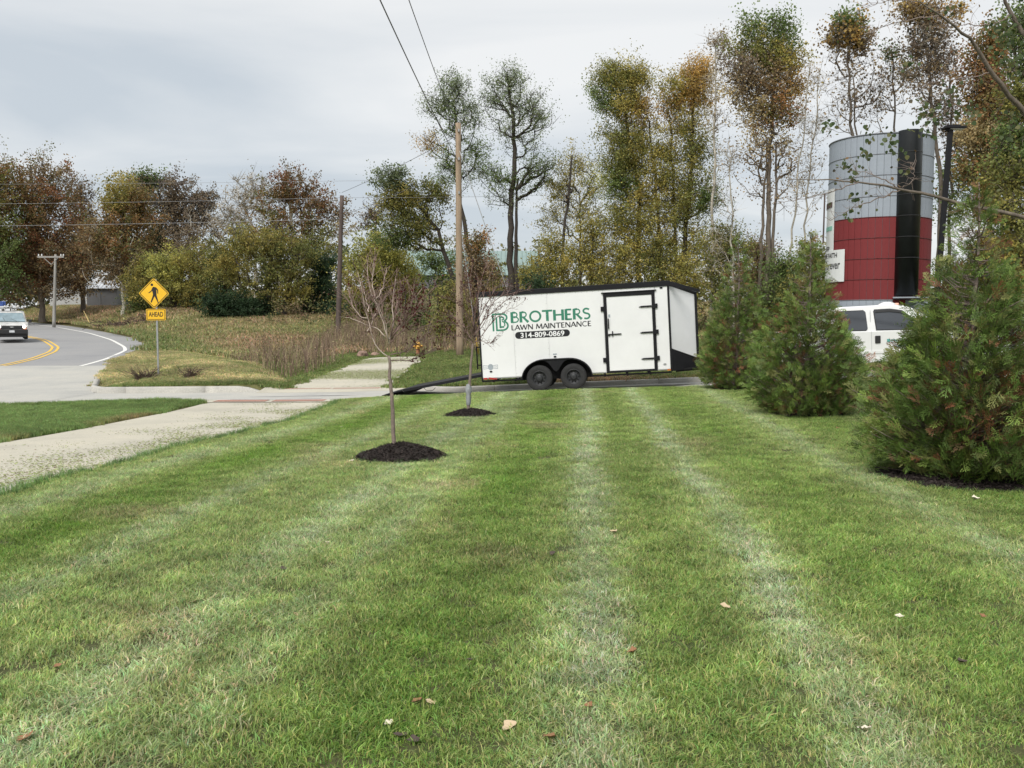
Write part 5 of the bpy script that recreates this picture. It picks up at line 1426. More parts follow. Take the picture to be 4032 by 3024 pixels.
def lobe_points(lobes, D, rng):
    out = []
    for (cx, cy, rx, ry, n, *rest) in lobes:
        n = int(n * 1.45)
        c = PN(cx, cy, D); sx = rx / F_PX * D; sz_ = ry / F_PX * D
        d = rng.normal(0, .50, (n, 3)); q = np.linalg.norm(d, axis=1)[:, None]; d = np.where(q > 1.35, d / q * 1.2, d)
        out.append(c + d * np.array([sx, min(sx, sz_ * 1.2) * .9, sz_]))
    return out

TREE_N = [0]
def tree(name, label, D, trunk, r0, lobes, leaf=.2, nl=40, spread=.55, bark=None, group=None, droop=.0, aspect=.6, twig=3, stems=(), cat="tree", tip=.014, flat=.75, rise=.25, basey=None, tl=.7):
    TREE_N[0] += 1
    rng = np.random.default_rng(1000 + TREE_N[0])
    bark = bark or M_BARK
    bx = trunk[0][0]; xb = (bx - 2016) / F_PX * D; zb = gz(xb, D)
    root = empty(name, (xb, D, zb)); tag(root, label, cat, group)
    O = np.array([xb, D, zb])
    def stem_pts(tr):
        P3 = [PN(a, b, D) for a, b in tr]; x_, y_ = P3[0][0], P3[0][1]
        P3[0] = np.array([x_, y_, gz(x_, y_) - .15])
        P3 = np.array(P3); 
        seg = np.linalg.norm(np.diff(P3, axis=0), axis=1); L_ = np.concatenate([[0], np.cumsum(seg)])
        n = max(8, int(L_[-1] / .7)); s = np.linspace(0, L_[-1], n)
        q = np.stack([np.interp(s, L_, P3[:, i]) for i in range(3)], 1)
        q[2:] += rng.normal(0, .045, (n - 2, 3)) * [1, 2, .3]
        return q
    pts = lobe_points(lobes, D, rng)
    allc = np.concatenate(pts)
    tb = MB()
    stems_all = [trunk] + list(stems)
    sp = [stem_pts(t) for t in stems_all]
    mid = [s.mean(0) for s in sp]
    # clusters go to the nearest stem
    own = np.array([int(np.argmin([np.min(np.linalg.norm(s[len(s) // 3:] - c, axis=1)) for s in sp])) for c in allc])
    for i, s in enumerate(sp):
        cl = allc[own == i]
        if len(cl) == 0: tb.tube(s - O, np.linspace(r0 * .6, r0 * .15, len(s)), 5, cap=False); continue
        for k, (p, r_) in enumerate(grow(root, cl, s, r0 if i == 0 else r0 * .7, rng, tip, .5, rise)):
            tb.tube(p - O, r_, 7 if k == 0 else (5 if r_.max() > .05 else 3), cap=False)
    # twigs
    if twig:
        T = np.repeat(allc, twig, 0); n = len(T)
        d = rng.normal(0, 1, (n, 3)) + [0, 0, .5]; d /= np.linalg.norm(d, axis=1)[:, None]
        l = rng.uniform(.4, 1.3, (n, 1)) * tl; e = T + d * l
        w = np.cross(d, rng.normal(0, 1, (n, 3))); w /= np.linalg.norm(w, axis=1)[:, None]; w *= tip * .9
        V = np.stack([T - w, T + w, e], 1).reshape(-1, 3) - O
        tb.add(V, np.arange(n * 3).reshape(-1, 3))
    tm_ = tb.mesh("trunk", bark, True, False)
    obj("trunk", tm_, root)
    cb = MB()
    for (lb, c) in zip(lobes, pts):
        cols = lb[5]; f = lb[6] if len(lb) > 6 else 1.0
        n_ = max(1, int(nl * f * (1.05 if D > 65 else .72)))
        leaves(cb, c - O, n_, spread, leaf, cols, rng, droop, flat, aspect, bright=(1.85 if D > 65 else 2.4), axis=np.array([0, 0, (np.array(trunk)[-1, 1] * 0 + c[:, 2].min() - O[2]) * .8]))
    obj("crown", cb.mesh("crown", M_LEAF, False, True), root)
    return root

GL_, GM_, GR_, GU_ = "trees beyond the far road bend", "trees behind the weeds", "tall trees behind the trailer and silo", "bushes behind the trailer"
# left group beyond the road
tree("sycamore_tree", "largest rusty brown tree, its boughs sweeping low behind the crossarm pole", 100, [(164, 1215), (160, 1120), (150, 980), (130, 800), (120, 650)], .30,
     [(120, 760, 130, 130, 75, C_RUSTG), (40, 860, 180, 150, 85, C_RUSTG), (200, 880, 130, 170, 85, C_RUST), (160, 1040, 190, 110, 100, C_RUST), (30, 1060, 130, 110, 60, C_RUST), (250, 1080, 90, 90, 40, C_BROWN), (180, 690, 70, 60, 20, C_BROWN, .6)],
     .27, 66, .95, M_BARK, GL_, twig=2, tip=.03)
tree("oak_tree", "green-brown tree cut by the left edge of the picture", 96, [(-60, 1215), (-60, 1000), (-50, 700)], .4,
     [(-60, 800, 110, 170, 70, C_OLIVE), (-40, 1010, 110, 130, 70, C_GREEN), (-20, 690, 70, 70, 25, C_RUSTG)], .27, 60, .95, M_BARK, GL_, twig=1, tip=.03)
tree("cottonwood_tree", "sparse dark-leaved treetop between the two rusty trees on the left", 106, [(325, 1190), (322, 1000), (318, 740)], .28,
     [(320, 770, 42, 60, 26, C_PURP, .8), (330, 860, 60, 60, 30, C_BROWN), (345, 960, 70, 70, 34, C_BROWN), (330, 1060, 80, 60, 34, C_DARK)], .27, 50, .8, M_BARK, GL_, tip=.025)
tree("sycamore_tree", "rust and olive tree with a straight pale trunk beside the grey shed", 90, [(485, 1235), (484, 1100), (478, 980), (485, 860), (490, 740)], .22,
     [(480, 790, 70, 70, 48, C_OLIVEY), (520, 860, 85, 70, 50, C_RUSTG), (470, 960, 115, 90, 80, C_RUSTG), (400, 930, 70, 80, 40, C_BROWN), (480, 1060, 130, 80, 60, C_BROWN, .8), (545, 780, 45, 55, 22, C_RUSTG)],
     .24, 60, .8, M_BARKW, GL_, tip=.025)
tree("oak_tree", "dark purple-brown round tree with a fringe of green on top", 110, [(690, 1195), (695, 1000), (680, 760)], .38,
     [(590, 715, 80, 30, 34, C_GREEN), (640, 790, 110, 85, 74, C_PURP), (740, 830, 85, 90, 60, C_PURP), (700, 920, 130, 90, 70, C_BROWN), (800, 800, 40, 60, 18, C_PURP), (620, 920, 70, 70, 30, C_DARK)],
     .28, 56, .9, M_BARKD, GL_, tip=.03)
tree("young_elm_tree", "purple-brown thin tree with one white limb right of the yellow-green bushes", 98, [(745, 1215), (748, 1050), (752, 850)], .16,
     [(750, 900, 60, 90, 30, C_PURP, .8), (740, 1000, 80, 70, 34, C_BROWN, .8)], .22, 34, .6, M_BARKW, GL_, tip=.02)
tree("sycamore_tree", "mostly bare pale tree spreading spiky twigs against the sky", 97, [(1010, 1230), (1008, 1040), (1000, 900), (950, 800)], .22,
     [(960, 780, 80, 70, 46, C_BROWN, .16), (930, 860, 90, 60, 40, C_BROWN, .22), (870, 880, 60, 60, 22, C_TAN, .15), (1010, 740, 50, 60, 26, C_PURP, .25)], .22, 40, .6, M_BARKW, GM_, twig=9, tip=.03, tl=1.2,
     stems=([(960, 1230), (940, 1080), (880, 930)],))
tree("sycamore_tree", "rust-red topped tree rising just left of the dark utility pole", 95, [(1180, 1235), (1160, 1050), (1150, 880), (1130, 720)], .3,
     [(1150, 730, 75, 55, 46, C_RUST), (1080, 800, 75, 70, 42, C_RUSTG), (1210, 800, 85, 80, 52, C_RUST), (1290, 850, 60, 70, 28, C_RUST, .7), (1140, 900, 130, 80, 80, C_RUSTG), (1240, 960, 100, 80, 60, C_OLIVE), (1345, 850, 30, 40, 12, C_BROWN, .6), (1330, 910, 50, 50, 16, C_TAN, .5)],
     .25, 38, .65, M_BARKW, GM_, tip=.025, stems=([(1110, 1235), (1090, 1000), (1060, 800)],))
tree("elm_tree", "olive tree with a forked dark trunk in the middle of the left wood", 78, [(1058, 1275), (1056, 1130), (1070, 980), (1100, 860)], .24,
     [(1040, 960, 120, 70, 70, C_OLIVEY), (1130, 1010, 120, 80, 74, C_OLIVE), (930, 1040, 90, 80, 46, C_OLIVEY), (1060, 1110, 140, 90, 74, C_OLIVE), (1150, 1160, 80, 60, 40, C_OLIVEY)],
     .20, 46, .55, M_BARKD, GM_, tip=.02, stems=([(1120, 1290), (1125, 1150), (1180, 1000)],))
for i, (bx, top, hw, cc, lab, D_) in enumerate(((560, 1010, 75, C_OLIVEY, "leftmost yellow-green bushy tree behind the road sign", 88), (660, 975, 90, C_YELG, "bright yellow-green bushy tree right behind the road sign", 86), (780, 985, 90, C_OLIVEY, "yellow-green bushy tree with a dark leaning trunk, right of the road sign", 86), (880, 960, 85, C_OLIVE, "olive bushy tree under the bare spiky twigs", 84))):
    tree("locust_tree", lab, D_, [(bx + 20, 1235), (bx + 10, 1150), (bx, top + 40)], .16,
         [(bx, top + 60, hw * .8, 60, 50, cc), (bx + 10, top + 130, hw * 1.05, 70, 66, cc), (bx - 5, top + 190, hw, 50, 46, C_OLIVE if i else C_GREEN)], .19, 48, .55, M_BARKD, GM_, tip=.018,
         stems=([(bx + 50, 1240), (bx + 10, 1160), (bx - 30, top + 90)],))
tree("cedar_tree", "near-black dense evergreen just left of the dark utility pole", 80, [(1265, 1290), (1265, 1100), (1262, 1000)], .14,
     [(1265, 1040, 42, 45, 50, C_DARK), (1262, 1120, 62, 50, 74, C_DARK), (1258, 1210, 72, 50, 86, C_DARK)], .17, 62, .42, M_BARKD, GM_, tip=.015)
for i, (bx, top, hw, lab) in enumerate(((870, 1155, 75, "low dark green shrub at the wood's foot, left one"), (980, 1165, 85, "low dark green shrub at the wood's foot, by the forked trunk"), (1340, 1190, 50, "dark shrub behind the foot of the dark pole"))):
    tree("dark_shrub", lab, 76 + i, [(bx, 1270), (bx, top + 20)], .08, [(bx, top + 45, hw, 42, 74, C_DARK), (bx + 20, top + 80, hw, 34, 50, C_DARK)], .18, 46, .45, M_BARKD, "shrubs at the wood's foot", cat="shrub", tip=.012, twig=1)
tree("willow_tree", "round pale yellow-green tree right of the dark utility pole", 70, [(1470, 1310), (1475, 1150), (1480, 1000)], .2,
     [(1500, 985, 90, 50, 64, C_YELG), (1440, 1040, 85, 65, 64, C_YELG), (1560, 1060, 70, 70, 54, C_YELG), (1480, 1130, 110, 70, 74, C_OLIVEY), (1420, 1210, 80, 60, 50, C_OLIVE), (1560, 1180, 70, 70, 40, C_OLIVEY)],
     .17, 54, .5, M_BARKD, GM_, tip=.016, droop=.2)
tree("locust_tree", "dark small-crowned tree peeping out left of the leaning green tree", 84, [(1470, 1290), (1478, 1000), (1480, 860)], .14,
     [(1470, 850, 45, 60, 26, C_PURP, .6), (1440, 880, 40, 40, 14, C_BROWN, .5)], .2, 34, .5, M_BARKD, GM_, tip=.02, twig=4)
tree("locust_tree", "leaning green-brown tree left of the tan utility pole", 66, [(1800, 1310), (1780, 1080), (1720, 900), (1640, 800), (1560, 720)], .22,
     [(1545, 705, 55, 48, 40, C_SAGE), (1560, 780, 70, 55, 46, C_OLIVEY), (1680, 770, 100, 55, 64, C_OLIVE), (1610, 860, 110, 60, 66, C_OLIVE), (1560, 930, 80, 50, 34, C_GREEN), (1680, 930, 110, 50, 40, C_OLIVE, .8)],
     .17, 46, .5, M_BARKD, GM_, tip=.016, droop=.15)
tree("willow_tree", "tall sparse grey-green tree behind the tan pole's top", 60, [(1885, 1300), (1872, 1150), (1832, 900), (1800, 700), (1792, 420)], .2,
     [(1790, 350, 55, 45, 34, C_SAGE), (1745, 415, 75, 40, 34, C_SAGE), (1830, 440, 70, 55, 36, C_SAGE), (1790, 520, 70, 60, 30, C_GREEN, .8), (1690, 565, 40, 45, 18, C_ORANGE, .8), (1770, 650, 50, 70, 30, C_GREEN), (1880, 590, 65, 45, 26, C_GREEN, .8), (1850, 680, 60, 55, 20, C_SAGE, .6)],
     .115, 64, .46, M_BARKD, GM_, tip=.014, droop=.25, twig=4)
tree("elm_tree", "tall open-crowned tree with a dark straight trunk above the trailer's rear", 60, [(2012, 1300), (2010, 1000), (2008, 820), (2030, 640), (2015, 420), (2000, 320)], .27,
     [(2000, 320, 70, 45, 40, C_SAGE), (1960, 400, 90, 45, 40, C_SAGE), (2060, 400, 80, 55, 38, C_SAGE, .8), (2120, 470, 60, 60, 34, C_SAGE, .8), (1990, 500, 70, 50, 26, C_SAGE, .7), (2070, 570, 70, 50, 24, C_SAGE, .6), (1950, 700, 70, 55, 34, C_GREEN), (2080, 700, 80, 50, 34, C_GREEN, .8), (2140, 660, 55, 40, 24, C_SAGE), (1990, 780, 70, 40, 20, C_SAGE, .6)],
     .115, 58, .50, M_BARKD, GM_, tip=.014, twig=4, stems=([(2040, 1300), (2032, 950), (2036, 700)],))
tree("dead_snag", "thin bare broken-topped trunk in the gap right of the open-crowned tree", 58, [(2205, 1300), (2218, 950), (2240, 760), (2250, 612)], .15,
     [(2235, 760, 20, 50, 5, C_BROWN, .1)], .15, 10, .3, M_BARKD, GM_, tip=.02)
tree("locust_tree", "small feathery yellow tree in the gap right of the broken trunk", 61, [(2290, 1300), (2285, 1000), (2280, 760)], .13,
     [(2270, 640, 80, 45, 34, C_OLIVEY, .7), (2230, 720, 70, 60, 36, C_OLIVEY), (2330, 730, 60, 70, 36, C_YELG, .7), (2290, 830, 90, 70, 40, C_OLIVEY), (2200, 860, 80, 70, 34, C_OLIVEY, .8)],
     .115, 74, .50, M_BARKD, GM_, tip=.012, twig=4)
tree("oak_sapling", "rusty brown small tree behind the tan pole and the second young tree", 54, [(1872, 1330), (1874, 1150), (1870, 960)], .1,
     [(1870, 960, 60, 50, 38, C_RUSTG), (1880, 1050, 75, 70, 54, C_BROWN), (1850, 1150, 75, 60, 44, C_BROWN), (1920, 1200, 60, 60, 34, C_RUST)], .15, 44, .4, M_BARKD, GM_, tip=.012)
for bx, top, hw, D_, cc, lab in ((2180, 930, 90, 56, C_OLIVEY, "yellowish bush above the trailer roof's left part"), (2330, 860, 85, 55, C_OLIVEY, "tall golden-olive bush left of the tallest green-gold tree"), (2120, 1080, 70, 53, C_DARK, "dark green bush just over the lettering end of the roof"), (2440, 960, 90, 54, C_OLIVEY, "golden bush over the trailer door"), (2590, 960, 85, 54, C_OLIVE, "olive bush over the trailer's front corner"), (2690, 1010, 70, 53, C_OLIVEY, "yellowed bush above the trailer nose"), (2860, 890, 95, 50, C_OLIVE, "green-brown bush behind the farthest evergreen"), (3080, 1000, 90, 48, C_GREEN, "green bush behind the middle evergreen's left side"), (3200, 960, 80, 46, C_OLIVE, "thin olive bush left of the silo"), (2980, 940, 70, 52, C_BROWN, "brown twiggy bush at the cottonwood's foot"), (1770, 1120, 70, 50, C_OLIVE, "olive bush just left of the tan pole"), (1640, 1190, 60, 56, C_GREEN, "green bush behind the fire hydrant")):
    tree("bush", lab, D_, [(bx, 1330), (bx, 1150), (bx + 8, top + 60)], .09,
         [(bx, top + 40, hw * .6, 40, 30, cc), (bx + 10, top + 100, hw, 60, 56, cc), (bx - 10, top + 180, hw * 1.1, 70, 60, cc), (bx, top + 270, hw * 1.1, 60, 40, C_OLIVE)], .13, 46, .42, M_BARKD, GU_, cat="bush", tip=.011,
         stems=([(bx + 40, 1330), (bx + 50, 1150), (bx + 50, top + 110)], [(bx - 40, 1330), (bx - 45, 1150), (bx - 50, top + 120)]))
# tall row
tree("locust_tree", "tall green-gold tree with a drooping left lobe high over the trailer door", 55, [(2530, 1290), (2510, 1000), (2520, 760), (2480, 560), (2440, 340)], .2,
     [(2410, 300, 60, 48, 46, C_OLIVE), (2500, 310, 60, 45, 46, C_OLIVEY), (2370, 380, 45, 50, 26, C_GREEN), (2460, 400, 70, 55, 50, C_OLIVEY), (2520, 440, 55, 50, 30, C_ORANGE), (2450, 540, 65, 60, 46, C_OLIVE), (2450, 650, 75, 75, 66, C_OLIVE), (2530, 600, 60, 90, 46, C_OLIVEY), (2440, 730, 55, 50, 30, C_GREEN), (2540, 760, 70, 80, 34, C_OLIVEY, .8), (2500, 860, 110, 80, 60, C_OLIVEY), (2600, 700, 60, 90, 40, C_OLIVEY, .8), (2560, 960, 110, 80, 60, C_OLIVEY), (2440, 850, 70, 80, 34, C_OLIVE)],
     .12, 104, .52, M_BARKD, GR_, tip=.012, droop=.25, stems=([(2620, 1290), (2600, 1000), (2580, 700), (2560, 480)],))
tree("locust_tree", "tall orange-topped tree between the green-gold one and the thin pale one", 55, [(2700, 1290), (2690, 1000), (2720, 700), (2730, 460), (2735, 300)], .19,
     [(2740, 290, 55, 45, 40, C_ORANGE), (2660, 350, 50, 45, 30, C_OLIVEY), (2730, 380, 75, 50, 46, C_ORANGE, .9), (2640, 430, 50, 50, 26, C_ORANGE, .6), (2700, 490, 80, 60, 46, C_OLIVEY, .8), (2750, 590, 70, 60, 40, C_OLIVE), (2660, 640, 70, 70, 34, C_OLIVEY, .7), (2730, 730, 80, 70, 40, C_OLIVE), (2680, 850, 90, 80, 44, C_OLIVE, .8), (2790, 790, 60, 50, 26, C_GREEN), (2740, 960, 100, 80, 54, C_OLIVEY), (2640, 800, 80, 100, 46, C_OLIVEY), (2620, 560, 50, 70, 26, C_OLIVEY, .8)],
     .12, 98, .52, M_BARKD, GR_, tip=.012, droop=.2, stems=([(2640, 1290), (2660, 1000), (2650, 700), (2640, 480)],))
tree("poplar_tree", "thin pale-stemmed tree, nearly bare, touching the tall cottonwood's left side", 52, [(2800, 1290), (2805, 900), (2812, 500), (2822, 160)], .11,
     [(2825, 165, 35, 28, 14, C_BROWN, .7), (2850, 220, 35, 40, 10, C_PURP, .3), (2820, 330, 40, 60, 14, C_TAN, .3), (2830, 480, 55, 70, 18, C_BROWN, .3), (2870, 620, 50, 60, 14, C_BROWN, .3)], .14, 40, .4, M_BARKW, GR_, tip=.012, twig=5)
tree("cottonwood_tree", "tallest broad cottonwood with green top and coppery middle", 50, [(3022, 1290), (3024, 1000), (3030, 700), (3040, 480), (3050, 250)], .19,
     [(3040, 100, 45, 40, 22, C_GREEN, .8), (2960, 120, 45, 45, 26, C_GREEN, .8), (3090, 150, 55, 60, 30, C_GREEN, .8), (2990, 200, 100, 60, 66, C_OLIVE, .9), (3080, 240, 70, 60, 40, C_OLIVEY), (2930, 270, 75, 60, 40, C_PURP, .9), (3020, 330, 110, 70, 66, C_BROWN), (2900, 360, 50, 50, 20, C_TAN, .6), (3110, 360, 60, 80, 40, C_ORANGE, .6), (3050, 450, 90, 70, 50, C_RUSTG), (2960, 440, 70, 60, 30, C_TAN, .6), (3040, 570, 90, 60, 26, C_TAN, .45), (2960, 620, 70, 70, 16, C_BROWN, .4), (3100, 650, 70, 70, 18, C_BROWN, .35), (3020, 760, 90, 60, 14, C_BROWN, .3)],
     .12, 66, .48, M_BARK, GR_, tip=.011, aspect=.85, twig=3, stems=([(2985, 1290), (3000, 900), (3020, 560)], [(3045, 1290), (3044, 950), (3060, 560)]))
for bx, tx, ty, lab in ((3080, 3190, 240, "slim bare leaning sapling between the cottonwood and the silo"), (3130, 3230, 270, "slim bare sapling nearest the silo's left edge"), (2890, 2870, 560, "slim bare sapling left of the cottonwood's trunks")):
    tree("poplar_sapling", lab, 49, [(bx, 1290), (bx + (tx - bx) * .5, 760), (tx, ty)], .07,
         [(tx, ty + 60, 30, 60, 10, C_BROWN, .15), (tx - 20, ty + 230, 60, 110, 20, C_PURP, .2), (tx - 40, ty + 450, 80, 120, 24, C_BROWN, .2)], .13, 30, .4, M_BARKW, GR_, tip=.010, twig=6)
tree("poplar_tree", "bare-stemmed tree with a gold tuft on top above the silo's left side", 44, [(3370, 1290), (3362, 700), (3350, 400), (3340, 110)], .12,
     [(3345, 90, 50, 40, 26, C_GREEN, .9), (3340, 140, 65, 40, 34, C_ORANGE), (3300, 160, 45, 35, 16, C_PURP, .6), (3400, 170, 45, 45, 18, C_BROWN, .6), (3360, 260, 90, 70, 26, C_BROWN, .25), (3400, 380, 70, 80, 26, C_PURP, .3), (3300, 420, 70, 110, 26, C_BROWN, .08)], .14, 42, .40, M_BARK, GR_, tip=.010, aspect=.85, twig=7, stems=([(3390, 1290), (3380, 600), (3360, 300)],))
tree("poplar_tree", "slender dotted-leaf tree standing behind the black chute", 44, [(3530, 1290), (3530, 600), (3515, 200)], .09,
     [(3510, 210, 28, 40, 12, C_GREEN, .7), (3510, 300, 50, 60, 18, C_PURP, .5), (3480, 420, 70, 80, 24, C_BROWN, .3), (3560, 260, 40, 50, 12, C_OLIVE, .6)], .115, 32, .33, M_BARK, GR_, tip=.010, aspect=.85, twig=6)
tree("cottonwood_tree", "wide airy tree with dark dotted leaves behind the lamp's head", 42, [(3690, 1290), (3700, 700), (3660, 350), (3640, 80)], .14,
     [(3640, 60, 80, 40, 34, C_BROWN, .8), (3590, 40, 40, 25, 14, C_ORANGE), (3740, 40, 60, 30, 18, C_ORANGE, .6), (3650, 160, 100, 70, 56, C_PURP, .55), (3700, 260, 90, 70, 50, C_PURP, .5), (3620, 310, 70, 70, 34, C_BROWN, .4), (3700, 420, 90, 80, 44, C_PURP, .35), (3760, 540, 70, 70, 34, C_PURP, .5), (3770, 680, 70, 80, 34, C_GREEN, .5), (3740, 820, 60, 80, 26, C_GREEN, .5)], .115, 62, .44, M_BARK, GR_, tip=.010, aspect=.9, twig=5, stems=([(3735, 1290), (3742, 700), (3740, 300)],))
tree("sycamore_tree", "coppery columnar tree near the right edge of the picture", 38, [(3900, 1290), (3895, 800), (3890, 250)], .16,
     [(3900, 200, 60, 60, 40, C_RUSTG), (3880, 320, 75, 70, 56, C_RUST), (3900, 430, 80, 60, 60, C_RUSTG), (3850, 540, 60, 60, 38, C_TAN), (3910, 560, 80, 70, 60, C_RUSTG, .9), (3850, 670, 70, 60, 34, C_RUSTG, .7), (3930, 690, 80, 70, 50, C_GREEN), (3860, 800, 60, 60, 26, C_OLIVE, .8)], .115, 70, .44, M_BARK, GR_, tip=.010, aspect=.85)
tree("maple_tree", "green leafy tree filling the right edge above the nearest evergreen", 30, [(4080, 1300), (4070, 900), (4060, 400)], .2,
     [(4010, 120, 70, 70, 56, C_GREEN), (4040, 260, 60, 70, 40, C_GREEN), (4030, 420, 80, 80, 74, C_OLIVE), (4010, 560, 80, 80, 74, C_GREEN), (3990, 700, 90, 80, 80, C_OLIVE), (3960, 840, 100, 80, 86, C_OLIVE), (4020, 960, 100, 80, 86, C_OLIVE), (3940, 1020, 90, 80, 70, C_OLIVEY), (4040, 1100, 80, 80, 60, C_ORANGE, .8)], .10, 46, .30, M_BARK, GR_, tip=.010, aspect=.8)
for bx, top, cc, lab in ((3780, 1040, C_OLIVE, "olive bush behind the leaders of the nearest evergreen"), (3920, 1060, C_OLIVEY, "yellowish bush low behind the nearest evergreen")):
    tree("bush", lab, 31, [(bx, 1330), (bx, 1150)], .06, [(bx, top + 50, 80, 50, 56, cc), (bx + 10, top + 150, 100, 60, 60, cc)], .09, 46, .28, M_BARKD, GU_, cat="bush", tip=.010)

for bx, top, hw, D_, cc, lab in ((1730, 985, 80, 98, C_GREEN, "green shrub hiding the middle of the barn's roof"), (1920, 1030, 60, 98, C_OLIVE, "olive shrub in front of the barn's wall between the two tall trunks"), (2090, 1040, 45, 98, C_OLIVEY, "yellowish shrub at the barn's right end"), (1600, 1060, 60, 96, C_OLIVE, "olive shrub at the barn's left end")):
    tree("bush", lab, D_, [(bx, 1230), (bx, 1120)], .1, [(bx, top + 45, hw, 45, 40, cc), (bx + 8, top + 120, hw * 1.1, 60, 44, cc)], .24, 44, .6, M_BARKD, GM_, cat="bush", tip=.02)

# far wood seen through the gaps
def far_wood():
    r = np.random.default_rng(77); mb = MB()
    n = 2300; px_ = np.where(r.random(n) < .35, r.uniform(-300, 700, n), r.uniform(-300, 4400, n)); D = r.uniform(128, 150, n)
    c = []
    for a, d in zip(px_, D):
        top = (1010 if a > 1500 else 930) + 40 * math.sin(a * .011) + 25 * math.sin(a * .037)
        if a > 3500: top += 60
        c.append(PN(a, r.uniform(top, 1190), d))
    leaves(mb, np.array(c), 34, 1.5, .55, [(.075, .085, .035), (.11, .10, .045), (.05, .06, .03), (.13, .10, .05), (.035, .045, .025)], r)
    o = obj("far_wood", mb.mesh("far_wood", M_LEAF, False, True)); tag(o, "distant olive-brown wood glimpsed low between the trunks", "wood", kind="stuff")
far_wood()
def undergrowth():
    r = np.random.default_rng(78); mb = MB(); n = 620; c = []
    for i in range(n):
        a = r.uniform(430, 3900); D = r.uniform(60, 86) if a < 1500 else r.uniform(49, 60)
        x = (a - 2016) / F_PX * D
        if x < road_right(D) + 12: continue
        c.append([x, D, gz(x, D) + abs(r.normal(0, .9))])
    leaves(mb, np.array(c), 34, .65, .2, [(.07, .075, .03), (.10, .08, .04), (.05, .06, .025), (.12, .105, .04), (.08, .055, .035)], r)
    o = obj("undergrowth", mb.mesh("undergrowth", M_LEAF, False, True)); tag(o, "tangled low growth along the foot of the woods", "undergrowth", kind="stuff")
undergrowth()

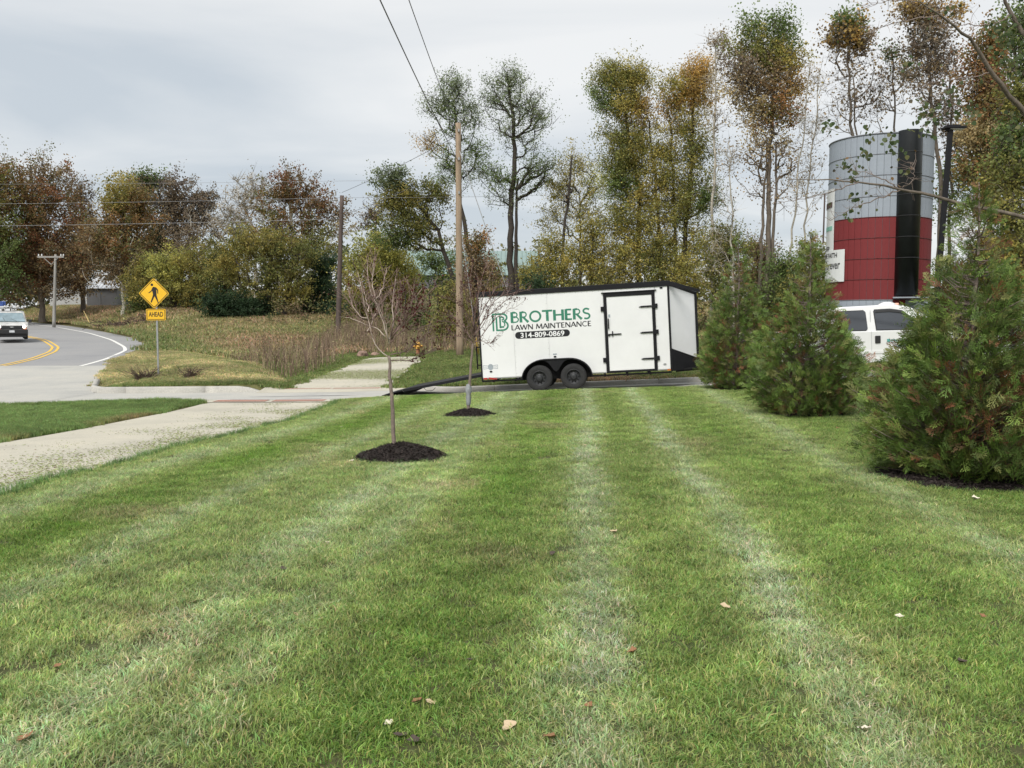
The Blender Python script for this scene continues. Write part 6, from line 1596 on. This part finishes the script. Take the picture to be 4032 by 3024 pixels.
# near cottonwood whose boughs reach in from the right
def near_cottonwood():
    D = 18.0; rng = np.random.default_rng(91)
    bx = P(4260, 1200, D).x; z0 = gz(bx, D); O = np.array([bx, D, z0])
    root = empty("cottonwood_tree", tuple(O)); tag(root, "near grey-barked cottonwood whose long boughs reach in from the right edge", "tree")
    W = lambda pts, dd=0.0, d2=0.0: np.array([PN(a, b, D + dd + d2 * i / max(len(pts) - 1, 1)) for i, (a, b) in enumerate(pts)]) - O
    def smooth_pts(p, n=14):
        t = np.linspace(0, 1, len(p)); tt = np.linspace(0, 1, n); q = np.stack([np.interp(tt, t, p[:, i]) for i in range(3)], 1)
        for _ in range(2): q[1:-1] = (q[:-2] + 2 * q[1:-1] + q[2:]) / 4
        q[1:-1] += rng.normal(0, .012, (n - 2, 3)); return q
    trunk = np.array([[0, 0, -.2], [0, 0, 2], [.05, 0, 4], [.0, .1, 6.5], [-.2, .1, 9], [-.3, 0, 11]])
    mb = MB(); mb.tube(smooth_pts(trunk, 16), np.linspace(.22, .10, 16), 10); tr_o = part("trunk", mb, M_BARK, root, True)
    limbs = [([(4230, 700), (4060, 480), (3980, 380), (3900, 285), (3850, 190), (3790, 120), (3700, 62), (3620, 5)], .065, .012),
             ([(4200, 330), (4080, 230), (4032, 130), (3985, 60), (3940, -40)], .06, .03),
             ([(4200, 300), (4120, 160), (4070, 60), (4050, -60)], .05, .03),
             ([(4230, 900), (4000, 850), (3860, 815), (3712, 788), (3640, 760), (3547, 747), (3470, 728), (3379, 718), (3290, 706), (3200, 703), (3100, 707)], .045, .006),
             ([(3545, 748), (3480, 775), (3390, 808), (3310, 845), (3270, 868)], .014, .004),
             ([(3380, 719), (3310, 745), (3230, 770), (3130, 790), (3050, 800)], .012, .004),
             ([(3547, 747), (3500, 715), (3440, 690), (3380, 672), (3340, 668)], .012, .004),
             ([(3553, 738), (3590, 720), (3600, 680), (3596, 640)], .008, .003),
             ([(3900, 285), (3860, 300), (3760, 310), (3660, 330), (3560, 352)], .014, .004),
             ([(3700, 62), (3620, 70), (3540, 85), (3460, 110), (3420, 135)], .014, .004),
             ([(3620, 5), (3540, 0), (3470, 10), (3400, 25)], .010, .003),
             ([(3985, 60), (3900, 100), (3800, 95), (3700, 110)], .014, .004)]
    tips = []
    for i, (pp, ra_, rb_) in enumerate(limbs):
        q = smooth_pts(W(pp, 0, rng.normal(0, .25) if i > 3 else -.8 * (i == 0)), 18)
        mb = MB(); mb.tube(q, np.linspace(ra_, rb_, 18), 7)
        lo = part("limb", mb, M_BARK if i < 4 else M_BARKY, root, True)
        tb = MB(); k = 0
        for j in range(3, 18):
            for _ in range(2 if i > 3 else 1):
                if rng.random() < .6:
                    d = rng.normal(0, 1, 3) * [1, .5, 1] + [-.5, 0, .2]; d /= np.linalg.norm(d); l = rng.uniform(.12, .45)
                    e = q[j] + d * l; tb.tube([q[j], (q[j] + e) / 2 + rng.normal(0, .03, 3), e], [.006, .004, .002], 3, cap=False); tips.append(e); k += 1
        if k: w = part("twigs", tb, M_BARKY, lo); w["kind"] = "stuff"
    cl = [(3270, 500, 40, 30, 12), (3420, 530, 26, 40, 9), (3500, 550, 36, 40, 14), (3530, 600, 34, 30, 8), (3330, 660, 40, 22, 10), (3400, 610, 24, 30, 8), (3370, 690, 34, 26, 9), (3550, 680, 40, 34, 6), (3360, 800, 34, 40, 9), (3340, 850, 26, 28, 5),
          (3680, 470, 46, 50, 16), (3640, 520, 46, 40, 14), (3760, 370, 50, 46, 18), (3790, 450, 44, 46, 14), (3640, 430, 30, 34, 8), (3830, 440, 36, 40, 12), (3930, 130, 60, 70, 40), (3990, 230, 60, 90, 44), (4020, 60, 50, 50, 20), (3990, 500, 60, 90, 26), (3860, 310, 24, 24, 4), (3580, 255, 40, 26, 7), (3700, 40, 60, 30, 8)]
    cb = MB()
    cols = [(.085, .12, .05), (.11, .14, .065), (.06, .09, .035), (.15, .15, .06)]
    def heart(c, s, A, B, col):
        sh = [(-.5, 0), (-.42, .34), (-.12, .5), (.2, .36), (.55, 0), (.2, -.36), (-.12, -.5), (-.42, -.34)]
        V = [c + A * a * s + B * b * s for a, b in sh]
        cb.add(V, [[0, 1, 2, 3], [0, 3, 4, 5], [0, 5, 6, 7]], np.array(col) * rng.normal(1, .2))
    for cx, cy, rx, ry, n in cl:
        for _ in range(int(n * 1.5)):
            c = PN(cx + rng.normal(0, rx * .55), cy + rng.normal(0, ry * .55), D + rng.normal(0, .25)) - O
            A = rng.normal(0, 1, 3) + [0, 0, -1.2]; A /= np.linalg.norm(A); B = np.cross(A, rng.normal(0, 1, 3) + [0, 1.0, 0]); B /= np.linalg.norm(B) + 1e-6
            heart(c, rng.uniform(.06, .10), A, B, cols[rng.integers(0, 4)])
    for e in tips:
        if rng.random() < .30:
            A = rng.normal(0, 1, 3) + [0, 0, -1]; A /= np.linalg.norm(A); B = np.cross(A, rng.normal(0, 1, 3)); B /= np.linalg.norm(B)
            heart(e, rng.uniform(.05, .085), A, B, [(.10, .09, .06), (.12, .13, .06), (.2, .12, .05)][rng.integers(0, 3)])
    part("crown", cb, M_LEAF, root)
near_cottonwood()

# ------------------------------------------------------------------ evergreens (arborvitae)
def spray_template(seed):
    r = np.random.default_rng(seed); Q = []
    def blade(p, d, l, w, n):
        s = np.cross(d, n); s /= np.linalg.norm(s) + 1e-9
        Q.append([p - s * w * .4, p + d * l * .5 - s * w, p + d * l, p + d * l * .5 + s * w])
    N_ = np.array([0, 0, 1.0])
    steps = 7; cur = np.array([0., 0, 0]); bend = r.normal(0, .05)
    for i in range(steps):
        t = i / steps; seg = 1.0 / steps
        d = np.array([bend * i + r.normal(0, .05), 1.0, -.35 * t]); d /= np.linalg.norm(d)
        blade(cur, d, seg * 1.6, .024, N_)
        for s_ in (-1, 1):
            if i < 1 or r.random() < .12: continue
            l = (.50 * (1 - t) ** .9 + .14) * r.uniform(.6, 1.25)
            dd = np.array([s_ * r.uniform(.45, .8), .75, r.normal(-.12, .2)]); dd /= np.linalg.norm(dd)
            blade(cur, dd, l, .023, N_)
            for k in (.35, .7):
                p = cur + dd * l * k
                d2 = np.array([s_ * .1 + r.normal(0, .1), .95, r.normal(0, .08)]); d2 /= np.linalg.norm(d2); blade(p, d2, l * .36, .018, N_)
                if k < .5:
                    d3 = np.array([s_ * .95, .35, r.normal(0, .08)]); d3 /= np.linalg.norm(d3); blade(p, d3, l * .30, .017, N_)
        cur = cur + d * seg
    return np.array(Q)           # (quads,4,3)
SPR = [spray_template(300 + i) for i in range(6)]
def evergreen(x, y, H, R, n, label, seed, lean=0.0, size=.20):
    r = np.random.default_rng(seed); z0 = gz(x, y); root = empty("arborvitae", (x, y, z0)); tag(root, label, "evergreen", "evergreens planted along the driveway")
    tb = MB(); hh = np.linspace(0, H, 12); tb.tube(np.stack([.02 * np.sin(hh * 3) + lean * hh, .02 * np.cos(hh * 2), hh], 1), np.linspace(.045, .006, 12), 6)
    def prof(t): return R * np.interp(t, [0, .06, .18, .35, .55, .75, .9, 1], [.66, .90, 1.0, .88, .58, .33, .19, .06])
    dens = lambda t: np.interp(t, [0, .1, .45, .62, .8, 1], [1, 1, .8, .42, .22, .16])
    V, C, BR = [], [], []
    m = 0
    while m < n:
        t = r.random() ** 1.05
        if r.random() > dens(t) * (prof(t) / R + .12): continue
        a = r.uniform(0, 2 * math.pi); lob = 1 + .15 * math.sin(3 * a + t * 9 + seed) + .13 * math.sin(5 * a - t * 14) + r.normal(0, .07) 
        q = r.random() ** .42; rad_ = prof(t) * lob * (.28 + .72 * q)
        c = np.array([math.cos(a) * rad_ + lean * t * H, math.sin(a) * rad_, .06 + t * (H - .06)])
        out = np.array([math.cos(a), math.sin(a), 0])
        d = out * r.uniform(.5, 1.0) + np.array([0, 0, r.uniform(-.2, 1.0)]) + r.normal(0, .28, 3); d /= np.linalg.norm(d)
        nrm = np.cross(d, r.normal(0, 1, 3)); nrm /= np.linalg.norm(nrm); side = np.cross(d, nrm)
        s = size * r.uniform(.55, 1.2) * (1 if t < .6 else .8)
        T = SPR[r.integers(0, 6)] * s
        W = T[..., 0:1] * side + T[..., 1:2] * d + T[..., 2:3] * nrm + c - d * s * .5
        W[..., 2] = np.maximum(W[..., 2], .03)
        V.append(W.reshape(-1, 3))
        inner = 1 - q
        pb = .05 + .40 * max(0, inner - .25) + (.16 if .3 < (math.sin(a * 2 + seed) * .5 + .5) * math.sin(t * 11 + seed) else 0)
        if r.random() < pb: col = np.array([(.17, .085, .045), (.16, .10, .055), (.24, .10, .05)][r.integers(0, 3)])
        else: col = np.array([(.10, .165, .038), (.13, .21, .045), (.18, .255, .055), (.11, .15, .05), (.20, .21, .07)][r.integers(0, 5)])
        col = col * r.uniform(.8, 1.2)
        tipc = np.ones((T.shape[0], 1)) * r.normal(1, .06); 
        cc = np.repeat(np.clip(col[None] * (1 + .25 * (T[:, 2, 1:2] / s - .4)), .01, 1), 4, 0); C.append(cc)
        BR.append((t, a, rad_, c)); m += 1
    V = np.concatenate(V); C = np.concatenate(C)
    cb = MB(); cb.add(V, np.arange(len(V)).reshape(-1, 4), C)
    for (t, a, rr, c) in BR[::9]:
        hb = max(.05, c[2] - rr * .45); b = np.array([lean * hb, 0, hb]); mid_ = (b + c) / 2 + [0, 0, -.05]
        tb.tube([b, mid_, c], [.011, .008, .003], 3, cap=False)
    obj("trunk", tb.mesh("trunk", M_BARKY, True, False), root); obj("crown", cb.mesh("crown", M_NEEDLE, False, True), root)
evergreen(ma3[0], ma3[1], 3.05, 1.0, 6500, "nearest and largest feathery evergreen with browned patches at the right", 5, .0, .20)
evergreen(ma2[0], ma2[1], 3.12, .98, 4400, "middle feathery evergreen half covering the pickup's bed", 8, .0, .21)
evergreen(ma1[0], ma1[1], 3.7, .90, 3600, "farthest evergreen, beside the trailer's nose", 12, .0, .22)

# ------------------------------------------------------------------ young trees in the lawn
M_TWIG = mat("twig_pale", (.44, .36, .30), .8, var=.3, vscale=8); M_TWIGD = mat("twig_purple", (.22, .145, .125), .8, var=.3, vscale=8)
def young_tree(base, D, trunk, branches, label, org, r0, seed, wrapz=None):
    r = np.random.default_rng(seed); Z = lambda p: (p[0] / 1.844 + 1300, p[1] / 1.844 + 1000)
    T = [PN(*Z(p), D) for p in trunk]; x, y = T[0][0], D; z0 = gz(x, y); O = np.array([x, y, z0]); T[0][2] = z0
    root = empty("young_crabapple_tree", (x, y, z0)); tag(root, label, "tree", "thin young trees in the lawn")
    tt = np.array(T) - O; s = np.linspace(0, 1, 14); k = np.linspace(0, 1, len(tt)); q = np.stack([np.interp(s, k, tt[:, i]) for i in range(3)], 1); q[1:-1] += r.normal(0, .004, (12, 3))
    mb = MB(); mb.tube(q, np.linspace(r0 * 1.15, r0 * .7, 14), 10); part("trunk", mb, M_BARKY, root, True)
    tips = []
    for bi, b in enumerate(branches):
        B = np.array([PN(*Z(p), D) for p in b]) - O
        dd = r.uniform(-.55, .55); n = 12; k = np.linspace(0, 1, len(B)); s = np.linspace(0, 1, n)
        p = np.stack([np.interp(s, k, B[:, i]) for i in range(3)], 1)
        for _ in range(2): p[1:-1] = (p[:-2] + 2 * p[1:-1] + p[2:]) / 4
        p[:, 1] += dd * s ** .8; p[1:-1] += r.normal(0, .006, (n - 2, 3))
        L_ = np.linalg.norm(np.diff(p, axis=0), axis=1).sum(); ra_ = .0045 + .0045 * min(L_, 1)
        mb = MB(); mb.tube(p, np.linspace(ra_, .0028, n), 5)
        bo = part("branch", mb, M_TWIG if b[-1][0] < 440 and seed == 1 else M_TWIGD, root, True)
        tb = MB()
        for j in range(3, n):
            for _ in range(4):
                if r.random() < .6:
                    d = (p[j] - p[j - 1]); d /= np.linalg.norm(d); d = d * 1.0 + np.array([0, 0, .25]) + r.normal(0, .42, 3); d /= np.linalg.norm(d); l = r.uniform(.06, .36) * (1.1 - .4 * j / n)
                    e = p[j] + d * l; m_ = (p[j] + e) / 2 + r.normal(0, .012, 3); tb.tube([p[j], m_, e], [.0032, .0026, .0016], 3, cap=False); tips += [e, m_]
                    if r.random() < .5:
                        d2 = d + r.normal(0, .6, 3); d2 /= np.linalg.norm(d2); e2 = m_ + d2 * l * .6; tb.tube([m_, e2], [.0024, .0014], 3, cap=False); tips.append(e2)
        if tb.n: w = part("twigs", tb, M_TWIGD, bo); w["kind"] = "stuff"
        tips.append(p[-1])
    # berries and last leaves
    bm_ = MB()
    for e in tips:
        right = 1.0 if (e[0] > .05 or seed == 2) else .10
        if r.random() < (.42 if seed == 1 else .60) * right:
            for _ in range(r.integers(1, 4)):
                c = e + r.normal(0, .02, 3); A = r.normal(0, 1, 3); A /= np.linalg.norm(A); Bv = np.cross(A, r.normal(0, 1, 3)); Bv /= np.linalg.norm(Bv); s_ = r.uniform(.009, .020)
                bm_.add([c - A * s_, c + Bv * s_ * .7, c + A * s_, c - Bv * s_ * .7], [[0, 1, 2, 3]], np.array([(.12, .018, .022), (.07, .016, .02), (.10, .045, .03)][r.integers(0, 3)]))
                bm_.add([c - A * s_ * .6, c + np.cross(A, Bv) * s_ * .7, c + A * s_ * .6, c - np.cross(A, Bv) * s_ * .7], [[0, 1, 2, 3]], (.10, .017, .02))
    part("leaves_and_berries", bm_, M_LEAF, root)["kind"] = "stuff"
    return root
yt1 = young_tree(None, 10.95, [(468, 1420), (452, 1100), (437, 900), (425, 740)],
    [[(425, 750), (375, 715), (330, 670), (300, 610), (288, 540), (268, 450), (245, 350), (225, 240), (197, 128)], [(268, 465), (225, 465), (190, 435), (152, 380), (130, 330), (120, 305)],
     [(280, 420), (240, 340), (190, 255)], [(430, 650), (400, 570), (385, 520), (355, 430), (330, 350), (290, 300), (265, 250), (250, 160), (250, 60)], [(400, 600), (360, 550), (300, 525), (230, 500), (160, 475), (90, 460)],
     [(425, 640), (412, 520), (380, 420), (345, 345), (340, 330)], [(440, 640), (478, 540), (520, 490), (580, 420), (640, 350), (700, 285), (735, 235)], [(440, 730), (500, 715), (560, 695), (610, 655), (650, 620), (692, 578)],
     [(440, 772), (490, 775), (545, 782), (590, 770), (640, 750), (712, 708)], [(430, 620), (455, 520), (440, 450), (425, 380), (420, 300), (432, 230), (436, 160)], [(445, 640), (490, 575), (540, 555), (620, 540), (712, 536)],
     [(440, 600), (470, 480), (510, 390), (535, 320), (540, 240)], [(325, 340), (350, 290), (368, 200), (374, 90)], [(450, 590), (510, 490), (560, 450), (620, 425), (690, 415)], [(440, 580), (460, 440), (465, 350), (458, 270)],
     [(445, 610), (520, 540), (600, 470), (680, 380), (740, 360)], [(270, 560), (300, 470), (330, 380), (360, 320)], [(330, 330), (290, 210), (305, 120), (300, 40)], [(445, 600), (540, 500), (590, 380), (610, 260)], [(440, 620), (500, 500), (545, 400), (590, 320)]],
    "nearer thin young tree with bare pale shoots on its left", None, .024, 1)
yt2 = young_tree(None, 16.7, [(1003, 1075), (1010, 980), (1020, 850), (1035, 650)],
    [[(1035, 650), (1000, 625), (960, 592), (910, 600), (885, 580), (865, 552)], [(1035, 650), (1005, 580), (960, 520), (900, 460), (850, 440)], [(1035, 600), (1005, 500), (970, 420), (950, 300), (960, 200)],
     [(1040, 620), (1042, 500), (1022, 350), (1010, 220), (1035, 80)], [(1045, 650), (1100, 595), (1160, 505), (1230, 440), (1290, 400), (1355, 378)], [(1050, 620), (1090, 520), (1130, 420), (1180, 335), (1250, 300), (1320, 285), (1400, 260), (1475, 243)],
     [(1045, 600), (1080, 450), (1105, 330), (1140, 210), (1175, 110)], [(1050, 640), (1100, 628), (1150, 652), (1185, 632)], [(1040, 560), (1060, 400), (1075, 260), (1110, 130), (1145, 30)], [(1040, 580), (1000, 430), (930, 350), (860, 330)],
     [(1045, 600), (1100, 480), (1180, 440), (1260, 340), (1330, 330)], [(1045, 560), (1100, 430), (1170, 300), (1230, 220), (1290, 230)], [(1040, 540), (1010, 420), (985, 250), (990, 130)], [(1045, 590), (1130, 500), (1150, 400), (1200, 300)],
     [(1035, 640), (990, 560), (900, 500), (830, 490)], [(1045, 560), (1050, 420), (1090, 300), (1080, 180)]],
    "farther thin young tree with dark red berries in front of the trailer's rear", None, .030, 2)
mb = MB(); rg = np.random.default_rng(4)
prw = [(.045, .22), (.058, .26), (.062, .36), (.05, .42), (.070, .46), (.075, .53), (.052, .60), (.036, .62)]
mb.lathe([(a * .78, b) for a, b in prw], 14); o = part("trunk_guard", mb, mat("guard_grey", (.27, .28, .29), .6, var=.3, vscale=12), yt2, True)
me_ = o.data
for v in me_.vertices: v.co.x += random.uniform(-.008, .008) + .006; v.co.y += random.uniform(-.008, .008)

# low bare shrub stubs at the sign's foot
def twig_shrub(px, py, D, w, h, n, label):
    r = np.random.default_rng(int(px)); c = P(px, py, D); x, y = c.x, D; z0 = gz(x, y); mb = MB()
    for _ in range(n):
        b = np.array([r.normal(0, w * .12), r.normal(0, .15), 0]); t = np.array([r.normal(0, w * .36), r.normal(0, .35), h * r.uniform(.5, 1.1)])
        mb.tube([b, (b + t) / 2 + r.normal(0, .04, 3), t], [.010, .007, .004], 3, np.array([.12, .085, .065]) * r.uniform(.6, 1.5), cap=False)
    o = obj("twiggy_shrub", mb.mesh("twiggy_shrub", M_STALK), None, (x, y, z0)); tag(o, label, "shrub", "bare shrubs on the verge")
twig_shrub(570, 1490, 29.8, 1.0, .42, 150, "low bare brown shrub at the foot of the road sign")
twig_shrub(750, 1490, 29.6, .7, .34, 90, "smaller bare brown shrub on the verge right of the road sign")

# ------------------------------------------------------------------ fallen leaves
M_FL = [mat("dead_leaf_tan", (.52, .40, .26), .7, var=.2, vscale=30), mat("dead_leaf_brown", (.26, .13, .06), .7, var=.25, vscale=30), mat("dead_leaf_pale", (.68, .62, .50), .7, var=.15, vscale=30), mat("dead_leaf_dark", (.07, .05, .04), .8, var=.2)]
def leaf_mesh(seed, m, s):
    r = np.random.default_rng(seed); mb = MB(); n = 9; V = []
    cu = r.uniform(.2, .7)
    for i in range(n):
        t = i / (n - 1); w = math.sin(math.pi * (t ** .8)) * .38 * (1 + .25 * math.sin(9 * t + seed))
        zc = cu * ((t - .5) ** 2) * 1.4
        V += [(t - .5, -w, zc + abs(w) * cu + r.normal(0, .02)), (t - .5, 0, zc), (t - .5, w, zc + abs(w) * cu * r.uniform(.6, 1.5))]
    f = []
    for i in range(n - 1): a = i * 3; f += [[a, a + 1, a + 4, a + 3], [a + 1, a + 2, a + 5, a + 4]]
    mb.add(np.array(V) * s, f); return mb.mesh("fallen_leaf", m, True, False)
LM = [[leaf_mesh(10 * k + j, M_FL[k], 1.0) for j in range(3)] for k in range(4)]
leafs = [(2415, 2090, 0, .085), (3842, 1962, 2, .12), (763, 2365, 0, .09), (2490, 2560, 1, .07), (1640, 2750, 1, .07), (1695, 2758, 0, .07), (2003, 2858, 0, .09), (1530, 2840, 2, .05), (2170, 2892, 1, .08), (2855, 2385, 0, .08), (3405, 2865, 2, .07), (3542, 2420, 2, .06), (3870, 2420, 1, .05), (95, 2895, 1, .10),
         (1575, 2885, 3, .07), (1625, 2905, 3, .07), (2175, 2178, 3, .07), (1117, 2232, 3, .06), (2320, 2775, 1, .06), (1858, 1855, 0, .06), (2090, 1828, 2, .05), (3300, 1685, 1, .08), (3288, 1730, 0, .07), (3432, 1700, 2, .07), (3375, 1745, 2, .05), (3330, 1655, 2, .06), (1384, 1812, 2, .10), (2305, 1750, 0, .05), (1345, 1680, 2, .06), (1412, 1590, 2, .05),
         (2350, 1552, 2, .05), (2290, 1556, 2, .05), (2620, 1550, 2, .05), (1155, 1640, 0, .06), (1240, 1665, 2, .05), (225, 2615, 1, .06), (1850, 2590, 3, .05), (3790, 2600, 3, .06), (2750, 2130, 0, .04), (1290, 2130, 2, .05)]
kinds = {0: "tan", 1: "reddish brown", 2: "pale cream", 3: "dark shrivelled"}
special = {0: "tan curled leaf alone near the lawn's middle, right of the light stripe", 1: "large pale leaf in front of the nearest evergreen's mulch", 2: "tan leaf alone on the left of the lawn", 13: "brown leaf nearest the bottom left corner", 26: "whitish leaf at the left rim of the nearer mulch mound"}
rl_ = random.Random(3); LEAFO = []
for i, (px, py, k, s) in enumerate(leafs):
    # where the sight line meets the lawn
    D = 10.0
    for _ in range(30):
        p = P(px, py, D); zg = gz(p.x, D); D = D * (CAMZ - zg) / max(CAMZ - p.z, .05) if False else D
        dz = (CAMZ - p.z) / D; D = .5 * D + .5 * (CAMZ - gz(p.x, D) - .04) / dz
    p = P(px, py, D)
    o = obj("fallen_leaf", LM[k][i % 3], None, (p.x, D, gz(p.x, D) + (.03 if D < 23 else .02)), (rl_.uniform(-.3, .3), rl_.uniform(-.3, .3), rl_.uniform(0, 6.28)))
    s *= .8; o.scale = (s, s, s)
    if i in special: tag(o, special[i], "leaf")
    else:
        far_ = "at the very front of the lawn" if py > 2700 else "in the near lawn" if py > 2300 else "halfway up the lawn" if py > 1900 else "level with the mulch mounds" if py > 1720 else "on the far lawn" if py > 1600 else "by the driveway edge"
        sd_ = "on the left" if px < 1250 else "left of the middle" if px < 1900 else "near the middle" if px < 2500 else "right of the middle" if px < 3150 else "on the right"
        tag(o, "%s fallen leaf %s, %s" % (kinds[k], far_, sd_), "leaf", "leaves fallen on the lawn"); LEAFO.append((px, py, o))
from collections import defaultdict
tw = defaultdict(list)
for a, b, o in LEAFO: tw[o["label"]].append((a, o))
for k, v in tw.items():
    if len(v) > 1:
        for w_, (a, o) in zip(("leftmost", "next", "third", "fourth") if len(v) > 2 else ("left", "right"), sorted(v, key=lambda q: q[0])): o["label"] = w_ + " " + k
